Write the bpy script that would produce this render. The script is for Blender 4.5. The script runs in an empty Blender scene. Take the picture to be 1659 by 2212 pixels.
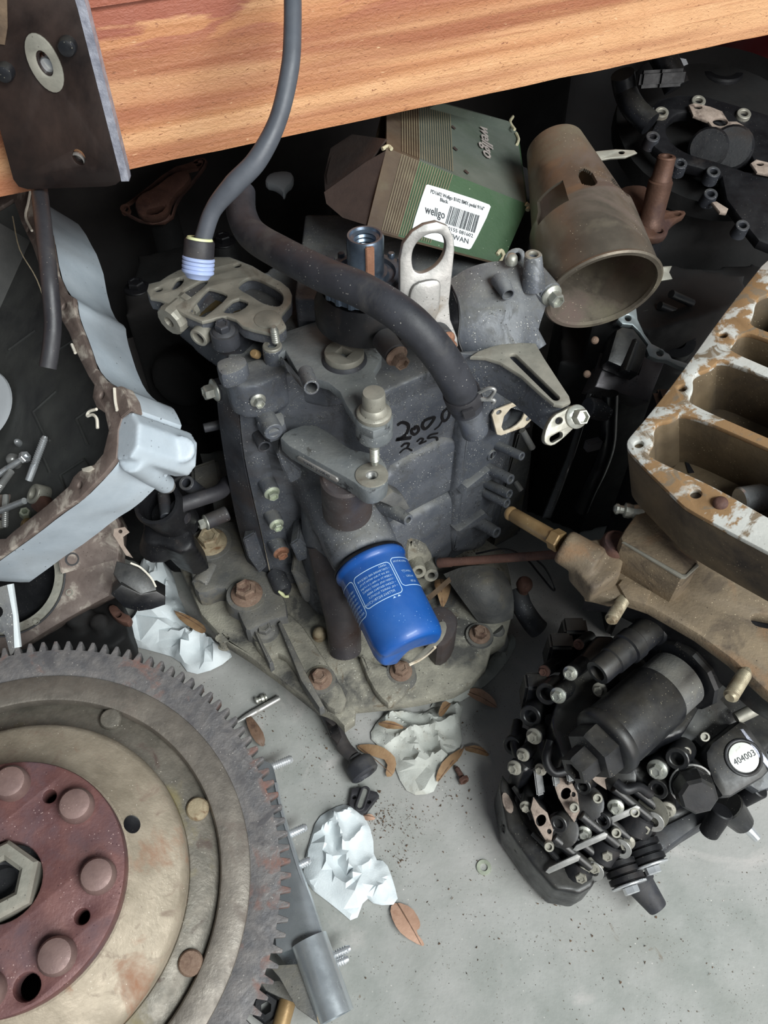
import bpy, bmesh, math, random
from mathutils import Vector, Matrix, noise
from mathutils.geometry import delaunay_2d_cdt

# ---------------------------------------------------------------- camera
S = 1.2                                   # drawing units -> metres
H = 0.62; PITCH = math.radians(50); FPX = 1661.0
scene = bpy.context.scene
col = scene.collection
cam_d = bpy.data.cameras.new('camera')
cam_d.sensor_fit = 'VERTICAL'; cam_d.sensor_height = 24.0
cam_d.lens = 24.0 * FPX / 2212.0
cam_d.clip_start = 0.01; cam_d.clip_end = 50
cam = bpy.data.objects.new('camera', cam_d); col.objects.link(cam)
cam.location = (0, 0, H * S); cam.rotation_euler = (math.pi / 2 - PITCH, 0, 0)
scene.camera = cam
cam_d.dof.use_dof = False

# ---------------------------------------------------------------- world, lights, exposure
world = bpy.data.worlds.new('world'); scene.world = world; world.use_nodes = True
wb = world.node_tree.nodes['Background']
wb.inputs['Color'].default_value = (0.80, 0.90, 1.0, 1); wb.inputs['Strength'].default_value = 0.13

def area(name, loc, target, size, sy, power, color):
    d = bpy.data.lights.new(name, 'AREA'); d.shape = 'RECTANGLE'; d.size = size; d.size_y = sy
    d.energy = power; d.color = color
    o = bpy.data.objects.new(name, d); col.objects.link(o); o.location = loc
    o.rotation_euler = (Vector(target) - Vector(loc)).to_track_quat('-Z', 'Y').to_euler()
    return o
area('key_area_light', (0.85, -0.60, 1.60), (0.05, 0.30, 0.0), 1.2, 0.35, 40, (0.94, 1.0, 1.0))  # unseen key lamp at upper right, placed for the falloff over the floor
area('fill_area_light', (1.45, -1.55, 1.25), (0.05, 0.35, 0.15), 1.6, 1.4, 44, (1.0, 0.975, 0.955))  # unseen fill lamp, added to light front faces and under the beam

vs = scene.view_settings
vs.view_transform = 'Standard'; vs.look = 'None'; vs.gamma = 1.0; vs.exposure = 0.0
vs.use_curve_mapping = False

# ---------------------------------------------------------------- picking helpers (pixels of the 1659x2212 photograph -> points in space)
CAM = Vector((0, 0, H))
FW = Vector((0, math.cos(PITCH), -math.sin(PITCH)))
UP = Vector((0, math.sin(PITCH), math.cos(PITCH)))
RT = Vector((1, 0, 0))
def ray(x, y): return FW + RT * ((x - 829.5) / FPX) + UP * ((1106 - y) / FPX)
def Z(x, y, h):
    r = ray(x, y); return CAM + r * ((h - H) / r.z)
def Yp(x, y, Y):
    r = ray(x, y); return CAM + r * (Y / r.y)
def T(x, y, t): return CAM + ray(x, y) * t
def Pl(x, y, p0, n):
    r = ray(x, y); return CAM + r * ((p0 - CAM).dot(n) / r.dot(n))
def mm(p): return (p - CAM).dot(FW) / FPX          # size of one pixel at a point
def proj(p):
    d = p - CAM; w = d.dot(FW); return (829.5 + FPX * d.dot(RT) / w, 1106 - FPX * d.dot(UP) / w)

class Fr:
    """a plane with axes u, v and normal n"""
    def __init__(s, o, n, u=None):
        s.o = Vector(o); s.n = Vector(n).normalized()
        if u is None:
            u = Vector((0, 0, 1)).cross(s.n)
            if u.length < 1e-4: u = Vector((1, 0, 0))
        u = Vector(u); u = (u - s.n * u.dot(s.n)).normalized()
        s.u = u; s.v = s.n.cross(u)
    def px(s, x, y):
        d = Pl(x, y, s.o, s.n) - s.o; return (d.dot(s.u), d.dot(s.v))
    def at(s, u, v, h=0): return s.o + s.u * u + s.v * v + s.n * h
    def P(s, x, y, h=0): return Pl(x, y, s.o + s.n * h, s.n)
    def off(s, h): return Fr(s.o + s.n * h, s.n, s.u)
def FZ(h): return Fr((0, 0, h), (0, 0, 1), (1, 0, 0))

# ---------------------------------------------------------------- scene graph helpers
WL = {}
def thing(name, label, cat, loc, group=None):
    o = bpy.data.objects.new(name, None); col.objects.link(o)
    o.empty_display_size = 0.02
    o.location = Vector(loc) * S; WL[o.name] = Vector(loc)
    o['label'] = label; o['category'] = cat
    if group: o['group'] = group
    return o
def tag(o, label, cat, group=None):
    o['label'] = label; o['category'] = cat
    if group: o['group'] = group
    return o
def obj(name, me, m, parent=None, smooth=None, label=None, kind=None):
    """link a mesh given in drawing units and world axes"""
    if isinstance(me, bmesh.types.BMesh):
        b = me; me = bpy.data.meshes.new(name); b.to_mesh(me); b.free()
    vs_ = me.vertices
    if len(vs_):
        lo = [min(v.co[i] for v in vs_) for i in range(3)]; hi = [max(v.co[i] for v in vs_) for i in range(3)]
        c = Vector([(a + b_) / 2 for a, b_ in zip(lo, hi)])
        me.transform(Matrix.Scale(S, 4) @ Matrix.Translation(-c))
    else: c = Vector((0, 0, 0))
    me.materials.clear(); me.materials.append(MAT[m] if isinstance(m, str) else m)
    o = bpy.data.objects.new(name, me); col.objects.link(o)
    place(o, c, parent)
    if smooth is not None:
        me.shade_smooth()
        if smooth < 180: sharp(me, smooth)
    if label: o['label'] = label
    if kind: o['kind'] = kind
    return o
def place(o, c, parent=None):
    WL[o.name] = Vector(c)
    if parent is not None:
        o.parent = parent; o.location = (Vector(c) - WL[parent.name]) * S
    else: o.location = Vector(c) * S
def sharp(me, deg):
    b = bmesh.new(); b.from_mesh(me); a = math.radians(deg)
    for e in b.edges:
        e.smooth = not (len(e.link_faces) == 2 and e.calc_face_angle(0) > a)
    b.to_mesh(me); b.free()

# ---------------------------------------------------------------- shapes
def chaikin(p, n):
    for _ in range(n):
        q = []
        for i in range(len(p)):
            a = p[i]; b = p[(i + 1) % len(p)]
            q.append((a[0] * .75 + b[0] * .25, a[1] * .75 + b[1] * .25)); q.append((a[0] * .25 + b[0] * .75, a[1] * .25 + b[1] * .75))
        p = q
    return p
def circ(c, r, n=20, ry=None, rot=0):
    ry = ry or r; cr, sr = math.cos(rot), math.sin(rot); o = []
    for i in range(n):
        a = 2 * math.pi * i / n; x = r * math.cos(a); y = ry * math.sin(a)
        o.append((c[0] + x * cr - y * sr, c[1] + x * sr + y * cr))
    return o
def slot(a, b, r, n=8):
    d = math.atan2(b[1] - a[1], b[0] - a[0]); o = []
    for i in range(n + 1):
        t = d + math.pi / 2 + math.pi * i / n; o.append((a[0] + r * math.cos(t), a[1] + r * math.sin(t)))
    for i in range(n + 1):
        t = d - math.pi / 2 + math.pi * i / n; o.append((b[0] + r * math.cos(t), b[1] + r * math.sin(t)))
    return o
def area2(p): return sum(p[i][0] * p[(i + 1) % len(p)][1] - p[(i + 1) % len(p)][0] * p[i][1] for i in range(len(p)))
def flat_mesh(fr, loops, th, bev):
    cu = bpy.data.curves.new('tmp', 'CURVE'); cu.dimensions = '2D'; cu.fill_mode = 'BOTH'
    bev = min(bev, th * .45)
    cu.extrude = max(th / 2 - bev, 1e-6); cu.bevel_depth = bev; cu.bevel_resolution = 1; cu.offset = -bev
    for i, L in enumerate(loops):
        if (area2(L) < 0) == (i == 0): L = L[::-1]
        sp = cu.splines.new('POLY'); sp.points.add(len(L) - 1)
        for q, (a, b) in zip(sp.points, L): q.co = (a, b, 0, 1)
        sp.use_cyclic_u = True
    o = bpy.data.objects.new('tmp', cu)
    me = bpy.data.meshes.new_from_object(o)
    bpy.data.objects.remove(o); bpy.data.curves.remove(cu)
    m = Matrix((fr.u, fr.v, fr.n)).transposed().to_4x4(); m.translation = fr.o - fr.n * (th / 2)
    me.transform(m)
    b = bmesh.new(); b.from_mesh(me); bmesh.ops.remove_doubles(b, verts=b.verts, dist=1e-6)
    bmesh.ops.recalc_face_normals(b, faces=b.faces); b.to_mesh(me); b.free()
    return me
def loops_px(fr, outline, holes, rnd):
    L = [fr.px(*p) for p in outline]
    if rnd: L = chaikin(L, rnd)
    out = [L]
    for h in holes:
        if h[0] == 'c':
            c = fr.px(h[1], h[2]); r = h[3] * mm(fr.P(h[1], h[2])); out.append(circ(c, r, 18, r * (h[4] if len(h) > 4 else 1)))
        elif h[0] == 's':
            r = h[5] * mm(fr.P(h[1], h[2])); out.append(slot(fr.px(h[1], h[2]), fr.px(h[3], h[4]), r))
        elif h[0] == 'p': out.append(chaikin([fr.px(*p) for p in h[1]], 1))
        else:
            out.append(chaikin([fr.px(*p) for p in h], 2))
    return out
def plate(name, m, parent, fr, outline, th, holes=(), bev=.001, rnd=0, label=None, smooth=32):
    """outline given in pixels on the plane fr; the body goes th behind it"""
    return obj(name, flat_mesh(fr, loops_px(fr, outline, holes, rnd), th, bev), m, parent, smooth, label)
def slab(name, m, parent, fr, loops, th, bev=.001, label=None, smooth=32):
    return obj(name, flat_mesh(fr, loops, th, bev), m, parent, smooth, label)
def perp(a):
    a = Vector(a).normalized(); h = Vector((0, 0, 1)) if abs(a.z) < .9 else Vector((1, 0, 0))
    u = h.cross(a).normalized(); return u, a.cross(u)
def lathe_bm(o, axis, prof, seg=32, b=None, closed=False):
    b = b or bmesh.new(); a = Vector(axis).normalized(); u, v = perp(a); o = Vector(o); rings = []
    for r, h in prof:
        if r < 1e-7: rings.append([b.verts.new(o + a * h)])
        else: rings.append([b.verts.new(o + a * h + (u * math.cos(2 * math.pi * i / seg) + v * math.sin(2 * math.pi * i / seg)) * r) for i in range(seg)])
    pairs = list(zip(rings, rings[1:]))
    if closed: pairs.append((rings[-1], rings[0]))
    for A, B in pairs:
        for i in range(seg):
            j = (i + 1) % seg
            if len(A) == 1 and len(B) == 1: continue
            if len(A) == 1: f = [A[0], B[j], B[i]]
            elif len(B) == 1: f = [A[i], A[j], B[0]]
            else: f = [A[i], A[j], B[j], B[i]]
            try: b.faces.new(f)
            except ValueError: pass
    return b
def lathe(name, m, parent, o, axis, prof, seg=32, smooth=40, label=None, closed=False):
    b = lathe_bm(o, axis, prof, seg, closed=closed); bmesh.ops.recalc_face_normals(b, faces=b.faces)
    return obj(name, b, m, parent, smooth, label)
def cyl(name, m, parent, p0, p1, r0, r1=None, seg=24, bev=None, label=None, b=None):
    p0 = Vector(p0); p1 = Vector(p1); r1 = r0 if r1 is None else r1; L = (p1 - p0).length
    e = min(r0, r1) * .12 if bev is None else bev
    prof = [(0, 0), (r0 - e, 0), (r0, e), (r1, L - e), (r1 - e, L), (0, L)]
    if b is not None: return lathe_bm(p0, p1 - p0, prof, seg, b)
    return lathe(name, m, parent, p0, p1 - p0, prof, seg, 40, label)
def boss(name, m, parent, p0, p1, r0, r1, rh, depth=None, seg=22, label=None):
    """round boss from p0 to its open end p1 with a blind hole"""
    p0 = Vector(p0); p1 = Vector(p1); L = (p1 - p0).length; e = (r1 - rh) * .18; depth = depth or L * .6
    prof = [(0, 0), (r0, 0), (r1, L - e), (r1 - e, L), (rh + e, L), (rh, L - e), (rh, L - depth), (0, L - depth)]
    return lathe(name, m, parent, p0, p1 - p0, prof, seg, 40, label)
def catmull(p, n=8):
    p = [Vector(q) for q in p]; o = []
    for i in range(len(p) - 1):
        a = p[i - 1] if i else p[0] * 2 - p[1]; b, c = p[i], p[i + 1]; d = p[i + 2] if i + 2 < len(p) else p[-1] * 2 - p[-2]
        for k in range(n):
            t = k / n; o.append(.5 * ((2 * b) + (c - a) * t + (2 * a - 5 * b + 4 * c - d) * t * t + (3 * b - a - 3 * c + d) * t ** 3))
    return o + [p[-1]]
def tube_bm(pts, rad, seg=14, n=8, b=None, hollow=0, sx=1.0):
    b = b or bmesh.new(); q = catmull(pts, n) if n > 1 else [Vector(p) for p in pts]
    R = rad if isinstance(rad, (list, tuple)) else [rad] * len(pts)
    rr = []
    for i in range(len(q)):
        f = i / (len(q) - 1) * (len(R) - 1); k = min(int(f), len(R) - 2) if len(R) > 1 else 0
        rr.append(R[k] + (R[min(k + 1, len(R) - 1)] - R[k]) * (f - k))
    t = (q[1] - q[0]).normalized(); u, v = perp(t); rings = []
    for i, p in enumerate(q):
        d = (q[min(i + 1, len(q) - 1)] - q[max(i - 1, 0)]).normalized()
        u = (u - d * u.dot(d)).normalized(); w = d.cross(u)
        rings.append([b.verts.new(p + (u * math.cos(2 * math.pi * k / seg) * sx + w * math.sin(2 * math.pi * k / seg)) * rr[i]) for k in range(seg)])
    for A, B in zip(rings, rings[1:]):
        for i in range(seg): b.faces.new((A[i], A[(i + 1) % seg], B[(i + 1) % seg], B[i]))
    if hollow:
        for A, s_, p, d in ((rings[0], 1, q[0], (q[1] - q[0])), (rings[-1], -1, q[-1], (q[-2] - q[-1]))):
            d = d.normalized() * rr[0] * 1.5
            I = [b.verts.new(p + (w.co - p) * hollow) for w in A]; D = [b.verts.new(w.co + d) for w in I]
            for i in range(seg):
                j = (i + 1) % seg
                b.faces.new((A[i], I[i], I[j], A[j])); b.faces.new((I[i], D[i], D[j], I[j]))
            b.faces.new(D)
    else:
        b.faces.new(rings[0]); b.faces.new(rings[-1])
    bmesh.ops.recalc_face_normals(b, faces=b.faces)
    return b
def tube(name, m, parent, pts, rad, seg=14, n=8, hollow=0, label=None, sx=1.0):
    return obj(name, tube_bm(pts, rad, seg, n, None, hollow, sx), m, parent, 50, label)
def box_bm(o, u, v, w, b=None):
    """box from corner o along three edge vectors"""
    b = b or bmesh.new(); o = Vector(o); u, v, w = Vector(u), Vector(v), Vector(w)
    q = [b.verts.new(o + u * i + v * j + w * k) for k in (0, 1) for j in (0, 1) for i in (0, 1)]
    for f in ((0, 2, 3, 1), (4, 5, 7, 6), (0, 1, 5, 4), (2, 6, 7, 3), (0, 4, 6, 2), (1, 3, 7, 5)): b.faces.new([q[i] for i in f])
    bmesh.ops.recalc_face_normals(b, faces=b.faces)
    return b
def hexa(name, m, parent, top, bot, bev=.001, label=None, smooth=30):
    """solid between two matching loops of points"""
    b = bmesh.new(); A = [b.verts.new(p) for p in top]; B = [b.verts.new(p) for p in bot]; n = len(A)
    b.faces.new(A); b.faces.new(B[::-1])
    for i in range(n): b.faces.new((A[i], B[i], B[(i + 1) % n], A[(i + 1) % n]))
    bmesh.ops.recalc_face_normals(b, faces=b.faces)
    if bev: bmesh.ops.bevel(b, geom=list(b.edges), offset=bev, segments=2, affect='EDGES', clamp_overlap=True)
    return obj(name, b, m, parent, smooth, label)
def box(name, m, parent, o, u, v, w, bev=.001, label=None):
    b = box_bm(o, u, v, w)
    if bev: bmesh.ops.bevel(b, geom=list(b.edges), offset=bev, segments=2, affect='EDGES', clamp_overlap=True)
    return obj(name, b, m, parent, 30, label)
def sheet(name, m, parent, rows, th, n=5, label=None, smooth=50, dirv=None):
    """curved skin through rows of points, thickened"""
    R = [catmull(r, n) for r in rows]; k = len(R[0]); C2 = [catmull([r[i] for r in R], n) for i in range(k)]
    b = bmesh.new(); g = [[b.verts.new(p) for p in c] for c in C2]
    for i in range(len(g) - 1):
        for j in range(len(g[0]) - 1): b.faces.new((g[i][j], g[i + 1][j], g[i + 1][j + 1], g[i][j + 1]))
    bmesh.ops.recalc_face_normals(b, faces=b.faces)
    c0 = sum((v.co for v in b.verts), Vector()) / len(b.verts)
    b.normal_update()
    if sum((f.normal for f in b.faces), Vector()).dot(CAM - c0) < 0: bmesh.ops.reverse_faces(b, faces=b.faces)
    b.normal_update()
    geo = bmesh.ops.extrude_face_region(b, geom=list(b.faces)); nv = [v for v in geo['geom'] if isinstance(v, bmesh.types.BMVert)]
    nf = [f for f in geo['geom'] if isinstance(f, bmesh.types.BMFace)]
    dv = dirv if dirv is not None else None
    for v in nv: v.co += (dv.normalized() * th) if dv is not None else -v.normal * th
    bmesh.ops.recalc_face_normals(b, faces=b.faces)
    return obj(name, b, m, parent, smooth, label)
def cast(name, m, parent, build, voxel=.0022, smooth_it=3, label=None, dec=None):
    """weld overlapping solids into one casting with soft fillets"""
    b = bmesh.new(); build(b)
    me = bpy.data.meshes.new('tmp'); b.to_mesh(me); b.free()
    o = bpy.data.objects.new('tmp', me); col.objects.link(o)
    r = o.modifiers.new('r', 'REMESH'); r.mode = 'VOXEL'; r.voxel_size = voxel; r.use_smooth_shade = True
    s_ = o.modifiers.new('s', 'SMOOTH'); s_.iterations = smooth_it; s_.factor = .5
    if dec:
        d = o.modifiers.new('d', 'DECIMATE'); d.ratio = dec
    dg = bpy.context.evaluated_depsgraph_get(); dg.update()
    out = bpy.data.meshes.new_from_object(o.evaluated_get(dg))
    bpy.data.objects.remove(o); bpy.data.meshes.remove(me)
    return obj(name, out, m, parent, 180, label)
def prism_bm(b, pts, z0, z1):
    A = [b.verts.new((x, y, z0)) for x, y in pts]; B = [b.verts.new((x, y, z1)) for x, y in pts]
    f0 = b.faces.new(A); f1 = b.faces.new(B); fs = [f0, f1]
    for i in range(len(A)): fs.append(b.faces.new((A[i], A[(i + 1) % len(A)], B[(i + 1) % len(A)], B[i])))
    bmesh.ops.recalc_face_normals(b, faces=fs)
    return b
def solid_bm(b, fr, outline, th, px=True):
    L = [fr.px(*p) for p in outline] if px else outline
    A = [b.verts.new(fr.at(u, v)) for u, v in L]; B = [b.verts.new(fr.at(u, v, -th)) for u, v in L]
    fs = [b.faces.new(A), b.faces.new(B)]
    for i in range(len(A)): fs.append(b.faces.new((A[i], A[(i + 1) % len(A)], B[(i + 1) % len(A)], B[i])))
    bmesh.ops.recalc_face_normals(b, faces=fs)
    return b
CACHE = {}
def inst(name, key, build, m, parent, p, axis, sx, sz, spin=0, label=None):
    """unit mesh along +Z, shared by all alike pieces"""
    k = (key, m)
    if k not in CACHE:
        b = build(); me = bpy.data.meshes.new(key); bmesh.ops.recalc_face_normals(b, faces=b.faces); b.to_mesh(me); b.free()
        me.materials.append(MAT[m]); me.shade_smooth(); sharp(me, 35); CACHE[k] = me
    o = bpy.data.objects.new(name, CACHE[k]); col.objects.link(o)
    q = Vector(axis).normalized().to_track_quat('Z', 'Y').to_matrix().to_4x4() @ Matrix.Rotation(spin, 4, 'Z')
    o.rotation_mode = 'QUATERNION'; o.rotation_quaternion = q.to_quaternion(); o.scale = (sx * S, sx * S, sz * S)
    place(o, p, parent)
    if label: o['label'] = label
    return o
def _hexbolt():
    b = lathe_bm((0, 0, 0), (0, 0, 1), [(0, 0), (1.42, 0), (1.5, .06), (1.45, .16), (1.1, .3), (.9, .34)], 24)
    lathe_bm((0, 0, 0), (0, 0, 1), [(.98, .2), (1, .3), (1, .86), (.88, 1), (.62, 1), (.55, .9), (0, .88)], 6, b)
    return b
def _hexhollow():
    b = lathe_bm((0, 0, 0), (0, 0, 1), [(0, 0), (1.42, 0), (1.5, .06), (1.45, .16), (1.1, .3), (.9, .34)], 24)
    lathe_bm((0, 0, 0), (0, 0, 1), [(.98, .2), (1, .3), (1, .9), (.9, 1), (.74, 1), (.7, .95), (.66, .7), (0, .66)], 6, b)
    return b
def _nut():
    return lathe_bm((0, 0, 0), (0, 0, 1), [(.5, 0), (.9, 0), (1, .1), (1, .9), (.9, 1), (.55, 1), (.5, .92)], 6, closed=True)
def _sock():
    return lathe_bm((0, 0, 0), (0, 0, 1), [(0, 0), (1, 0), (1, .85), (.9, 1), (.6, 1), (.55, .55), (0, .55)], 20)
def _dome():
    return lathe_bm((0, 0, 0), (0, 0, 1), [(0, 0), (1, 0), (1, .3), (.92, .6), (.7, .85), (.4, .97), (0, 1)], 22)
def _pan():
    return lathe_bm((0, 0, 0), (0, 0, 1), [(0, 0), (1, 0), (1.02, .2), (1, .7), (.86, .93), (.6, 1), (0, 1)], 22)
def _washer():
    return lathe_bm((0, 0, 0), (0, 0, 1), [(.52, 0), (.97, 0), (1, .2), (1, .8), (.97, 1), (.52, 1), (.5, .8), (.5, .2)], 26, closed=True)
KB = dict(hex=_hexbolt, hollow=_hexhollow, nut=_nut, sock=_sock, dome=_dome, pan=_pan, washer=_washer)
def bolt(parent, p, axis, r, h, m='zinc', kind='hex', spin=None, name=None, label=None):
    return inst(name or ('bolt' if kind in ('hex', 'hollow', 'sock') else kind), kind, KB[kind], m, parent, p, axis, r, h, random.random() if spin is None else spin, label)
def thread_prof(r, L, pitch, h0=0):
    o = []; n = int(L / pitch)
    for i in range(n):
        o += [(r * .82, h0 + i * pitch), (r * .84, h0 + (i + .15) * pitch), (r, h0 + (i + .5) * pitch), (r * .98, h0 + (i + .62) * pitch)]
    return o + [(r * .82, h0 + n * pitch)]
def stud(name, m, parent, p0, p1, r, pitch=.0017, plain=0.0, label=None, seg=16):
    p0 = Vector(p0); p1 = Vector(p1); L = (p1 - p0).length; c = L * plain
    prof = [(0, 0), (r * .9, 0)] + ([(r * .95, c)] if c else []) + thread_prof(r, L - c - r * .3, pitch, c) + [(r * .6, L), (0, L)]
    return lathe(name, m, parent, p0, p1 - p0, prof, seg, 22, label)
def text_mesh(s, size, fr, u, v, rot=0, th=.0003, align='CENTER', bold=0, sx=1.0, shear=0, fit=None):
    cu = bpy.data.curves.new('t', 'FONT'); cu.body = s; cu.size = size; cu.align_x = align; cu.align_y = 'CENTER'
    cu.extrude = th / 2; cu.offset = bold; cu.resolution_u = 2; cu.shear = shear
    o = bpy.data.objects.new('t', cu); me = bpy.data.meshes.new_from_object(o)
    bpy.data.objects.remove(o); bpy.data.curves.remove(cu)
    if fit: sx = fit / (max(q.co.x for q in me.vertices) - min(q.co.x for q in me.vertices))
    m = Matrix((fr.u, fr.v, fr.n)).transposed().to_4x4(); m.translation = fr.at(u, v, th / 2)
    me.transform(m @ Matrix.Rotation(rot, 4, 'Z') @ Matrix.Diagonal((sx, 1, 1, 1)))
    return me
def join_me(ms):
    b = bmesh.new()
    for m in ms: b.from_mesh(m); bpy.data.meshes.remove(m)
    return b
def ribbon_bm(b, fr, pts, w, th=.0003, n=5):
    """flat stroke on a plane; pts in plane coordinates"""
    q = catmull([Vector((p[0], p[1], 0)) for p in pts], n)
    L = []; Rr = []
    for i, p in enumerate(q):
        d = (q[min(i + 1, len(q) - 1)] - q[max(i - 1, 0)]).normalized(); k = Vector((-d.y, d.x, 0)) * w / 2
        L.append(b.verts.new(fr.at(p.x + k.x, p.y + k.y, th))); Rr.append(b.verts.new(fr.at(p.x - k.x, p.y - k.y, th)))
    for i in range(len(q) - 1): b.faces.new((L[i], L[i + 1], Rr[i + 1], Rr[i]))
    return b
def lerp(a, b, t): return a + (b - a) * t
def inside(p, poly):
    x, y = p; c = False; j = len(poly) - 1
    for i in range(len(poly)):
        xi, yi = poly[i]; xj, yj = poly[j]
        if (yi > y) != (yj > y) and x < (xj - xi) * (y - yi) / (yj - yi) + xi: c = not c
        j = i
    return c
def edge_dist(p, poly):
    best = 9
    for i in range(len(poly)):
        a = Vector(poly[i]); b = Vector(poly[(i + 1) % len(poly)]); ab = b - a; q = Vector(p)
        t = max(0, min(1, (q - a).dot(ab) / max(ab.length_squared, 1e-12))); best = min(best, (a + ab * t - q).length)
    return best
def cloth(name, m, outline, zf, step, hfun, parent=None, th=.0004, fr=None):
    """sheet with folds over a horizontal plane: outline in pixels, heights from hfun(x, y, d_edge)"""
    fr = fr or FZ(zf); L = [fr.px(*p) for p in outline]; L = chaikin(L, 1)
    P = []
    for i in range(len(L)):
        a, b = Vector(L[i]), Vector(L[(i + 1) % len(L)]); k = max(1, int((b - a).length / step))
        for j in range(k): P.append(a.lerp(b, j / k))
    nb = len(P); xs = [p.x for p in P]; ys = [p.y for p in P]; R = random.Random(len(outline) * 7 + 3)
    x = min(xs)
    while x < max(xs):
        y = min(ys)
        while y < max(ys):
            q = (x + R.uniform(-.3, .3) * step, y + R.uniform(-.3, .3) * step)
            if inside(q, [tuple(p) for p in P]) and edge_dist(q, [tuple(p) for p in P]) > step * .5: P.append(Vector(q))
            y += step
        x += step
    ed = [(i, (i + 1) % nb) for i in range(nb)]
    v, e, f, *_ = delaunay_2d_cdt(P, ed, [list(range(nb))], 1, 1e-7)
    Lt = [tuple(p) for p in L]; b = bmesh.new()
    V_ = [b.verts.new(fr.at(q.x, q.y, hfun(q.x, q.y, edge_dist(q, Lt)))) for q in v]
    for t in f:
        try: b.faces.new([V_[i] for i in t])
        except ValueError: pass
    bmesh.ops.recalc_face_normals(b, faces=b.faces); b.normal_update()
    if sum((q.normal.dot(fr.n) for q in b.faces)) < 0: bmesh.ops.reverse_faces(b, faces=b.faces)
    b.normal_update()
    g = bmesh.ops.extrude_face_region(b, geom=list(b.faces))
    for q in g['geom']:
        if isinstance(q, bmesh.types.BMVert): q.co -= fr.n * th
    bmesh.ops.recalc_face_normals(b, faces=b.faces)
    return obj(name, b, m, parent, 30)

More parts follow.
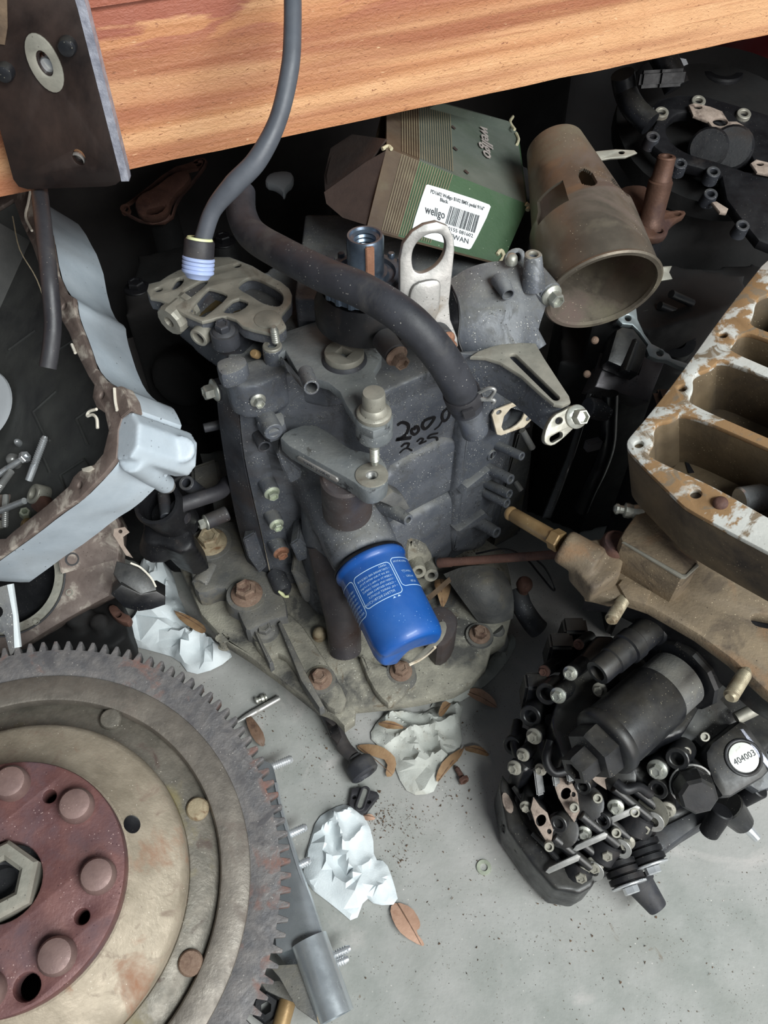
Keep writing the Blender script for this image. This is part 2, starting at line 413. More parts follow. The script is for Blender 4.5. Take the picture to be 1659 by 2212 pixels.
# ---------------------------------------------------------------- procedural materials
MAT = {}
def srgb(c):
    return tuple((x / 255 / 12.92 if x <= 10 else ((x / 255 + .055) / 1.055) ** 2.4) for x in c) + (1,)
def mat(name, c1, c2, scale=60, rough=.5, metal=0.0, bump=.15, bscale=None, stain=None, spk=None, dust=None, rvar=.12, detail=6, spec=.5, wave=None, lo=.35, hi=.65, coat=0, trans=0):
    """two-tone noise base; stain=(colour, scale, lo, hi); spk=(colour, scale, threshold); dust=(colour, amount)"""
    m = bpy.data.materials.new(name); m.use_nodes = True; nt = m.node_tree; N = nt.nodes; K = nt.links
    bs = N['Principled BSDF']; MAT[name] = m
    geo = N.new('ShaderNodeNewGeometry'); mp = N.new('ShaderNodeVectorMath'); mp.operation = 'SCALE'; mp.inputs['Scale'].default_value = 1 / S
    K.new(geo.outputs['Position'], mp.inputs[0]); co = mp.outputs[0]
    def nz(sc, det=detail, dist=0.0, rg=.6):
        n = N.new('ShaderNodeTexNoise'); n.inputs['Scale'].default_value = sc; n.inputs['Detail'].default_value = det
        n.inputs['Roughness'].default_value = rg; n.inputs['Distortion'].default_value = dist; K.new(co, n.inputs['Vector']); return n.outputs['Fac']
    def ramp(fac, a, b_):
        r = N.new('ShaderNodeMapRange'); r.inputs['From Min'].default_value = a; r.inputs['From Max'].default_value = b_; r.clamp = True
        K.new(fac, r.inputs['Value']); return r.outputs['Result']
    def mix(fac, A, B):
        x = N.new('ShaderNodeMix'); x.data_type = 'RGBA'
        if isinstance(fac, float): x.inputs['Factor'].default_value = fac
        else: K.new(fac, x.inputs['Factor'])
        for s_, c in ((x.inputs[6], A), (x.inputs[7], B)):
            if isinstance(c, tuple): s_.default_value = c
            else: K.new(c, s_)
        return x.outputs[2]
    def mul(a, b_):
        x = N.new('ShaderNodeMath'); x.operation = 'MULTIPLY'
        for s_, c in ((x.inputs[0], a), (x.inputs[1], b_)):
            if isinstance(c, (int, float)): s_.default_value = c
            else: K.new(c, s_)
        return x.outputs[0]
    n1 = nz(scale); cc = mix(ramp(n1, lo, hi), srgb(c1), srgb(c2))
    nonmetal = []
    if wave:
        cc = wave(N, K, co, cc, mix, ramp, nz)
    hx_ = None
    if isinstance(cc, list): cc, hx_ = cc
    st = stain if isinstance(stain, list) else ([stain] if stain else [])
    for k, s_ in enumerate(st):
        f = ramp(nz(s_[1], 8, .4 + k), s_[2], s_[3]); cc = mix(f, cc, srgb(s_[0])); nonmetal.append(f)
    if dust:
        sp = N.new('ShaderNodeSeparateXYZ'); K.new(geo.outputs['Normal'], sp.inputs[0])
        f = mul(mul(ramp(sp.outputs['Z'], .35, .95), ramp(nz(scale * .5 + 20, 8), .28, .68)), dust[1]); cc = mix(f, cc, srgb(dust[0])); nonmetal.append(f)
    sl = spk if isinstance(spk, list) else ([spk] if spk else [])
    for s_ in sl:
        v = N.new('ShaderNodeTexVoronoi'); v.inputs['Scale'].default_value = s_[1]; K.new(co, v.inputs['Vector'])
        f = mul(ramp(v.outputs['Distance'], s_[2], s_[2] * .55), ramp(nz(s_[1] * .11, 3), .48, .6)); cc = mix(f, cc, srgb(s_[0]))
        nonmetal.append(f)
    K.new(cc, bs.inputs['Base Color'])
    n2 = nz(scale * 1.7 + 11)
    rr = N.new('ShaderNodeMapRange'); rr.inputs['To Min'].default_value = max(.03, rough - rvar); rr.inputs['To Max'].default_value = min(1, rough + rvar)
    K.new(ramp(n2, .3, .7), rr.inputs['Value']); r_out = rr.outputs['Result']; m_out = None
    if metal > 0:
        m_out = metal
        for f in nonmetal:
            inv = N.new('ShaderNodeMath'); inv.operation = 'SUBTRACT'; inv.inputs[0].default_value = 1; K.new(f, inv.inputs[1]); m_out = mul(inv.outputs[0], m_out)
    for f in nonmetal:
        x = N.new('ShaderNodeMix'); x.data_type = 'FLOAT'; K.new(f, x.inputs['Factor']); K.new(r_out, x.inputs[2]); x.inputs[3].default_value = .85; r_out = x.outputs[0]
    K.new(r_out, bs.inputs['Roughness'])
    if m_out is not None:
        if isinstance(m_out, float): bs.inputs['Metallic'].default_value = m_out
        else: K.new(m_out, bs.inputs['Metallic'])
    bs.inputs['Specular IOR Level'].default_value = spec; bs.inputs['Coat Weight'].default_value = coat
    if trans: bs.inputs['Transmission Weight'].default_value = trans
    if bump:
        bp = N.new('ShaderNodeBump'); bp.inputs['Strength'].default_value = bump; bp.inputs['Distance'].default_value = .0012
        hh = nz(bscale or scale * 6, 6)
        if hx_ is not None:
            ad = N.new('ShaderNodeMath'); ad.operation = 'ADD'; K.new(hh, ad.inputs[0]); K.new(hx_, ad.inputs[1]); hh = ad.outputs[0]
        K.new(hh, bp.inputs['Height']); K.new(bp.outputs['Normal'], bs.inputs['Normal'])
    return m
DUST = (150, 148, 138)
W = (214, 212, 205)
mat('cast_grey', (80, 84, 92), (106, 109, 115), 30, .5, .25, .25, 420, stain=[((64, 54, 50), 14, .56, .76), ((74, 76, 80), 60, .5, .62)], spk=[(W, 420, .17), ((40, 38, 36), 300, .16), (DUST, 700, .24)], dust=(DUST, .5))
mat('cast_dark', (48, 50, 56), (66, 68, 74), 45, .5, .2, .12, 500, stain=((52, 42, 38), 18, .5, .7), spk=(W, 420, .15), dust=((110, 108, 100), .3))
mat('cast_brown', (66, 63, 66), (84, 79, 79), 45, .5, .25, .12, 500, stain=((60, 46, 40), 22, .48, .66), spk=(W, 420, .14))
mat('cast_black', (16, 16, 19), (28, 28, 31), 40, .48, .1, .1, 400, stain=((46, 38, 34), 25, .58, .75), spk=((120, 116, 108), 500, .12))
mat('paint_black', (18, 19, 22), (30, 31, 35), 60, .34, 0, .06, 500, spk=((130, 125, 110), 520, .15), dust=((110, 105, 92), .22), spec=.6)
mat('plastic_black', (20, 21, 24), (32, 33, 37), 60, .42, 0, .06, 600, spk=((140, 132, 112), 480, .15), dust=((120, 112, 95), .18))
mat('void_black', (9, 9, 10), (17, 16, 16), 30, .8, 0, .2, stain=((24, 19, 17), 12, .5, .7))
mat('base_dirt', (126, 123, 112), (154, 150, 136), 70, .85, .05, .7, 520, stain=[((78, 77, 74), 22, .5, .62), ((98, 84, 66), 34, .6, .72)], spk=[((190, 188, 175), 320, .2), ((52, 48, 44), 260, .17)])
mat('base_grey', (84, 85, 86), (108, 107, 104), 60, .66, .12, .45, 480, stain=((116, 110, 96), 26, .55, .68), spk=[((180, 178, 166), 340, .16), ((45, 42, 40), 280, .15)], dust=((128, 122, 106), .45))
mat('bracket_grey', (108, 113, 116), (132, 136, 137), 50, .5, .3, .3, 450, stain=((46, 47, 50), 70, .60, .66), spk=((205, 205, 198), 380, .15), dust=((140, 140, 132), .4))
mat('alu_bare', (146, 144, 141), (168, 165, 161), 60, .45, .55, .12, 500, stain=((118, 100, 78), 30, .62, .76), spk=((90, 86, 80), 300, .13))
mat('alu_dirty', (140, 138, 128), (164, 160, 148), 60, .5, .4, .15, 450, stain=((92, 82, 70), 36, .55, .7), spk=((60, 56, 52), 300, .15))
mat('zinc', (168, 170, 162), (196, 196, 186), 80, .38, .7, .1, 600, stain=((110, 100, 80), 60, .58, .72))
mat('zinc_green', (170, 178, 158), (196, 202, 182), 80, .42, .55, .1, 600, stain=((96, 92, 80), 60, .6, .75))
mat('chrome', (210, 213, 216), (230, 232, 234), 40, .26, .7, .03, 500, stain=((120, 116, 108), 60, .64, .8))
mat('chrome_dull', (158, 158, 156), (184, 183, 179), 50, .36, .6, .08, 500, stain=((84, 74, 64), 60, .55, .72))
mat('alu_sheet', (194, 201, 206), (212, 218, 222), 25, .3, .75, .03, 700, spk=((120, 120, 120), 300, .1))
mat('rust_bolt', (112, 90, 76), (134, 112, 96), 160, .8, .1, .4, 900, stain=((86, 62, 52), 120, .52, .66), spk=((178, 168, 152), 520, .18))
mat('bolt_tan', (140, 128, 104), (164, 150, 124), 150, .7, .2, .35, 900, stain=((104, 78, 54), 110, .5, .66))
mat('stud_tan', (148, 138, 116), (172, 162, 138), 150, .42, .5, .1, 900, stain=((96, 80, 58), 80, .52, .68))
mat('rust_brown', (88, 62, 54), (112, 80, 68), 60, .7, .15, .3, 500, stain=((62, 44, 42), 30, .5, .66), spk=((150, 130, 112), 400, .15))
mat('copper', (146, 104, 82), (168, 124, 100), 120, .5, .4, .2, 800, stain=((110, 74, 56), 120, .55, .7))
mat('brass_tan', (150, 122, 84), (176, 148, 106), 60, .42, .45, .1, 600, stain=((110, 84, 58), 50, .55, .72), spk=((220, 205, 170), 420, .12))
mat('sleeve', (98, 91, 82), (122, 114, 102), 26, .42, .6, .12, 500, stain=[((104, 98, 80), 16, .5, .66), ((94, 78, 72), 11, .52, .68)], spk=((196, 182, 156), 400, .13))
mat('spindle_rust', (84, 60, 50), (108, 80, 66), 50, .55, .45, .2, 500, stain=((64, 42, 38), 30, .5, .66))
mat('tan_rust', (112, 99, 82), (134, 118, 96), 38, .72, .1, .45, 450, stain=[((132, 102, 74), 20, .54, .68), ((70, 60, 52), 26, .52, .70)], spk=[((198, 182, 152), 380, .15), ((58, 48, 40), 300, .15)])
mat('tray_rim', (196, 196, 190), (216, 216, 210), 50, .55, .1, .18, 420, stain=[((148, 116, 80), 30, .48, .52), ((128, 112, 92), 70, .54, .62)], spk=((84, 74, 60), 320, .15))
mat('tray_in', (84, 72, 56), (112, 96, 74), 30, .6, .1, .18, 400, stain=((52, 44, 38), 14, .48, .66), spk=((170, 156, 130), 380, .15))
mat('pan_white', (178, 189, 198), (194, 204, 212), 30, .45, 0, .1, 400, stain=((176, 184, 190), 20, .5, .7), spk=((52, 52, 54), 190, .13))
mat('pan_rim', (106, 92, 86), (134, 120, 112), 60, .6, .15, .2, 450, stain=((186, 176, 164), 60, .54, .66), spk=((74, 62, 56), 320, .16))
mat('pan_in', (76, 77, 76), (94, 95, 92), 24, .45, .2, .08, 400, stain=((50, 50, 52), 12, .5, .7), spk=((30, 30, 30), 300, .13))
mat('wheel_teeth', (92, 91, 93), (120, 116, 114), 90, .62, .3, .5, 480, stain=[((122, 88, 78), 46, .56, .68), ((78, 76, 78), 36, .56, .7)], spk=((170, 164, 158), 360, .14))
mat('wheel_grey', (98, 94, 86), (124, 118, 108), 80, .52, .4, .35, 420, stain=[((122, 112, 76), 20, .54, .68), ((80, 66, 60), 36, .6, .72)], spk=((186, 180, 168), 340, .13))
mat('wheel_face', (106, 100, 93), (128, 121, 112), 70, .5, .45, .3, 400, stain=((98, 84, 76), 24, .56, .72), spk=((180, 172, 160), 360, .12))
mat('wheel_disc', (146, 135, 118), (170, 158, 140), 60, .55, .3, .35, 400, stain=[((136, 92, 66), 24, .56, .68), ((128, 112, 98), 44, .56, .68)], spk=((220, 210, 196), 380, .12))
mat('wheel_red', (92, 60, 60), (114, 78, 74), 60, .55, .2, .3, 480, stain=((84, 66, 72), 22, .5, .68), spk=[((176, 152, 146), 460, .17), ((66, 40, 42), 320, .14)])
mat('wheel_rivet', (118, 96, 92), (136, 112, 106), 80, .5, .35, .12, 480, spk=((170, 148, 140), 460, .13))
mat('rubber', (36, 37, 42), (54, 55, 61), 40, .58, 0, .1, 500, stain=((74, 72, 70), 26, .52, .7), spk=[((168, 164, 156), 360, .14), ((20, 20, 22), 300, .12)])
mat('rubber_grey', (74, 77, 84), (86, 90, 97), 40, .5, 0, .05, 500)
mat('rubber_dark', (40, 39, 43), (56, 55, 58), 40, .5, 0, .08, 500, stain=((74, 68, 64), 26, .55, .72), spk=((120, 112, 104), 380, .12))
mat('nylon_yellow', (206, 210, 158), (220, 223, 176), 40, .5, 0, .03)
mat('nylon_blue', (150, 166, 206), (170, 184, 220), 40, .45, 0, .03)
mat('steel_blue', (84, 96, 112), (118, 132, 148), 40, .32, .8, .08, 500, stain=((54, 58, 66), 30, .52, .7))
mat('filter_blue', (16, 72, 148), (24, 86, 164), 16, .34, 0, .03, 300, spk=((140, 178, 224), 330, .11), dust=((96, 136, 190), .25), spec=.6, coat=.15)
mat('print_white', (168, 200, 232), (190, 216, 240), 200, .6, 0, 0)
mat('marker', (14, 13, 15), (24, 22, 24), 100, .35, 0, 0)
mat('gasket', (190, 176, 152), (214, 202, 182), 120, .8, 0, .2, 800, stain=((140, 118, 92), 90, .56, .7))
mat('gasket_tan', (146, 130, 118), (168, 152, 140), 140, .8, 0, .3, 800, stain=((92, 78, 70), 70, .54, .68), spk=((60, 50, 46), 380, .17))
mat('sticker', (222, 228, 228), (234, 238, 238), 30, .5, 0, .03, stain=((196, 200, 200), 26, .6, .75))
mat('ink', (52, 54, 58), (84, 86, 90), 300, .7, 0, 0)
mat('box_print', (150, 140, 136), (176, 166, 160), 200, .7, 0, 0)
mat('card_inside', (54, 42, 38), (66, 52, 46), 60, .9, 0, .2, 500)
mat('card_edge', (178, 170, 140), (198, 190, 160), 150, .9, 0, .4, 700)
mat('paper_clean', (204, 212, 215), (220, 227, 229), 60, .9, 0, .25, 900)
mat('paper_dirty', (176, 178, 171), (202, 204, 197), 40, .9, 0, .3, 900, stain=[((166, 162, 150), 26, .54, .7)], spk=[((96, 80, 62), 190, .16), ((60, 48, 40), 330, .17)])
mat('leaf', (136, 106, 76), (164, 134, 100), 60, .65, 0, .25, 600, stain=((124, 84, 52), 60, .56, .72), spk=((72, 48, 34), 300, .12))
mat('leaf_pale', (170, 134, 112), (190, 154, 132), 60, .65, 0, .25, 600, stain=((150, 108, 84), 60, .58, .72))
mat('leaf_dark', (104, 82, 66), (128, 102, 84), 60, .6, 0, .25, 600, stain=((74, 54, 44), 60, .54, .7))
mat('debris', (78, 62, 50), (108, 86, 66), 300, .95, 0, .4)
mat('wood_grey', (86, 70, 56), (120, 100, 80), 60, .8, 0, .3, 500)
mat('plate_brown', (26, 19, 18), (34, 26, 24), 30, .38, .2, .05, 400, stain=((58, 40, 32), 10, .5, .7))
mat('edge_bright', (150, 152, 166), (196, 198, 210), 200, .4, .5, .3, 900)
mat('red_dark', (60, 14, 16), (74, 20, 22), 20, .5, 0, .06)
mat('white_dull', (176, 180, 184), (192, 196, 200), 12, .7, 0, .05)
mat('wall_dark', (44, 42, 42), (58, 55, 54), 10, .9, 0, .2)
mat('label_disc', (226, 228, 220), (240, 240, 234), 60, .5, .1, .05, stain=((150, 146, 118), 90, .62, .7))
mat('machined', (112, 108, 110), (130, 126, 128), 60, .38, .6, .1, 600, stain=((60, 54, 54), 60, .62, .72))
mat('gasket_face', (150, 160, 162), (172, 180, 181), 60, .4, .55, .06, 500, stain=((112, 120, 122), 40, .56, .72))
mat('oil_dark', (64, 54, 34), (84, 70, 44), 30, .12, 0, .02)
mat('twine', (150, 136, 112), (178, 164, 138), 300, .9, 0, .3)
mat('paint_flake', (214, 206, 190), (232, 226, 212), 100, .7, 0, .2)

def _wood(N, K, co, cc, mix, ramp, nz):
    # sawn softwood: broad growth bands running along the beam, short torn fibres across them
    def mapped(sc):
        mp = N.new('ShaderNodeMapping'); mp.vector_type = 'TEXTURE'
        mp.inputs['Rotation'].default_value = (0, 0, math.atan2(BDIR[1], BDIR[0])); mp.inputs['Scale'].default_value = sc; K.new(co, mp.inputs['Vector']); return mp.outputs[0]
    def tx(sc, det, dist=0.0):
        n = N.new('ShaderNodeTexNoise'); n.inputs['Scale'].default_value = 1.0; n.inputs['Detail'].default_value = det; n.inputs['Distortion'].default_value = dist
        K.new(mapped(sc), n.inputs['Vector']); return n.outputs['Fac']
    c = mix(ramp(tx((.6, .03, .017), 2), .44, .60), cc, srgb((186, 128, 88)))
    c = mix(ramp(tx((.8, .05, .03), 3), .56, .68), c, srgb((160, 100, 70)))
    c = mix(ramp(tx((.16, .02, .0045), 3), .60, .74), c, srgb((174, 118, 82)))
    c = mix(ramp(tx((.004, .01, .0012), 2, 1.2), .64, .72), c, srgb((136, 86, 58)))
    c = mix(ramp(tx((.010, .01, .0016), 2, .6), .70, .78), c, srgb((226, 186, 144)))
    sp = N.new('ShaderNodeSeparateXYZ'); K.new(co, sp.inputs[0])
    k = N.new('ShaderNodeMath'); k.operation = 'MULTIPLY'; K.new(ramp(sp.outputs['Z'], .455, .468), k.inputs[0]); K.new(ramp(tx((.07, .05, .014), 5, .8), .43, .49), k.inputs[1])
    c = mix(k.outputs[0], c, srgb((156, 92, 72)))
    h1 = ramp(tx((.0035, .01, .0016), 3, 1.0), .35, .7); h2 = ramp(tx((.16, .02, .0045), 3), .45, .7); s_ = N.new('ShaderNodeMath'); s_.operation = 'ADD'; K.new(h1, s_.inputs[0]); K.new(h2, s_.inputs[1])
    return [c, s_.outputs[0]]
BDIR = (.9, .437)
mat('wood', (208, 156, 112), (218, 168, 124), 24, .66, 0, .36, 300, wave=_wood)
mat('wood_stain', (146, 84, 62), (164, 100, 74), 40, .62, 0, .2, 340)
def _concrete(N, K, co, cc, mix, ramp, nz):
    c = mix(ramp(nz(3.2, 3), .40, .62), cc, srgb((174, 171, 168)))
    return c
mat('concrete', (142, 145, 140), (162, 163, 159), 34, .78, 0, .3, 260, wave=_concrete, stain=[((142, 144, 138), 6, .50, .68), ((194, 188, 184), 9, .56, .76), ((120, 106, 90), 40, .66, .78)], spk=[((84, 74, 62), 150, .11), ((208, 204, 198), 170, .10), ((70, 66, 62), 320, .14), ((112, 108, 100), 420, .2)], spec=.4)
def _corr(N, K, co, cc, mix, ramp, nz): return cc
mat('card_green', (50, 76, 50), (60, 86, 58), 30, .6, 0, .2, 500, stain=((84, 96, 82), 14, .55, .75), spk=((176, 186, 160), 260, .09))
mat('card_dust', (84, 92, 84), (98, 104, 96), 30, .7, 0, .12, 500, stain=((74, 84, 72), 18, .5, .7), spk=((150, 152, 142), 300, .1))
mat('card_brown', (72, 58, 46), (88, 74, 58), 40, .75, 0, .15, 500, stain=((98, 92, 74), 20, .54, .7))
mat('card_stripe', (112, 102, 82), (132, 122, 98), 80, .7, 0, .1, 500)
# ================================================================ setting
random.seed(4)
b = bmesh.new()
nx, ny = 60, 60
g = [[b.verts.new((lerp(-1.2, 1.3, i / nx), lerp(-.55, 1.35, j / ny), 0)) for j in range(ny + 1)] for i in range(nx + 1)]
for i in range(nx):
    for j in range(ny): b.faces.new((g[i][j], g[i + 1][j], g[i + 1][j + 1], g[i][j + 1]))
bmesh.ops.recalc_face_normals(b, faces=b.faces)
fl = obj('floor', b, 'concrete', None, 180, 'bare grey concrete garage floor', 'structure')
BD = Vector((.9, .437, 0)).normalized(); BN = Vector((.437, -.9, 0)).normalized()      # run of the bench and its front
wp = Vector((.05, 1.0, 0))
b = box_bm(wp - BD * 1.3, BD * 2.6, -BN * .03, Vector((0, 0, 1.0)))
obj('wall_back', b, 'wall_dark', None, None, 'dark wall behind the workbench', 'structure')

# ---- beam of the workbench with its deck
BZ = .40
bl = Z(0, 425, BZ); brp = Z(1659, 75, BZ)
BD = (brp - bl).normalized(); BN = Vector((BD.y, -BD.x, 0))
FB = Fr(bl, BN, BD)
v0 = FB.px(180, 385)[1]; v1 = FB.px(180, 14)[1]; hb = v1 - v0
beam = thing('workbench_shelf', 'orange-brown rough-sawn wooden beam of a workbench above the engine', 'workbench', bl)
u0, u1 = -.30, .95
b = bmesh.new()
# front board with slightly uneven sawn face
n1, n2 = 90, 22
gr = []
for i in range(n1 + 1):
    rw = []
    for j in range(n2 + 1):
        u = lerp(u0, u1, i / n1); v = hb * j / n2
        d = (noise.noise(Vector((u * 14, v * 70, 1))) * .0007 + noise.noise(Vector((u * 60, v * 160, 3))) * .0004) if 0 < j < n2 else 0
        rw.append(b.verts.new(FB.at(u, v + (noise.noise(Vector((u * 25, j, 7))) * .0008 if j in (0, n2) else 0), d)))
    gr.append(rw)
for i in range(n1):
    for j in range(n2): b.faces.new((gr[i][j], gr[i + 1][j], gr[i + 1][j + 1], gr[i][j + 1]))
g2 = bmesh.ops.extrude_face_region(b, geom=list(b.faces))
for q in g2['geom']:
    if isinstance(q, bmesh.types.BMVert): q.co -= BN * .036
bmesh.ops.recalc_face_normals(b, faces=b.faces)
obj('beam', b, 'wood', beam, 40)
obj('deck', box_bm(FB.at(u0, hb + .0005, .004), BD * (u1 - u0), -BN * .52, Vector((0, 0, .02))), 'wood', beam, None)
# ---- steel bracket plate bolted to the beam
br = thing('steel_bracket', 'dark brown steel bracket plate with rounded corners fixed to the wooden beam', 'bracket', Yp(150, 405, .40))
fP = Fr(Yp(150, 405, .405), (.05, -1, .0))
plate('plate', 'plate_brown', br, fP, [(-60, -40), (152, -40), (170, 20), (258, 372), (262, 390), (250, 400), (232, 404), (60, 410), (40, 404), (28, 388), (-60, 60)], .006,
      [('c', 170, 340, 13, 1.3), ('c', 98, 138, 15, 1.5)], .0006)
# bright sheared edge
L1 = [fP.P(150, -40, .0002), fP.P(168, 20, .0002), fP.P(214, 200, .0002), fP.P(258, 372, .0002), fP.P(262, 392, .0002)]
b = bmesh.new(); A = []
for p in L1:
    w = fP.u * .0042
    A.append([b.verts.new(p), b.verts.new(p + w), b.verts.new(p + w - fP.n * .0062), b.verts.new(p - fP.n * .0062)])
for P_, Q in zip(A, A[1:]):
    for k in range(4): b.faces.new((P_[k], P_[(k + 1) % 4], Q[(k + 1) % 4], Q[k]))
b.faces.new(A[0]); b.faces.new(A[-1]); bmesh.ops.recalc_face_normals(b, faces=b.faces)
obj('bright_edge', b, 'edge_bright', br, 30, 'bright sheared edge')
def ring_on(fr, x, y, ro, ri, th, m, nm, par, ry=1.0, rot=0):
    c = fr.px(x, y); k = mm(fr.P(x, y))
    return slab(nm, m, par, fr, [circ(c, ro * k, 28, ro * k * ry, rot), circ(c, ri * k, 20, ri * k * ry, rot)], th, .0003)
ring_on(fP.off(.0012), 96, 138, 34, 15, .0012, 'alu_dirty', 'washer', br, 1.75, .12)
cw = fP.P(104, 138, -.0055); cyl('bolt_end', 'chrome', br, cw - fP.n * .004, cw + fP.n * .002, .0042, .0036)
for x, y in ((148, 96), (14, 152)):
    p = fP.P(x, y); bolt(br, p, fP.n, .0042, .006, 'paint_black', 'pan', name='screw', label='black pan-head screw')
pk = [fP.P(172, 341, -.0035)]; lathe('hole_rim', 'alu_bare', br, fP.P(170, 340, -.0058), fP.n, [(0, 0), (.0035, 0), (.0042, .003), (.0036, .0052)], 20)
hu0 = fP.P(-50, 60); hexa('side_flange', 'plate_brown', br, [fP.P(60, -40, -.005), fP.P(64, -40, -.005), fP.P(150, 380, -.005), fP.P(146, 380, -.005)], [q + (-(q - bl).dot(BN) + .0005) * BN for q in (fP.P(60, -40, -.005), fP.P(64, -40, -.005), fP.P(150, 380, -.005), fP.P(146, 380, -.005))], 0)
plate('tape_strip', 'wood_grey', br, fP.off(.0012), [(-60, -40), (14, -40), (16, 60), (10, 98), (-60, 90)], .0012)

# ---- hanging hoses
hz = thing('hanging_hose', 'thin grey rubber hose hanging before the beam with a yellow and blue fitting', 'hose', T(430, 560, .42))
tube('hose', 'rubber_grey', hz, [T(640, -200, .42), T(634, -120, .395), T(632, -60, .385), T(632, 60, .385), T(626, 150, .387), T(600, 260, .395), (T(556, 345, .40)), T(506, 398, .405), T(460, 455, .412), T(436, 525, .42)], [.0044, .0044, .0044, .0045, .0047, .0047, .0054, .0056, .0045, .0047], 16)
e0 = T(431, 522, .418); ea = (T(428, 600, .425) - T(433, 510, .416)).normalized()
lathe('collar', 'rubber_dark', hz, e0, ea, [(.0058, -.001), (.0076, -.001), (.0082, .0), (.0083, .012), (.0075, .013), (0, .013)], 28)
lathe('seal_ring', 'nylon_yellow', hz, e0, ea, [(.0046, -.0022), (.0066, -.0022), (.0072, -.0012), (.0070, .001), (.0046, .001)], 28, label='pale yellow seal ring')
prof = [(0, .008)]
for i in range(4): prof += [(.0082, .008 + i * .0022), (.0088, .0086 + i * .0022), (.0088, .0096 + i * .0022), (.0082, .0102 + i * .0022)]
prof += [(.0072, .0175), (.006, .0195), (0, .0195)]
lathe('threaded_collar', 'nylon_blue', hz, e0, ea, prof, 28, label='pale blue threaded nylon collar')
h2 = tube('rubber_tube', 'rubber_dark', None, [T(66, 250, .455), T(76, 330, .445), T(85, 408, .430), T(93, 480, .415), T(106, 600, .405), T(114, 690, .408), T(110, 750, .41), T(103, 795, .411)], .0045, 16, 8, .55)
tag(h2, 'dark rubber tube hanging under the bracket over the pale pan', 'tube')

# ---- a stray brown cover and dark castings at the back, far under the bench
def backbit(name, label, cat, m, fr, outline, th, holes=(), bev=.004, rnd=1):
    o = plate(name, m, None, fr, outline, th, holes, bev, rnd); tag(o, label, cat); return o
bc = thing('rusty_cover', 'brown rusty pear-shaped cover deep under the bench at upper left', 'cover', Z(340, 430, .2))
fC = Fr(Z(340, 430, .24), (.1, -.5, .86))
plate('body', 'rust_brown', bc, fC, [(288, 440), (300, 418), (330, 405), (372, 372), (400, 365), (412, 375), (408, 392), (372, 425), (362, 458), (335, 472), (300, 466)], .012, [('s', 325, 458, 350, 452, 7)], .003, 1)
plate('flange', 'rust_brown', bc, fC.off(-.012), [(258, 446), (290, 425), (370, 360), (410, 350), (440, 335), (450, 350), (425, 385), (385, 430), (370, 480), (310, 482), (270, 462)], .006, [('c', 270, 450, 6), ('c', 428, 352, 6)], .002, 1)
cyl('pedestal', 'void_black', bc, (fC.P(340, 420, -.018)), Vector((fC.P(340, 420).x, fC.P(340, 420).y + .02, 0)), .015, .02)
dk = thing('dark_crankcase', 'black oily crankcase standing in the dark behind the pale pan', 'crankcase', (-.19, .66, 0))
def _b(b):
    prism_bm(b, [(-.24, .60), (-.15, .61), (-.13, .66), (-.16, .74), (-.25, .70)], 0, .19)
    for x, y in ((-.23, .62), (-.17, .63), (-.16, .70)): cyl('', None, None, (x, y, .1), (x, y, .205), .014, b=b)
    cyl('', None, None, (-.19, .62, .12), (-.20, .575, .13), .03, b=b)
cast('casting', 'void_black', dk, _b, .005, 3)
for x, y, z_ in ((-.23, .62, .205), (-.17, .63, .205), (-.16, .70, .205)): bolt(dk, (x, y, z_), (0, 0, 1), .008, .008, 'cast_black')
# grey paper-thin scrap of plastic behind the hose
sp = plate('plastic_cap', 'white_dull', None, Fr(Z(605, 385, .27), (.0, -.3, .95)), [(572, 382), (585, 370), (615, 366), (634, 372), (632, 392), (618, 402), (613, 420), (605, 408), (590, 398), (573, 395)], .01, (), .003, 1)
tag(sp, 'small pale grey plastic cap behind the thin hanging hose', 'cap')
# ================================================================ flywheel, lower left
FN = Vector((.148, -.151, .977)).normalized(); FC = Vector((-.215, .122, .122))
fw = thing('flywheel', 'large rusty toothed flywheel with a red hub plate and big centre nut', 'flywheel', (FC.x, FC.y, 0))
fF = Fr(FC, FN)
def wl(name, m, prof, seg=96, label=None, closed=True): return lathe(name, m, fw, FC, FN, prof, seg, 30, label, closed)
# ring gear with teeth
NT = 118; Lp = []
RO, RR = .1585, .1520
for i in range(NT):
    a = 2 * math.pi * i / NT; s_ = 2 * math.pi / NT
    for f, r in ((-.5, RR), (-.30, RR), (-.14, RO - .0006), (-.10, RO), (.10, RO), (.14, RO - .0006), (.30, RR)):
        Lp.append((r * math.cos(a + f * s_), r * math.sin(a + f * s_)))
slab('ring_gear', 'wheel_teeth', fw, fF, [Lp, circ((0, 0), .1325, 96)], .012, .0006, label='rusty ring gear with worn teeth')
wl('outer_rim', 'wheel_face', [(.1335, -.012), (.1335, -.0005), (.1328, .0012), (.131, .002), (.117, .0035), (.1155, .003), (.1145, .0005), (.1145, -.03), (.131, -.034)])
wl('groove_ring', 'wheel_grey', [(.1147, -.03), (.1147, -.0045), (.1135, -.0035), (.098, .0015), (.0965, .0015), (.0955, .0005), (.095, -.03)])
wl('face_disc', 'wheel_disc', [(.0958, -.02), (.0958, .013), (.0945, .0175), (.0915, .0205), (.085, .0225), (.070, .033), (.0655, .0365), (.0635, .0365), (.0635, -.02)], label='tan stained disc around the red hub plate')
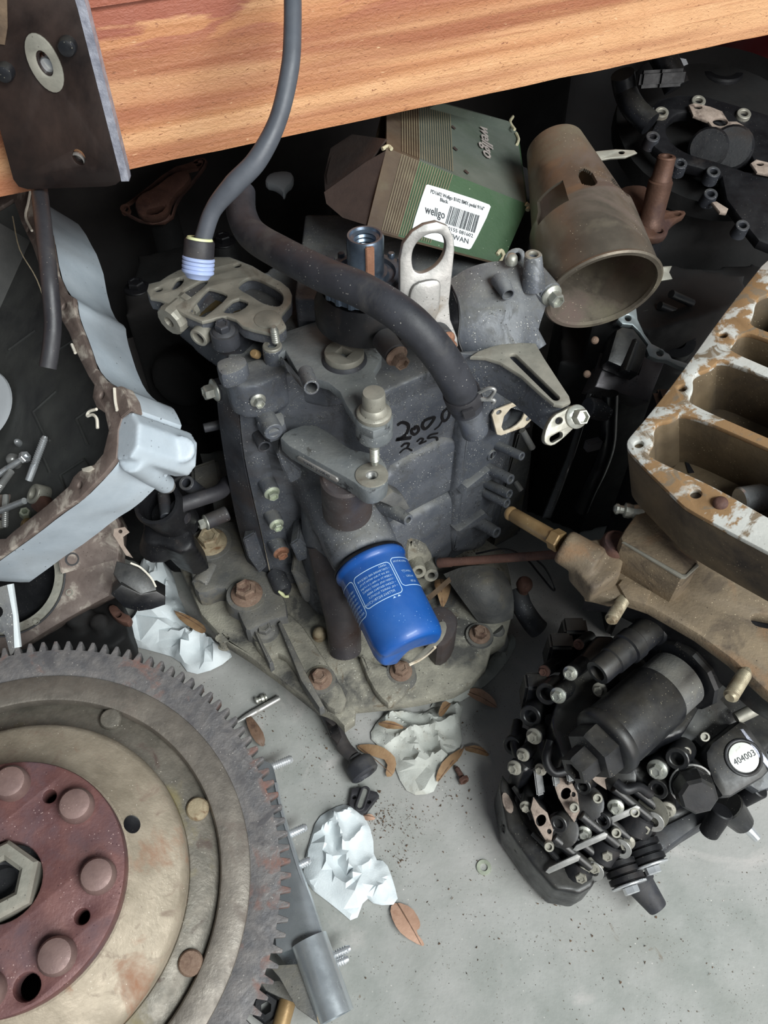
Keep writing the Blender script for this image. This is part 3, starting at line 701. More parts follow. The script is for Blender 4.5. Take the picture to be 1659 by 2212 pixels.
# red hub plate with real holes
fR = Fr(FC + FN * .0505, FN)
def onR(x, y): return fR.px(x, y)
hl = []
for x, y, r in ((107, 1720, 13), (177, 1980, 15), (58, 2132, 27)):
    k = mm(fR.P(x, y)); hl.append(circ(onR(x, y), r * k, 20))
hc = (0, 0)
slab('hub_plate', 'wheel_red', fw, fR, [circ((0, 0), .0642, 80), circ((0, 0), .0205, 40)] + hl, .017, .0018, label='dark red hub plate')
wl('hub_well', 'cast_black', [(.0215, .049), (.0215, .02), (0, .02)], 40, closed=False)
hexn = lathe('hub_nut', 'alu_dirty', fw, FC + FN * .034, FN, [(.0125, 0), (.0195, 0), (.0205, .002), (.0205, .021), (.0185, .0235), (.0128, .0235), (.0105, .021), (.0105, 0)], 6, 20, 'big worn hexagon nut', closed=True)
lathe('shaft_end', 'cast_black', fw, FC + FN * .03, FN, [(.0108, 0), (.0108, .022), (.0098, .023), (.0085, .0225), (.008, .012), (0, .012)], 24)
wl('nut_washer', 'cast_dark', [(.009, .034), (.0205, .034), (.0205, .037), (.009, .037)], 40)
# hub rivets: the ones the photo shows and their mirror mates
angs = []
for x, y in ((30, 1690), (172, 1740), (215, 1894), (130, 2070)):
    u, v = onR(x, y); angs.append(math.atan2(v, u))
rb = .0508
for a in angs + [a + math.pi for a in angs[:3]]:
    bolt(fw, fR.at(rb * math.cos(a), rb * math.sin(a)), FN, .0094, .0110, 'wheel_rivet', 'pan', name='hub_rivet')
fG = Fr(FC + FN * -.0006, FN)
for x, y, m in ((240, 1555, 'wheel_grey'), (427, 1748, 'bolt_tan'), (412, 2080, 'rust_bolt')):
    bolt(fw, fG.P(x, y) - FN * .001, FN, .0072, .005, m, 'pan', name='rim_rivet')
# hole in the tan disc: flat black disc, its depth shade painted by colour
fH = Fr(FC + FN * .0285, FN)
hu, hv = fH.px(287, 1784); hr_ = math.hypot(hu, hv); er = (fH.u * hu + fH.v * hv) / hr_; hp_ = FC + er * hr_ + FN * lerp(.033, .0225, (hr_ - .070) / .015); hn_ = (FN * .82 + er * .57).normalized()
lathe('dark_hole_disc', 'cast_black', fw, hp_, hn_, [(0, .0003), (.0046, .0003), (.0052, .0006), (.0056, -.001), (0, -.004)], 24)
# cup of the flywheel down to the floor
wl('cup', 'cast_dark', [(0, -.01), (.118, -.01), (.125, -.03), (.122, -.05), (.115, -.072), (0, -.075)], 64, closed=False)
for k in range(3):
    a = 2.2 + k * 2.09; p = FC + fF.u * .07 * math.cos(a) + fF.v * .07 * math.sin(a) - FN * .07
    cyl('foot', 'cast_dark', fw, p, (p.x, p.y, 0), .018, .016)
# ================================================================ outboard powerhead, centre
random.seed(8)
eng = thing('engine', 'large grey cast engine standing upright with a blue oil filter and marker writing', 'engine', (0, .42, 0))
NA = Vector((.55, -.835, 0)).normalized(); DA = Vector((.835, .55, 0))
fA = Fr((.03, .402, .15), NA, DA)
UPV = Vector((0, 0, 1))
NB = Vector((.42, -.9, 0)).normalized()            # run of the flange bolts

# filter axis
FA_ = Vector((.40, -.86, -.20)).normalized()
FT = Z(800, 1221, .158); FRr = mm(FT) * 77
# ---- main block
def _blk(b):
    prism_bm(b, [(-.098, .394), (-.07, .398), (-.03, .402), (-.006, .380), (.003, .384), (.068, .427), (.100, .448), (.110, .465), (.09, .56), (-.06, .57), (-.125, .47)], .045, .286)
    prism_bm(b, [(-.06, .44), (.0, .43), (.085, .47), (.07, .55), (-.06, .55)], .28, .318)
    # tower that carries the filter
    cyl('', None, None, FT - FA_ * .005, FT - FA_ * .075, FRr * 1.0, FRr * 1.1, b=b, seg=40)
    cyl('', None, None, FT - FA_ * .07, FT - FA_ * .11, FRr * 1.1, FRr * 1.3, b=b, seg=40)
    # lower foot of the tower
    p = Z(745, 1300, .13)
    cyl('', None, None, (FT - FA_ * .05) + Vector((0, .01, 0)), ((FT - FA_ * .05).x, (FT - FA_ * .05).y + .012, .05), .034, .042, b=b, seg=40)
    # rounded cylinder wall above the writing
    p0 = Pl(820, 870, fA.o, fA.n); p1 = Pl(1010, 800, fA.o, fA.n)
    cyl('', None, None, Vector((p0.x, p0.y, .250)) - NA * .037, Vector((p1.x, p1.y, .250)) - NA * .037, .034, .034, b=b, seg=40)
cast('block', 'cast_grey', eng, _blk, .0026, 4)
# stepped panels of the lower face
plate('face_panel', 'cast_grey', eng, fA.off(.0045), [(800, 1040), (1012, 922), (1003, 1050), (930, 1088), (870, 1122), (800, 1150)], .02, (), .005, 1, None, 70)
plate('face_panel', 'cast_grey', eng, fA.off(.009), [(840, 1142), (905, 1108), (1000, 1062), (990, 1196), (930, 1235), (850, 1240)], .02, (), .006, 1, None, 70)
plate('face_panel', 'base_dirt', eng, fA.off(.013), [(880, 1175), (900, 1165), (935, 1185), (945, 1235), (940, 1260), (880, 1250)], .03, (), .006, 1)
# duct column at the right of the face
fD = Fr(fA.o + NA * .016, Vector((.62, -.78, 0)), DA)
plate('duct_column', 'cast_grey', eng, fD, [(1030, 856), (1060, 846), (1100, 862), (1120, 905), (1108, 960), (1085, 1060), (1060, 1170), (1040, 1192), (1000, 1200), (976, 1196), (990, 1100), (1010, 960)], .034, (), .008, 1, None, 70)
plate('duct_rib', 'cast_grey', eng, fA.off(.0125), [(1014, 856), (1034, 852), (1012, 1000), (995, 1190), (974, 1194), (985, 1060)], .03, (), .005, 1, None, 70)
# raised casting marks
obj('casting_mark', text_mesh('RZ12', .0095, fD, *fD.px(1036, 1076), rot=math.radians(78), th=.0006), 'cast_grey', eng, label='raised casting mark reading RZ12')
p = fD.P(1061, 982); boss('screw_boss', 'cast_grey', eng, p - fD.n * .004, p + fD.n * .0016, .0052, .0048, .0035, .002)
box('screw_slot', 'cast_dark', eng, p + fD.n * .0002 - fD.v * .0034 - fD.u * .0005, fD.u * .001, fD.v * .0068, fD.n * .0012, .0002)
# diamond outlet with pale gasket
fO = Fr(Pl(1105, 905, fA.o, fA.n) + NA * .036, Vector((.42, -.80, .42)))
plate('outlet_gasket', 'gasket', eng, fO, [(1063, 897), (1069, 886), (1124, 864), (1131, 866), (1152, 893), (1152, 903), (1133, 923), (1083, 941), (1074, 939)], .0022,
      [('p', [(1092, 888), (1137, 867), (1133, 901), (1112, 923), (1081, 934)]), ('c', 1078, 891, 7, .7), ('c', 1142, 905, 7, .7)], .0004, label='cream paper gasket')
plate('outlet_neck', 'cast_grey', eng, fO.off(-.0022), [(1066, 897), (1071, 888), (1124, 866), (1150, 893), (1150, 902), (1133, 921), (1084, 939), (1076, 937)], .03,
      [('p', [(1092, 888), (1137, 867), (1133, 901), (1112, 923), (1081, 934)])], .001)
pp = fO.P(1110, 900, -.033); box('outlet_floor', 'cast_black', eng, pp - fO.u * .012 - fO.v * .012, fO.u * .024, fO.v * .024, fO.n * .003, 0)
# bosses down the right edge
for x0, y0, x1, y1, r0, r1, rh in ((1112, 962, 1128, 986, 9, 10, 5), (1075, 1010, 1104, 1036, 11, 12, 6), (1085, 1050, 1101, 1068, 9, 11, 6), (1080, 1072, 1096, 1088, 9, 11, 6), (1048, 1112, 1074, 1151, 13, 13, 7), (864, 1075, 883, 1124, 17, 13, 7)):
    q1 = Pl(x1, y1, fA.o + NA * .035, fA.n); k = mm(q1); q0 = q1 - (NA * .9 + DA * .12 + Vector((0, 0, .25))).normalized() * .04
    d = (q1 - q0).normalized(); q0 = q1 - d * .034
    boss('threaded_boss', 'cast_grey', eng, q0, q1, r0 * 1.25 * k, r1 * k, rh * k, .012)
plate('rib_web', 'cast_grey', eng, fD.off(.006), [(1002, 1070), (1010, 1055), (1060, 1015), (1090, 1020), (1094, 1032), (1070, 1034)], .012, (), .002)
plate('rib_web', 'cast_grey', eng, fD.off(.006), [(990, 1150), (1050, 1108), (1066, 1120), (1060, 1134), (1020, 1142)], .012, (), .002)
plate('rib_web', 'base_grey', eng, fA.off(.02), [(820, 1085), (850, 1062), (872, 1072), (888, 1100), (868, 1108), (838, 1092)], .012, (), .002)
# side blocks of the block at far right
hexa('side_bracket', 'base_grey', eng, [Pl(x, y, fA.o - NA * .015, fA.n) for x, y in ((1120, 930), (1148, 966), (1146, 1000), (1128, 1090), (1120, 1180), (1060, 1190), (1090, 1040))], [Pl(x, y, fA.o - NA * .06, fA.n) for x, y in ((1120, 930), (1148, 966), (1146, 1000), (1128, 1090), (1120, 1180), (1060, 1190), (1090, 1040))], .003)
tube('drain_rod', 'base_grey', eng, [Pl(1128, 930, fA.o + NA * .012, fA.n), Pl(1150, 968, fA.o + NA * .02, fA.n)], .0028, 10, 1)
tube('drain_rod', 'base_grey', eng, [Pl(1112, 1040, fA.o + NA * .012, fA.n), Pl(1126, 1060, fA.o + NA * .02, fA.n)], .0026, 10, 1)
for x, y in ((905, 1236), (932, 1244)): boss('threaded_boss', 'base_dirt', eng, Pl(x - 16, y - 40, fA.o, NA), Pl(x, y, fA.o + NA * .026, NA), .0085, .0062, .003)
# ---- marker writing: 2000 over 225
b = bmesh.new(); fM = fA.off(.0009)
def stroke(pts, w): ribbon_bm(b, fM, [fM.px(*p) for p in pts], w * .00048, .0004)
stroke([(858, 918), (868, 912), (880, 916), (882, 926), (877, 938)], 5.5)
stroke([(877, 938), (866, 946), (856, 949), (872, 947), (888, 945)], 6.5)
stroke([(898, 926), (890, 926), (889, 934), (896, 938), (904, 930), (901, 921), (894, 922)], 5)
stroke([(915, 909), (912, 920), (918, 926), (928, 918), (938, 902), (926, 904), (915, 909)], 5.5)
stroke([(962, 884), (956, 892), (955, 903), (960, 909), (968, 902), (971, 890), (968, 882), (962, 884)], 5)
stroke([(955, 909), (948, 920), (938, 928)], 3)
stroke([(866, 965), (874, 958), (883, 958), (880, 966)], 4)
stroke([(863, 978), (872, 970), (880, 968), (890, 973)], 3)
stroke([(900, 954), (908, 947), (914, 949), (906, 958), (914, 955), (921, 952)], 3.5)
stroke([(946, 935), (930, 939), (924, 946), (936, 944), (944, 946), (943, 955), (933, 962)], 3.5)
bmesh.ops.recalc_face_normals(b, faces=b.faces)
obj('marker_writing', b, 'marker', eng, None, 'black hand-written marker numbers 2000 and 225')
# the writing sits on a smooth flat
plate('face_panel', 'cast_grey', eng, fA.off(.0006), [(815, 890), (850, 868), (1016, 796), (1022, 850), (1014, 918), (905, 968), (812, 1022)], .012, (), .004, 1)

# ---- left flange: gasket, bolts, lugs
gx, gy = -.0985, .394
def gp(x, y, o=0.0): return Yp(x, y, gy - o)
gl = [(512, 836), (518, 880), (522, 930), (527, 990), (540, 1030), (548, 1080), (560, 1128), (572, 1180), (584, 1238)]
b = bmesh.new(); A = []
for i, (x, y) in enumerate(gl):
    p = gp(x + random.uniform(-1.5, 1.5), y, .0006); w = .0013 + random.uniform(-.0004, .0005)
    A.append([b.verts.new(p), b.verts.new(p + Vector((w, -.0006, 0))), b.verts.new(p + Vector((w, .006, 0))), b.verts.new(p + Vector((0, .006, 0)))])
for P_, Q in zip(A, A[1:]):
    for k in range(4): b.faces.new((P_[k], P_[(k + 1) % 4], Q[(k + 1) % 4], Q[k]))
b.faces.new(A[0]); b.faces.new(A[-1]); bmesh.ops.recalc_face_normals(b, faces=b.faces)
obj('flange_gasket', b, 'gasket', eng, None, 'pale torn gasket edge between the crankcase halves')
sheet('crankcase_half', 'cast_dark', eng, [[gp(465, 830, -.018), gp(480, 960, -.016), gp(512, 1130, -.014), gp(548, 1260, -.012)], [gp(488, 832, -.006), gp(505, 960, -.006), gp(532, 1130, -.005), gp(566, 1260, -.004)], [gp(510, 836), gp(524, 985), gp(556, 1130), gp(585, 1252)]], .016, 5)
sheet('flange_strip', 'cast_grey', eng, [[gp(513, 836, .0012), gp(528, 985, .0012), gp(560, 1130, .0012), gp(588, 1250, .0012)], [gp(536, 836, .003), gp(550, 985, .003), gp(580, 1130, .003), gp(612, 1250, .003)], [gp(560, 838, .0), gp(580, 985, .0), (gp(612, 1130, .0)), gp(640, 1250, .0)]], .008, 5)
def fb(x, y, rpx, hpx, m, kind='hollow', o=.012, bl=.016, br=1.55):
    p = gp(x, y, o); k = mm(p)
    cyl('bolt_boss', 'cast_grey', eng, p - NB * bl, p - NB * .0, rpx * br * 1.1 * k, rpx * br * k, 20)
    bolt(eng, p - NB * .001, NB, rpx * k, hpx * k, m, kind)
fb(558, 866, 12, 18, 'zinc'); fb(588, 1066, 12, 16, 'zinc_green'); fb(598, 1134, 11, 15, 'zinc_green'); fb(608, 1195, 12, 14, 'copper')
# dark hollow bolt end behind the lug
p = gp(572, 966, .014); boss('tube_end', 'cast_dark', eng, p - NB * .02, p, .0045, .005, .0035)
# bolt seen end-on at the far left
p = gp(466, 842, -.018); bolt(eng, p, Vector((-.75, -.5, .1)), .0055, .009, 'zinc'); cyl('bolt_boss', 'cast_dark', eng, p + Vector((.022, .012, 0)), p, .0075)
p = gp(440, 925, -.03); cyl('stud_end', 'cast_dark', eng, p + Vector((.03, .01, 0)), p, .0042, .0036)
# lug with a hole
fl_ = Fr(gp(592, 934, .022), Vector((.3, -.92, .1)))
plate('lug', 'cast_grey', eng, Fr(gp(590, 905, .012), (0, -.25, .97)), [(554, 912), (562, 900), (608, 888), (614, 896), (616, 914), (604, 930), (580, 938), (568, 930)], .012, (), .002)
q = gp(592, 934, .022); boss('lug_eye', 'cast_grey', eng, q - NB * .018, q, .0068, .0066, .0036, .01)
# wedge lugs
def wedge(nm, pts, o0, depth, m='cast_grey'):
    top = [gp(x, y, o0) for x, y in pts]; hexa(nm, m, eng, top, [p + Vector((0.0, depth, -.004)) for p in top], .0014)
wedge('wedge_lug', [(596, 980), (610, 985), (652, 1018), (648, 1036), (626, 1046), (612, 1020)], .022, .03)
wedge('wedge_lug', [(626, 1176), (644, 1164), (670, 1186), (674, 1204), (644, 1216)], .022, .03)
wedge('wedge_lug', [(628, 1234), (644, 1236), (688, 1270), (692, 1286), (664, 1304), (654, 1296)], .026, .03, 'base_grey')
wedge('wedge_lug', [(524, 1165), (550, 1150), (560, 1180), (576, 1225), (560, 1240), (535, 1205)], .002, .03, 'cast_grey')
p = gp(613, 1276, .02); lathe('brass_plug', 'cast_dark', eng, p - NB * .02, NB, [(0, 0), (.008, 0), (.008, .018), (.0055, .022), (0, .02)], 20)
b = bmesh.new(); tube_bm([p + Vector((-.004, -.003, .004)), p + Vector((-.001, -.004, .001)), p + Vector((.001, -.004, -.003)), p + Vector((.004, -.003, -.004))], [.001, .0017, .0012, .0014], 8, 4, b)
obj('yellow_paint_dab', b, 'nylon_yellow', eng, 60, 'yellow paint dab')

# ---- lower arm with embossed strip
fL = FZ(.256)
arm = plate('support_arm', 'bracket_grey', eng, fL, [(602, 950), (616, 930), (670, 912), (718, 936), (752, 968), (790, 975), (822, 984), (838, 1010), (838, 1040), (822, 1056), (798, 1062), (778, 1054), (764, 1040), (690, 1000)], .0135, [('c', 803, 1027, 13)], .0014, 1)
c = fL.px(803, 1027); k = mm(fL.P(803, 1027))
slab('spot_face', 'alu_dirty', arm, fL.off(.0008), [circ(c, 36 * k, 32), circ(c, 13.5 * k, 20)], .002, .0003, 'bare machined ring around the threaded hole')
lathe('threaded_hole', 'chrome_dull', arm, fL.P(803, 1027) - UPV * .0125, UPV, [(0, 0)] + [(13.3 * k * (1 - .12 * (i % 2)), .0006 + i * .0006) for i in range(19)] + [(13.3 * k, .0125)], 20)
e0_, e1_ = fL.P(604, 950), fL.P(766, 1041); ed = (e1_ - e0_).normalized(); en = Vector((ed.y, -ed.x, 0))
fS = Fr(e0_ + en * .001 - UPV * .0066, en, ed)
s0 = fS.px(648, 993); s1 = fS.px(725, 1040); ym = 0
slab('number_strip', 'alu_bare', arm, fS.off(.0005), [slot((s0[0], ym), (s1[0], ym), .0023)], .0016, .0002, 'narrow pale strip with stamped number')
obj('stamped_number', text_mesh('RW01 J100B47', .0036, fS.off(.0005), (s0[0] + s1[0]) / 2, ym, th=.0003, sx=1.02), 'ink', arm)
pc = fL.P(742, 1010); cyl('arm_pillar', 'cast_brown', eng, (pc.x, pc.y + .004, .244), (pc.x, pc.y + .014, .196), .0165, .018, 32)


# ---- upper bracket with the square-socket plug
fT_ = FZ(.302)
ub = plate('mount_bracket', 'bracket_grey', eng, fT_, [(570, 745), (578, 737), (608, 718), (734, 676), (751, 688), (817, 730), (825, 746), (824, 777), (808, 802), (821, 837), (842, 870), (848, 905), (838, 921), (806, 932), (781, 922), (765, 900), (748, 875), (734, 846), (709, 826), (646, 809), (616, 757), (601, 764), (578, 760)], .007, [('c', 808, 898, 12)], .0012)
k = mm(fT_.P(744, 777))
c = fT_.P(744, 777); fK = Fr(c + UPV * .0068, UPV, Vector((.82, -.57, 0)))
R_ = 43 * k
slab('socket_plug', 'alu_dirty', ub, fK, [circ((0, 0), R_, 40), [(-.0042, -.0034), (.0042, -.0034), (.0042, .0034), (-.0042, .0034)]], .0068, .0012, 'worn round plug with a square socket')
lathe('plug_collar', 'cast_dark', ub, c - UPV * .001, UPV, [(R_ * .9, 0), (R_ * 1.16, 0), (R_ * 1.14, .0016), (R_ * 1.02, .0034), (R_ * .98, .003)], 40)
# end lug, bolt with wide washer face, shank and thread
p = fT_.P(808, 898); k = mm(p)
lathe('end_lug', 'bracket_grey', ub, p - UPV * .017, UPV, [(0, 0), (38 * k, 0), (41 * k, .002), (41 * k, .016), (39 * k, .0172), (13 * k, .0172)], 36)
lathe('lug_bolt', 'alu_dirty', ub, p, UPV, [(0, .0), (37 * k, .0), (38 * k, .0012), (38 * k, .003), (34 * k, .0042), (30 * k, .0044), (29 * k, .0058), (26 * k, .0075), (22.5 * k, .0085)], 36, label='silver bolt with a wide washer face')
lathe('bolt_head', 'alu_dirty', ub, p + UPV * .007, UPV, [(0, 0), (23 * k, 0), (25 * k, .002), (25 * k, .0095), (23 * k, .0115), (0, .012)], 30, 24)
lathe('bolt_shank', 'zinc', ub, p - UPV * .016, -UPV, [(0, 0), (12 * k, 0), (12 * k, .009), (10.3 * k, .0095), (10.3 * k, .011)] + thread_prof(11.5 * k, .0125, .0014, .0112) + [(9 * k, .0255), (0, .0255)], 20)
# round post of the bracket at left
p = fT_.P(588, 748, .002); k = mm(p)
boss('bracket_post', 'cast_grey', ub, (p.x, p.y + .003, .252), p, .0075, 22 * k, 9 * k, .01)
lathe('post_rim', 'alu_dirty', ub, p - UPV * .0006, UPV, [(10 * k, 0), (21 * k, 0), (21 * k, .0012), (19 * k, .0018), (11 * k, .0018), (10 * k, .001)], 28, closed=True)
# strut and small tube under the bracket
hexa('bracket_web', 'cast_grey', ub, [fT_.P(604, 766, -.004), fT_.P(646, 811, -.004), fT_.P(655, 820, -.006), fT_.P(620, 790, -.006)], [Yp(620, 800, .362), Yp(652, 838, .352), Yp(660, 845, .36), Yp(634, 812, .372)], .001)
q = Yp(673, 838, .342); boss('tube_end', 'cast_grey', eng, q - Vector((.25, -.95, .2)).normalized() * .02, q, .0046, .0046, .0034)
# body of the bracket below: corner tower of the block
def _ct(b):
    solid_bm(b, FZ(.264), [(530, 830), (560, 806), (600, 800), (632, 820), (622, 862), (590, 884), (555, 876)], .05)
    solid_bm(b, FZ(.290), [(600, 780), (660, 740), (760, 700), (815, 750), (790, 800), (700, 810), (650, 800)], .03)
    solid_bm(b, FZ(.292), [(480, 800), (520, 780), (565, 770), (600, 775), (620, 800), (560, 830), (520, 835), (490, 822)], .03)
cast('corner_tower', 'cast_grey', eng, _ct, .0022, 4)
p = gp(560, 850, .006); cyl('bolt_boss', 'cast_grey', eng, p - NB * .02, p + NB * .002, .0075, .0062)

# ---- pump housing with open ports, upper left
fU = Fr(Z(470, 650, .320), Vector((.04, -.08, 1)))
ph = [(317, 628), (321, 613), (345, 607), (363, 595), (384, 584), (401, 578), (440, 570), (464, 555), (496, 555), (517, 563), (545, 574), (573, 591), (608, 609), (625, 623), (631, 637), (629, 655), (610, 677), (608, 686), (613, 694), (618, 704), (611, 712), (594, 722), (576, 718), (545, 711), (524, 704), (510, 690), (489, 683), (468, 686), (454, 690), (436, 694), (412, 684), (396, 677), (370, 659), (345, 646), (324, 642)]
ports = [('c', 342, 625, 9, .8), ('p', [(368, 625), (375, 611), (384, 599), (398, 601), (394, 613), (379, 625)]), [(386, 644), (391, 630), (419, 613), (440, 602), (450, 606), (446, 614), (406, 647), (391, 651)],
       ('p', [(406, 671), (446, 625), (453, 621), (490, 633), (491, 644), (444, 683), (434, 684), (412, 677)]), ('p', [(481, 668), (510, 642), (536, 650), (535, 661), (510, 676), (484, 676)]),
       [(511, 622), (522, 606), (545, 596), (592, 618), (612, 634), (612, 652), (602, 663), (580, 659), (562, 652), (545, 640)], ('c', 512, 573, 9, .8)]
hous = plate('pump_housing', 'alu_dirty', eng, fU, ph, .003, ports, .0007, 0, 'worn bare flange with open ports')
plate('port_walls', 'cast_grey', hous, fU.off(-.003), ph, .010, ports, .0003, 0)
plate('port_oil', 'oil_dark', hous, fU.off(-.0125), [(400, 670), (446, 622), (500, 630), (540, 650), (520, 690), (440, 690)], .002, (), .0002, 0, 'brown oil standing in the ports')
q = fU.P(578, 690); k = mm(q); lathe('round_pad', 'alu_dirty', hous, q - fU.n * .001, fU.n, [(0, 0), (.0088, 0), (.0088, .0014), (.008, .0018), (0, .0018)], 28)
q = fU.P(566, 628, -.02); cyl('cast_boss', 'cast_grey', hous, q, q + fU.n * .012 + Vector((.004, -.004, 0)), .0085, .006)
def _hw(b):
    solid_bm(b, fU.off(-.013), [(320, 634), (345, 612), (400, 584), (464, 560), (545, 580), (608, 614), (624, 640), (604, 672), (560, 690), (510, 684), (440, 690), (396, 674), (345, 644)], .010)
    solid_bm(b, fU.off(-.012), [(470, 690), (500, 690), (520, 706), (512, 724), (480, 728), (462, 712)], .014)
    solid_bm(b, fU.off(-.020), [(370, 655), (410, 690), (440, 715), (480, 735), (520, 735), (545, 708), (580, 680), (600, 640), (560, 600), (460, 600), (400, 620)], .03)
    q = fU.P(440, 735, -.024); 
    cyl('', None, None, Z(432, 724, .303), Z(432, 724, .303) + Vector((.02, .06, -.01)), .0085, b=b)
    cyl('', None, None, Z(368, 690, .308), Z(368, 690, .308) + Vector((.03, .05, .0)), .0115, b=b)
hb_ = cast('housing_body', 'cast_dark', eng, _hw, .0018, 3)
# plugs and bolts on its front
pv = Vector((-.45, -.85, .1)).normalized()
q = Z(360, 700, .310); lathe('slotted_plug', 'alu_dirty', eng, q + Vector((.012, .018, .002)), (q - (q + Vector((.012, .018, .002)))), [(0, 0), (.0105, 0), (.0105, .004), (.0092, .0046), (.0092, .006), (.0105, .0066), (.0108, .0175), (.0098, .0195), (.004, .0195), (.0034, .016), (0, .016)], 12, 25, 'worn hexagon socket plug')
q = Z(428, 731, .304); boss('drain_eye', 'alu_dirty', eng, q + Vector((.006, .012, .001)), q, .0072, .0066, .004, .008)
q = Z(484, 716, .310); bolt(eng, q, (0, -.2, 1), .0052, .008, 'cast_dark', 'hex', name='cap_nut'); lathe('flange_seat', 'cast_dark', eng, q - UPV * .01, UPV, [(0, 0), (.0095, 0), (.0092, .01), (0, .0102)], 22)
q = Z(554, 756, .298); lathe('brass_screw', 'brass_tan', eng, q - UPV * .004, (-.3, -.6, .7), [(0, 0), (.003, 0), (.003, .005), (.0022, .006), (0, .006)], 14)
q = Z(593, 716, .319); stud('short_stud', 'zinc', eng, q - UPV * .008, q + Vector((0, -.001, .0045)), .0028)
plate('ear', 'cast_grey', eng, FZ(.309), [(465, 784), (476, 774), (506, 766), (530, 768), (536, 786), (518, 800), (490, 810), (474, 808)], .012, (), .002, 1)

# ---- crankshaft end, timing sprocket
cs = Z(790, 595, .352); 
sp_ = thing  # noqa
lathe('crank_sprocket', 'steel_blue', eng, cs - UPV * .006, UPV, [(0, 0), (.0275, 0), (.0275, .0045), (.0262, .006), (.0215, .006), (.0205, .0085), (.0185, .0088), (.0175, .0065), (.0145, .0065), (.0135, .0095), (.0112, .0095)], 44)
for i in range(20):
    a = 2 * math.pi * i / 20; d = Vector((math.cos(a), math.sin(a), 0))
    cyl('sprocket_tooth', 'steel_blue', eng, cs + d * .0268 - UPV * .006, cs + d * .0268 + UPV * .0022, .0026, .0022, 8)
lathe('crankshaft', 'steel_blue', eng, cs, UPV, [(.0112, 0), (.0112, .0255), (.0105, .027), (.0092, .027), (.0086, .0255)] + [(.0066 + .0009 * (i % 2), .0245 - i * .0014) for i in range(8)] + [(0, .012)], 36, label='blue-grey keyed crankshaft end')
kd = Vector((.25, -.97, 0)).normalized(); ku = Vector((kd.y, -kd.x, 0)) * -1
box('shaft_key', 'copper', eng, cs + kd * .0098 - ku * .0026 + UPV * .006, ku * .0052, kd * .0032, UPV * .020, .0006, 'copper-coloured key in the shaft')
lathe('shaft_seal', 'cast_black', eng, cs - UPV * .03, UPV, [(0, 0), (.033, 0), (.033, .012), (.028, .022), (0, .022)], 40)

# ---- lifting eye
fE = Fr((.04, .382, .33), Vector((.14, -.93, .32)))
eye = plate('lifting_eye', 'alu_bare', eng, fE, [(864, 649), (864, 560), (871, 526), (891, 500), (916, 485), (943, 479), (967, 488), (980, 512), (982, 540), (976, 600), (970, 656), (973, 691), (988, 730), (990, 748), (976, 757), (950, 735), (925, 710), (898, 690), (870, 670)], .0065,
      [[(891, 582), (889, 549), (899, 525), (922, 506), (951, 503), (964, 519), (962, 546), (948, 570), (925, 587), (905, 592)]], .0008, 0, 'bare grey steel lifting eye')
plate('pressed_tongue', 'alu_bare', eye, fE.off(.003), [(884, 660), (886, 630), (898, 612), (930, 604), (950, 606), (954, 622), (948, 690), (920, 700), (890, 672)], .004, (), .0018, 1)
for x, y, Y_ in ((966, 744, .372), (862, 776, .36)):
    q = Yp(x, y, Y_); k = mm(q); bolt(eng, q - NB * .004, (NB + Vector((.1, 0, -.15))), .0048, .0085, 'copper' if x > 900 else 'rust_bolt', 'hollow')
    cyl('bolt_boss', 'cast_dark', eng, q - NB * .022, q - NB * .004, .0075, .007)
hexa('strap_foot', 'cast_dark', eng, [Yp(846, 750, .372), Yp(900, 700, .372), Yp(915, 720, .368), Yp(850, 790, .362), Yp(832, 785, .366)], [p + Vector((0, .02, -.004)) for p in (Yp(846, 750, .372), Yp(900, 700, .372), Yp(915, 720, .368), Yp(850, 790, .362), Yp(832, 785, .366))], .001)

# ---- upper cover and slotted arm
rows = [[Yp(968, 606, .424), Yp(1010, 580, .428), Yp(1060, 566, .43), Yp(1125, 566, .43), Yp(1172, 610, .43)],
        [Yp(985, 650, .405), Yp(1020, 630, .408), Yp(1070, 620, .412), Yp(1130, 612, .416), Yp(1182, 640, .422)],
        [Yp(994, 690, .394), Yp(1025, 675, .395), Yp(1075, 662, .398), Yp(1130, 655, .404), Yp(1178, 665, .412)],
        [Yp(991, 730, .388), Yp(1022, 720, .388), Yp(1075, 705, .39), Yp(1125, 698, .394), Yp(1166, 702, .402)],
        [Yp(998, 768, .386), Yp(1026, 768, .382), Yp(1078, 746, .382), Yp(1122, 742, .384), Yp(1157, 744, .392)]]
cov = sheet('timing_cover', 'cast_grey', eng, rows, .02, 5)
q = Yp(1152, 552, .418); k = mm(q); boss('cover_post', 'cast_grey', cov, Yp(1152, 624, .414), q, .0074, 19 * k, 10 * k, .01)
lathe('post_rim', 'alu_dirty', cov, q, Vector((0, -.05, 1)), [(9 * k, -.001), (18 * k, -.001), (19 * k, .0004), (17 * k, .001), (11 * k, .001), (9 * k, 0)], 24, closed=True)
q = Yp(1094, 630, .402); boss('cover_nozzle', 'cast_grey', cov, q - Vector((.25, -.85, -.1)).normalized() * .012, q + Vector((.25, -.8, -.1)).normalized() * .003, .0056, .0040, .0031, .01)
q = Yp(1194, 640, .414); bolt(eng, q - NB * .002, NB, .0048, .009, 'zinc', 'hollow'); cyl('bolt_boss', 'cast_grey', eng, q - NB * .024, q - NB * .002, .009, .0076)
plate('cover_ear', 'cast_grey', cov, Fr(Yp(1180, 600, .424), (.1, -.5, .86)), [(1120, 560), (1150, 545), (1175, 580), (1205, 620), (1202, 640), (1180, 655), (1140, 620)], .014, (), .003, 1)
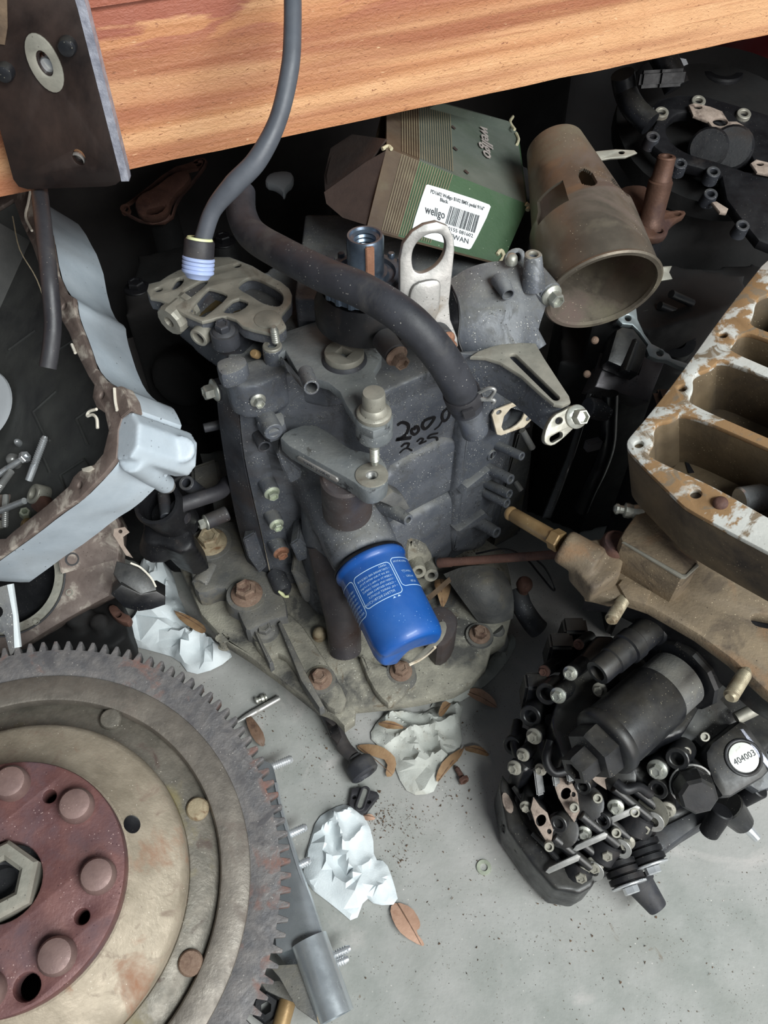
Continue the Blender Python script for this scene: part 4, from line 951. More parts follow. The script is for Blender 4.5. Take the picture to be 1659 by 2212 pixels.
plate('cover_tab', 'cast_grey', cov, Fr(Yp(1110, 560, .432), (.05, -.75, .66)), [(1086, 566), (1094, 545), (1110, 535), (1126, 535), (1136, 546), (1128, 575), (1092, 580)], .004, [('c', 1118, 556, 7, 1.4)], .0008, 1)
q = Yp(1104, 566, .424); bolt(eng, q, (0, -.2, 1), .004, .006, 'zinc', 'dome', name='dowel')
q = Yp(1166, 752, .40); boss('tube_end', 'cast_grey', eng, q + Vector((-.01, .01, .012)), q, .0055, .0048, .0036)
# edge line of sealant between eye and cover
tube('sealant_bead', 'cast_black', cov, [Yp(974, 616, .412), Yp(988, 650, .4), Yp(993, 690, .39), Yp(990, 730, .384), Yp(1000, 762, .38)], .0007, 6)
fSl = Fr(Z(1130, 800, .322), Vector((.05, -.1, 1)))
sa = plate('slotted_arm', 'alu_dirty', eng, fSl, [(1016, 770), (1034, 758), (1062, 748), (1100, 739), (1157, 741), (1176, 774), (1206, 820), (1230, 856), (1233, 868), (1216, 876), (1197, 872), (1170, 850), (1127, 811), (1081, 782), (1050, 772)], .003, [('s', 1110, 770, 1200, 858, 9)], .0006, 0, 'adjusting arm with a long slot')
plate('arm_web', 'cast_grey', sa, fSl.off(-.003), [(980, 760), (1034, 756), (1062, 748), (1100, 741), (1155, 743), (1176, 775), (1206, 820), (1229, 856), (1231, 868), (1215, 874), (1197, 870), (1170, 849), (1127, 810), (1081, 781), (1030, 768), (990, 764)], .026, [('s', 1110, 770, 1200, 858, 9)], .001)
fTb = Fr(Z(1216, 905, .312), Vector((.32, -.72, .62)))
tab = plate('arm_tab', 'alu_dirty', eng, fTb, [(1175, 950), (1181, 923), (1196, 897), (1222, 885), (1234, 877), (1250, 875), (1259, 892), (1256, 908), (1238, 927), (1214, 950), (1194, 964), (1180, 960)], .004, [('c', 1208, 909, 9, .8), ('s', 1194, 949, 1210, 940, 7)], .0006, 1)
q = fTb.P(1244, 900); bolt(eng, q, fTb.n, .0048, .008, 'zinc', 'hollow')

# ---- base casting
fB0 = FZ(.046)
base = plate('base_flange', 'base_dirt', eng, fB0, [(384, 1214), (402, 1178), (440, 1130), (520, 1080), (700, 1050), (950, 1100), (1090, 1190), (1104, 1250), (1108, 1320), (1092, 1384), (1062, 1400), (1050, 1440), (1020, 1472), (982, 1494), (910, 1510), (842, 1520), (768, 1527), (766, 1553), (744, 1569), (722, 1545), (705, 1536), (685, 1530), (653, 1504), (604, 1465), (542, 1420), (490, 1387), (435, 1328), (415, 1283)], .014, [('c', 482, 1378, 12, .6)], .002, 0, 'dirt-caked base flange')
def _lo(b):
    solid_bm(b, FZ(.034), [(440, 1200), (480, 1300), (560, 1380), (680, 1470), (780, 1480), (960, 1440), (1020, 1350), (1000, 1150), (700, 1080), (500, 1100)], .034)
cast('base_housing', 'cast_dark', eng, _lo, .004, 3)
# raised pads and ribs on the flange
fB1 = FZ(.066)
plate('base_step', 'base_grey', eng, fB1, [(398, 1180), (420, 1150), (470, 1120), (540, 1130), (590, 1230), (628, 1330), (600, 1335), (560, 1350), (534, 1366), (520, 1340), (500, 1286), (480, 1266), (432, 1284), (416, 1268), (414, 1240), (400, 1205)], .024, (), .003, 1)
plate('base_step', 'base_dirt', eng, FZ(.055), [(536, 1330), (600, 1320), (640, 1330), (700, 1420), (750, 1500), (742, 1530), (716, 1534), (690, 1505), (660, 1490), (640, 1450), (608, 1408), (575, 1420), (548, 1390)], .012, (), .003, 1)
plate('base_rib', 'base_grey', eng, FZ(.064), [(600, 1346), (606, 1340), (660, 1450), (700, 1524), (690, 1530), (650, 1470)], .014, (), .0015)
plate('base_rib', 'base_grey', eng, FZ(.062), [(548, 1362), (556, 1366), (590, 1430), (582, 1436)], .014, (), .0015)
q = FZ(.066).P(438, 1250); 
lathe('slot_eye', 'base_grey', eng, FZ(.062).P(434, 1262), Vector((-.35, -.9, .15)), [(0, -.02), (.0085, -.02), (.0085, .001), (.0075, .0022), (.0052, .0022), (.0046, -.006), (0, -.006)], 22)
for x, y, r, m, zz in ((455, 1172, 26, 'bolt_tan', .066), (533, 1283, 25, 'rust_bolt', .066), (573, 1362, 17, 'base_grey', .055), (692, 1467, 19, 'rust_bolt', .055), (866, 1450, 18, 'rust_bolt', .055), (1036, 1371, 17, 'rust_bolt', .048)):
    p = FZ(zz).P(x, y, .001); k = mm(p)
    lathe('bolt_seat', 'base_grey', eng, p - UPV * .012, UPV, [(0, 0), (r * 2.0 * k, 0), (r * 1.75 * k, .012), (0, .0122)], 26)
    bolt(eng, p, (random.uniform(-.04, .04), -.05, 1), r * .92 * k, r * 1.15 * k, m, 'hex')
p = FZ(.047).P(690, 1373); inst('acorn_plug', 'dome', _dome, 'bolt_tan', eng, p, (.1, -.2, 1), .0062, .012)
# round exhaust elbow beside the filter
p0, p1 = Z(735, 1250, .115), Z(742, 1395, .058)
tube('exhaust_elbow', 'cast_brown', eng, [Z(706, 1170, .135), Z(722, 1235, .115), Z(732, 1290, .098), Z(741, 1340, .078), Z(746, 1405, .05)], [.0165, .0165, .0155, .0145, .0135], 24)
plate('base_step', 'base_dirt', eng, FZ(.056), [(770, 1400), (820, 1440), (900, 1440), (880, 1490), (850, 1518), (835, 1520), (800, 1480)], .012, (), .003, 1)
# rounded cover at right of the filter
sheet('rounded_cover', 'base_grey', eng, [[Z(958, 1240, .07), Z(1000, 1225, .085), Z(1050, 1222, .088), Z(1088, 1236, .075)], [Z(985, 1278, .07), Z(1020, 1265, .088), Z(1066, 1258, .09), Z(1106, 1272, .072)], [Z(1010, 1312, .064), Z(1045, 1305, .078), Z(1082, 1300, .078), Z(1110, 1308, .06)], [Z(1034, 1345, .046), Z(1062, 1348, .05), Z(1086, 1344, .05), Z(1108, 1336, .046)]], .02, 6)
plate('water_neck', 'cast_brown', eng, FZ(.078), [(930, 1312), (955, 1306), (985, 1322), (990, 1350), (975, 1385), (950, 1400), (930, 1380), (915, 1340)], .034, (), .003, 1)
plate('neck_gasket', 'alu_dirty', eng, FZ(.0795), [(944, 1345), (962, 1340), (966, 1360), (952, 1388), (900, 1432), (880, 1440), (890, 1425), (940, 1380)], .0015, (), .0003, 1)
# ball joint and elbow at right
tube('elbow', 'cast_dark', eng, [Z(1118, 1275, .05), Z(1128, 1310, .045), Z(1150, 1345, .035), Z(1164, 1360, .03)], [.0085, .009, .0095, .0095], 16, 6, .6)
p = Z(1133, 1262, .066); lathe('ball_stud', 'rust_brown', eng, p, (0, 0, -1), [(0, -.0075), (.004, -.0065), (.0065, -.003), (.0072, .001), (.006, .005), (.0048, .008), (.0048, .03), (0, .03)], 22)
tube('drain_spout', 'base_grey', eng, [Z(1070, 1360, .045), Z(1082, 1385, .036), Z(1078, 1402, .03)], [.0075, .0068, .0062], 14, 5)
# ---- oil filter (part of the powerhead)
fil_c = FT
FLn = .071
pr = [(0, -.002), (FRr * .99, -.002), (FRr * 1.045, .0), (FRr * 1.05, .0022), (FRr * 1.0, .004), (FRr * .985, .006), (FRr, .009)]
pr += [(FRr, FLn - .010), (FRr * .985, FLn - .006), (FRr * .95, FLn - .0028), (FRr * .88, FLn - .0006), (FRr * .8, FLn), (FRr * .5, FLn - .0012), (0, FLn - .0012)]
b = lathe_bm(FT, FA_, pr, 72)
# dents at the closed end
for dx, dy, rad, dep in ((812, 1425, .011, .0045), (890, 1420, .014, .005), (915, 1395, .012, .004), (866, 1436, .010, .004)):
    c0 = FT + FA_ * (FLn - .004); c = Pl(dx, dy, c0, FA_); c = c0 + (c - c0).normalized() * FRr * .86
    for v in b.verts:
        d = (v.co - c).length
        if d < rad: v.co += (c0 - FA_ * .02 - v.co).normalized() * dep * (1 - (d / rad) ** 2)
bmesh.ops.recalc_face_normals(b, faces=b.faces)
flt = obj('oil_filter', b, 'filter_blue', eng, 45, 'blue oil filter with white printed fitting instructions')
lathe('rubber_seal', 'cast_black', flt, FT, FA_, [(FRr * .9, -.0036), (FRr * 1.03, -.0036), (FRr * 1.055, -.0024), (FRr * 1.055, -.0012), (FRr * .9, -.0012)], 64, closed=True)
tube('torn_lip', 'gasket', flt, [Pl(x, y, FT + FA_ * (FLn + .0006), FA_) for x, y in ((884, 1436), (905, 1426), (925, 1412), (940, 1398))], .0012, 6, 4)
# printing wrapped on the can: s runs round the can, h from the closed end towards the base
side = (CAM - FT); side = (side - FA_ * side.dot(FA_)).normalized()           # centre of the visible side
tn = FA_.cross(side)
def wrap(s, h, lift=.0003):
    a = s / FRr
    return FT + FA_ * h + (side * math.cos(a) + tn * math.sin(a)) * (FRr + lift)
# find which way tn points in the picture
sgn = 1 if proj(FT + tn * .02)[0] > proj(FT)[0] else -1
def band(b, pts, w):
    q = catmull([Vector((p[0], p[1], 0)) for p in pts], 4); L = []; R_ = []
    for i, p in enumerate(q):
        d = (q[min(i + 1, len(q) - 1)] - q[max(i - 1, 0)]).normalized(); k = Vector((-d.y, d.x, 0)) * w / 2
        L.append(b.verts.new(wrap(sgn * (p.x + k.x), p.y + k.y))); R_.append(b.verts.new(wrap(sgn * (p.x - k.x), p.y - k.y)))
    for i in range(len(q) - 1): b.faces.new((L[i], L[i + 1], R_[i + 1], R_[i]))
def rrect(s0, s1, h0, h1, r):
    o = []
    for cx, cy, a0 in ((s1 - r, h0 + r, -90), (s1 - r, h1 - r, 0), (s0 + r, h1 - r, 90), (s0 + r, h0 + r, 180)):
        for k in range(5):
            a = math.radians(a0 + k * 22.5); o.append((cx + r * math.cos(a), cy + r * math.sin(a)))
    # densify the long runs so they follow the can
    d = []
    for i in range(len(o)):
        a, c = o[i], o[(i + 1) % len(o)]; n = max(1, int(math.hypot(c[0] - a[0], c[1] - a[1]) / .003))
        for k in range(n): d.append((lerp(a[0], c[0], k / n), lerp(a[1], c[1], k / n)))
    return d + [d[0], d[1]]
b = bmesh.new()
W3 = FRr * 1.13
sA0, sA1 = -FRr * .62, FRr * .50
hA0, hA1 = .0125, .0375
band(b, rrect(sA0, sA1, hA0, hA1, .003), .0006)
band(b, rrect(sA0 - .0016 - W3, sA0 - .0016, hA0, hA1 + .003, .003), .0006)
band(b, rrect(sA1 + .0016, sA1 + .0016 + W3, hA0 - .002, hA1 - .004, .003), .0006)
for s in (.0005, .004):
    s = lerp(sA0, sA1, .72) + s; vs3 = [b.verts.new(wrap(sgn * (s + a), hA1 + .0022 + c)) for a, c in ((-.0012, 0), (.0012, 0), (0, -.0014))]; b.faces.new(vs3)
def wtext(s, size, s_right, h, maxw=None):
    """text is upside down in the picture: it runs to the left and its feet point to the closed end's opposite"""
    cu = bpy.data.curves.new('t', 'FONT'); cu.body = s; cu.size = size; cu.resolution_u = 1; cu.align_y = 'CENTER'
    o = bpy.data.objects.new('t', cu); me = bpy.data.meshes.new_from_object(o); bpy.data.objects.remove(o); bpy.data.curves.remove(cu)
    w = max([v.co.x for v in me.vertices] + [1e-5]); f = min(1, maxw / w) if maxw else 1
    vv = [b.verts.new(wrap(sgn * (s_right - v.co.x * f), h - v.co.y)) for v in me.vertices]
    for p in me.polygons:
        try: b.faces.new([vv[i] for i in p.vertices])
        except ValueError: pass
    bpy.data.meshes.remove(me)
LW = sA1 - sA0 - .004
for i, (t, ind, sz) in enumerate((('FITTING INSTRUCTIONS', .0035, .0027), ('\u2022 OIL GASKET SLIGHTLY.', .0, .0021), ('\u2022 CLEAN SEATING AREA.', .0, .0021), ('\u2022 SCREW UNTIL GASKET CONTACT.', 0, .0021), ('\u2022 SCREW TO 10-14Nm (1.0~1.4 kgm)', 0, .0021), ('  OR 3/4 TURN WITH TOOL.', .0, .0021), ('\u2022 START ENGINE AND CHECK FOR', 0, .0021), ('  LEAKS.', 0, .0021))):
    wtext(t, sz, sA1 - .0018 - ind, hA1 - .0028 - i * .00285 - (.0004 if i else 0), LW)
for i in range(7):
    wtext(('PRECAUTIONS', '\u2022 BUILT-IN BYPASS VALVE AND', '\u2022 METAL CASE FILTER ELEMENT', '\u2022 CHANGE WITH EVERY OIL', '\u2022 OIL AND FILTER CHANGE', '  REPLACE AT SERVICE', '\u2022 KEEP FILTER CLEAN')[i], .0023 if i == 0 else .002, sA0 - .0034, hA1 + .0002 - i * .003, W3 - .006)
for i in range(5): wtext(('APPLICATION', '', 'CAPACITY', 'MODELS', 'FILTER')[i], .0022, sA1 + .0034 + W3 * .45, hA0 + .001 + i * .0042, W3 * .45)
bmesh.ops.recalc_face_normals(b, faces=b.faces)
obj('printed_label', b, 'print_white', flt, None, 'white printed boxes of instructions')
# ================================================================ pale pan at left, with bolts
random.seed(21)
nP = Vector((-.55, -.38, .74)).normalized(); fPn = Fr(Z(200, 850, .262), nP)
PZ = lambda x, y, h: fPn.P(x, y, 0) + nP * h
pan = thing('oil_pan', 'pale blue-white painted casting with a brown flange lying open like a pan at left', 'oil pan', Z(60, 900, .17))
ro = [(40, 405), (66, 420), (108, 505), (121, 590), (140, 632), (158, 643), (160, 668), (166, 692), (186, 742), (202, 792), (224, 820), (250, 836), (262, 834), (276, 860), (283, 886), (262, 904), (254, 930), (253, 960), (250, 990), (225, 1022), (172, 1076), (120, 1112), (70, 1152), (0, 1202), (-90, 1268), (-150, 1190), (-150, 650), (-50, 440)]
ri = [(28, 430), (46, 482), (70, 532), (87, 582), (102, 618), (122, 662), (133, 692), (148, 718), (165, 762), (190, 812), (203, 832), (199, 858), (208, 880), (226, 892), (234, 930), (222, 980), (203, 1003), (186, 1010), (170, 1018), (158, 1030), (148, 1050), (100, 1092), (28, 1148), (12, 1163), (-20, 1165), (-80, 1216), (-120, 1165), (-120, 670), (-30, 465)]
plate('rim_flange', 'pan_rim', pan, fPn, ro, .005, [('c', 62, 494, 8), ('c', 138, 662, 8), ('c', 220, 854, 8), ('c', 172, 1048, 8)], .0008, 0, 'stripped brown gasket flange') if False else None
def ringplate(name, m, parent, fr, o, i_, th, extra=(), bev=.0008, label=None):
    L = [[fr.px(*p) for p in o], [fr.px(*p) for p in i_]] + [circ(fr.px(x, y), r * mm(fr.P(x, y)), 16) for x, y, r in extra]
    return slab(name, m, parent, fr, L, th, bev, label)
ringplate('rim_flange', 'pan_rim', pan, fPn, ro, ri, .004, [(62, 494, 8), (138, 662, 8), (220, 854, 8), (172, 1048, 8)], label='stripped brown gasket flange with bolt holes')
L0 = chaikin([fPn.px(*p) for p in ro], 1); L1 = [fPn.px(*p) for p in ri]; cc = Vector((sum(p[0] for p in L0) / len(L0), sum(p[1] for p in L0) / len(L0)))
def wallring(name, m, outer, inner, h0, h1, grow):
    b = bmesh.new()
    def lp(L, h, g): return [b.verts.new(fPn.at(p[0] + (cc.x - p[0]) * g, p[1] + (cc.y - p[1]) * g, h)) for p in L]
    A, B = lp(outer, h0, 0), lp(outer, h1, grow); C_, D = lp(inner, h0, 0), lp(inner, h1, grow)
    n = len(A)
    for i in range(n):
        j = (i + 1) % n; b.faces.new((A[i], A[j], B[j], B[i]))
    n = len(C_)
    for i in range(n):
        j = (i + 1) % n; b.faces.new((C_[i], D[i], D[j], C_[j]))
    bmesh.ops.recalc_face_normals(b, faces=b.faces); return obj(name, b, m, pan, 28)
# outer skin, slightly wavy like a casting
b = bmesh.new(); NR = 6; rows = []
dense = []
for i in range(len(L0)):
    a, c = Vector(L0[i]), Vector(L0[(i + 1) % len(L0)]); k = max(1, int((c - a).length / .006))
    for j in range(k): dense.append(a.lerp(c, j / k))
for r in range(NR + 1):
    h = -.004 - .044 * r / NR; row = []
    for p in dense:
        d = (Vector(p) - cc).normalized(); w = noise.noise(Vector((p.x * 30 - r * .35, p.y * 30, 2))) * .0016 * min(1, r / 2)
        q = Vector(p) - d * (.004 * (r / NR)) + d * w; row.append(b.verts.new(fPn.at(q.x, q.y, h)))
    rows.append(row)
n = len(dense)
for A, B in zip(rows, rows[1:]):
    for i in range(n): b.faces.new((A[i], A[(i + 1) % n], B[(i + 1) % n], B[i]))
b.faces.new(rows[-1])
bmesh.ops.recalc_face_normals(b, faces=b.faces)
obj('outer_wall', b, 'pan_white', pan, 40, 'pale painted outer wall')
b = bmesh.new(); A = [b.verts.new(fPn.at(*p, -.0038)) for p in L1]; B = [b.verts.new(fPn.at(p[0] + (cc.x - p[0]) * .03, p[1] + (cc.y - p[1]) * .03, -.040)) for p in L1]
for i in range(len(A)): b.faces.new((A[i], B[i], B[(i + 1) % len(A)], A[(i + 1) % len(A)]))
b.faces.new(B); bmesh.ops.recalc_face_normals(b, faces=b.faces)
obj('inner_tub', b, 'pan_in', pan, 30, 'dark oily inside of the pan')
fFl = fPn.off(-.0395)
def fp(x, y, h=0): return fFl.P(x, y, h)
# raised honeycomb ribs on the tub floor
for pts in ([(72, 890), (95, 938), (108, 952)], [(72, 890), (122, 845)], [(130, 1026), (182, 992), (192, 1010)], [(130, 1026), (142, 1062)], [(95, 990), (108, 1020)], [(165, 905), (190, 962)], [(165, 905), (200, 880)], [(20, 755), (75, 715)], [(120, 760), (160, 735)]):
    tube('floor_rib', 'pan_in', pan, [fp(*q, .0) for q in pts], .0012, 6, 1)
# box corner with bolt eye and pin
def hx(nm, m, pts, h0, h1, par, bev=.002, lab=None):
    return hexa(nm, m, par, [PZ(x, y, h0) for x, y in pts], [PZ(x, y, h0) + nP * (h1 - h0) for x, y in pts], bev, lab)
q = Z(364, 1051, .190); q0 = PZ(300, 940, -.036); q1 = Z(398, 992, .186)
def _cb(b):
    solid_bm(b, fPn.off(-.001), [(251, 908), (284, 888), (300, 914), (296, 966), (280, 990), (249, 994)], .052)
    cyl('', None, None, PZ(262, 985, -.008), q - (q - PZ(262, 985, -.008)).normalized() * .004, .0095, .0072, b=b)
    cyl('', None, None, q0, q1, .0095, .0072, b=b)
    v8 = [b.verts.new(p_) for p_ in (PZ(255, 940, -.002), PZ(290, 905, -.002), q1, q)]; b.faces.new((v8[0], v8[1], v8[2])); b.faces.new((v8[0], v8[2], v8[3])); b.faces.new((v8[0], v8[3], v8[1])); b.faces.new((v8[1], v8[3], v8[2]))
cast('corner_lug', 'pan_white', pan, _cb, .0016, 5)
eax = (q - PZ(262, 985, -.008)).normalized(); boss('corner_eye', 'alu_bare', pan, q - eax * .01, q, .0058, .0056, .0032, .008)
hx('notch_pad', 'pan_rim', [(244, 838), (262, 834), (278, 862), (283, 886), (262, 904), (252, 880)], .0006, -.01, pan, .0006)
# paint flakes and dried gasket shreds on the flange
for pts in ([(70, 405), (64, 440), (58, 470), (72, 500)], [(212, 885), (196, 890), (192, 900), (203, 897), (212, 905), (214, 926)], [(250, 840), (252, 868), (256, 888)], [(158, 745), (166, 764)]):
    tube('gasket_shred', 'paint_flake', pan, [PZ(x, y, .0012) for x, y in pts], .0011, 6, 4)
tube('loose_thread', 'twine', pan, [PZ(32, 470, .002), PZ(45, 540, .001), PZ(70, 600, -.004), PZ(95, 690, -.006)], .0005, 5, 4)
ol = [(160, 1030), (172, 1012), (184, 1010), (180, 1022)]
plate('gasket_shred', 'paint_flake', pan, fPn.off(.0012), [(176, 1012), (196, 1006), (202, 1012), (190, 1020), (178, 1018)], .0012, (), .0002)
pq = PZ(120, 800, -.055); cyl('pan_prop', 'cast_black', pan, pq - Vector((0, 0, .012)), (pq.x, pq.y + .01, 0), .016, .03)

# bolts lying in the pan
def lying(name, label, m, x0, y0, x1, y1, rpx, h, head=None, plain=.35, cat='bolt'):
    p0, p1 = fp(x0, y0, h), fp(x1, y1, h); k = mm(p0)
    t = thing(name, label, cat, p0)
    stud('shank', m, t, p0, p1, rpx * k, .0017, plain)
    if head: inst('head', 'nut', _nut, m, t, p0 - (p1 - p0).normalized() * head * k, p1 - p0, rpx * 1.75 * k, head * k, .3)
    return t
lying('long_bolt', 'long bright threaded bolt leaning across the pan through a rusty lever eye', 'chrome', 62, 1038, 98, 942, 8.5, .014)
lying('hex_bolt', 'bright bolt with hexagon head pointing up right in the pan', 'chrome', 50, 990, -40, 1050, 7.5, .012, 12)
lying('threaded_bolt', 'short dark threaded bolt at the left edge of the pan', 'chrome_dull', 24, 1018, -30, 1092, 8.5, .016)
lying('smooth_rod', 'smooth chrome rod lying at the bottom of the pan', 'chrome', 53, 1082, -60, 1128, 8, .018, None, .99, 'rod')
lying('upright_bolt', 'threaded bolt pointing down below the chrome rod in the pan', 'chrome_dull', 12, 1070, 11, 1140, 7.5, .008)
p = fp(27, 954, .006); k = mm(p); o = inst('round_head_bolt', 'dome', _dome, 'chrome', None, p - nP * .006, (.2, -.5, .8), 8 * k, .01); tag(o, 'small round bright bolt head against the grey disc', 'bolt')
p = fp(24, 996, .006); o = inst('domed_nut', 'dome', _dome, 'chrome_dull', None, p - nP * .006, (-.2, -.3, .9), 15 * k, .012); tag(o, 'domed steel nut beside the hexagon bolt in the pan', 'nut')
p = fp(45, 1112, .006); o = inst('hex_nut', 'nut', _nut, 'zinc_green', None, p - nP * .004, (.3, -.2, .9), 11 * k, .008); tag(o, 'greenish zinc nut below the chrome rod in the pan', 'nut')
p = fp(42, 1132, .006); o = lathe('brass_fitting', 'brass_tan', None, p - nP * .005, Vector((.8, -.3, .3)), [(0, 0), (.0045, 0), (.006, .002), (.006, .005), (.0045, .006), (.0045, .012), (0, .0125)], 18); tag(o, 'stubby brown brass fitting near the pan flange', 'fitting')
lv = thing('rusty_lever', 'small rusty lever with a worn round eye lying in the pan', 'lever', fp(70, 1065))
fLv = fPn.off(-.022)
plate('arm', 'rust_brown', lv, fLv.off(-.002), [(62, 1092), (88, 1064), (104, 1090), (104, 1106), (84, 1112), (70, 1100)], .008, (), .0015, 1)
c = fLv.px(70, 1066); k = mm(fLv.P(70, 1066)); slab('eye', 'alu_dirty', lv, fLv, [circ(c, 20 * k, 28, 24 * k), circ(c, 10 * k, 18, 12.5 * k)], .012, .0012)
dsc = lathe('grey_disc', 'white_dull', None, fp(-50, 880, .014), Vector((-.2, -.45, .87)), [(0, 0), (.034, 0), (.036, .0015), (.0355, .004), (.032, .005), (.02, .0035), (0, .0035)], 48)
tag(dsc, 'pale grey plastic disc cut by the left edge of the picture inside the pan', 'disc')

# ---- rusty casting with a bore, under the pan
rc = thing('rusty_cylinder_casting', 'rusty pinkish casting with a large round bore under the pale pan', 'casting', Z(60, 1280, 0))
fRc = Fr(Z(130, 1240, .095), Vector((.16, -.52, .84)))
cb = fRc.px(6, 1246); kb = mm(fRc.P(6, 1246)) * .95
Lo = [fRc.px(*p) for p in [(240, 1085), (262, 1130), (256, 1214), (236, 1288), (190, 1312), (120, 1352), (40, 1402), (-60, 1430), (-190, 1340), (-190, 1140), (-60, 1070), (120, 1060)]]
slab('bore_plate', 'pan_rim', rc, fRc, [Lo, circ(cb, 132 * kb, 56)], .034, .0025, 'scarred pinkish face of the casting')
def rp(r, h): return (r * kb, h)
lathe('bore_sleeve', 'alu_dirty', rc, fRc.at(*cb), fRc.n, [rp(112, .0), rp(130, .0), rp(132, -.002), rp(132, -.05), rp(112, -.05), rp(110, -.002)], 56, closed=True)
lathe('bore_groove', 'cast_dark', rc, fRc.at(*cb), fRc.n, [rp(133, .0008), rp(136, .0008), rp(136, -.002), rp(133, -.002)], 56, closed=True)
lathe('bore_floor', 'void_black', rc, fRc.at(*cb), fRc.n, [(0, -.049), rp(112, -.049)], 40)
hexa('top_block', 'pan_rim', rc, [fRc.P(x, y, .012) for x, y in ((124, 1198), (168, 1166), (238, 1098), (256, 1135), (252, 1208), (132, 1240))], [fRc.P(x, y, -.004) for x, y in ((124, 1198), (168, 1166), (238, 1098), (256, 1135), (252, 1208), (132, 1240))], .001, 'pale worn mounting pad')
q = fRc.P(156, 1208, .0122); lathe('blind_hole', 'cast_dark', rc, q - fRc.n * .0008, fRc.n, [(0, 0), (.0052, 0), (.0056, .0012), (.0044, .0012), (.004, .0002)], 22)
for x, y in ((150, 1280), (78, 1342)):
    q = fRc.P(x, y); boss('dowel_hole', 'alu_dirty', rc, q - fRc.n * .003, q + fRc.n * .0008, .0032, .003, .002, .003)
pr_ = fRc.at(*cb) - fRc.n * .05; cyl('foot', 'cast_black', rc, (pr_.x, pr_.y, pr_.z + .02), (pr_.x + .0, pr_.y + .03, 0), .05, .055)
fq = plate('grey_bracket', 'cast_grey', None, Fr(Z(20, 1330, .165), Vector((.1, -.6, .8))), [(-40, 1280), (18, 1262), (30, 1300), (36, 1400), (22, 1420), (10, 1372), (-10, 1360), (-40, 1370)], .004, [('s', -8, 1322, -30, 1330, 16)], .0006)
tag(fq, 'thin grey steel bracket with a white edge leaning behind the flywheel teeth', 'bracket')
b = bmesh.new(); fq2 = Fr(Z(20, 1330, .1652), Vector((.1, -.6, .8)))
w_ = slab('painted_edge', 'paper_clean', fq, fq2.off(.0005), [[fq2.px(*p) for p in [(15, 1263), (26, 1261), (36, 1330), (43, 1398), (31, 1400), (28, 1330)]]], .0045, .0004, 'white painted edge')
wd = thing('black_plastic_cover', 'chipped black wedge-shaped cover wedged against the rusty casting', 'cover', Z(300, 1270, .08))
fW = Fr(Z(300, 1270, .125), Vector((.3, -.45, .84)))
plate('shell', 'paint_black', wd, fW, [(252, 1212), (276, 1218), (302, 1228), (322, 1246), (337, 1266), (338, 1278), (304, 1284), (262, 1264), (245, 1240)], .02, (), .0008, 0)
fW2 = Fr(fW.P(300, 1284), Vector((.25, -.85, .45)))
plate('lip', 'paint_black', wd, fW2, [(240, 1284), (262, 1263), (304, 1283), (338, 1277), (357, 1288), (357, 1307), (328, 1317), (300, 1321), (268, 1313)], .02, (), .0010, 0)
tube('chipped_edge', 'paint_flake', wd, [fW.P(x, y, .0) for x, y in ((282, 1216), (304, 1226), (326, 1248), (337, 1268))], .0008, 6)
gk = plate('torn_gasket', 'gasket_tan', None, Fr(Z(272, 1180, .13), Vector((.3, -.6, .74))), [(246, 1142), (270, 1138), (280, 1150), (266, 1160), (268, 1178), (288, 1206), (272, 1200), (252, 1168), (244, 1156)], .0016, [('c', 260, 1148, 4)], .0003, 0)
tag(gk, 'torn strip of tan gasket hanging beside the rusty casting', 'gasket')

# ---- black carburettor between pan and powerhead
cbn = thing('throttle_body', 'black casting with a round open throat between the pan and the engine base', 'throttle body', Z(350, 1130, 0))
cc3 = Z(338, 1085, .175); ca = Vector((-.1, -.35, .93)).normalized(); kc = mm(cc3)
lathe('throat', 'cast_black', cbn, cc3, ca, [(42 * kc, .0), (50 * kc, .0), (53 * kc, -.003), (50 * kc, -.012), (48 * kc, -.05), (40 * kc, -.05), (41 * kc, -.002)], 44, closed=True)
lathe('throttle_plate', 'cast_black', cbn, cc3 - ca * .03, Vector((.1, -.2, .9)), [(0, 0), (41 * kc, 0), (41 * kc, .001), (0, .001)], 36)
u_, v_ = perp(ca); cyl('throttle_shaft', 'cast_dark', cbn, Z(352, 1062, .165), Z(360, 1118, .165), .0048, .0048)
def _tb(b):
    solid_bm(b, Fr(Z(360, 1130, .14), (0, -.3, .95)), [(296, 1110), (330, 1130), (380, 1120), (410, 1140), (420, 1180), (390, 1195), (350, 1180), (320, 1150)], .06)
    cyl('', None, None, Z(342, 1150, .135), Z(340, 1188, .11), .012, .015, b=b)
    prism_bm(b, [(-.27, .46), (-.2, .44), (-.17, .47), (-.18, .53), (-.26, .53)], 0, .12)
cast('body', 'cast_black', cbn, _tb, .0028, 3)
tube('fuel_elbow', 'rubber_dark', cbn, [Z(398, 1118, .15), Z(382, 1108, .16), Z(390, 1092, .165), Z(430, 1078, .165), Z(475, 1062, .16), Z(492, 1042, .155)], .0062, 14, 6)
q = Z(402, 1043, .17); boss('nozzle_eye', 'cast_dark', cbn, q - Vector((-.15, -.4, .9)) * .03, q, .0062, .0062, .0036, .012)
q = Z(446, 1128, .13); bolt(cbn, q, Vector((-.8, -.55, .15)), .0045, .007, 'zinc'); cyl('bolt_boss', 'cast_dark', cbn, q + Vector((.016, .01, 0)), q, .0065)
hexa('bracket_block', 'base_grey', cbn, [Z(x, y, .12) for x, y in ((412, 1010), (470, 990), (480, 1040), (440, 1075), (416, 1060))], [Z(x, y, .09) for x, y in ((412, 1010), (470, 990), (480, 1040), (440, 1075), (416, 1060))], .003)

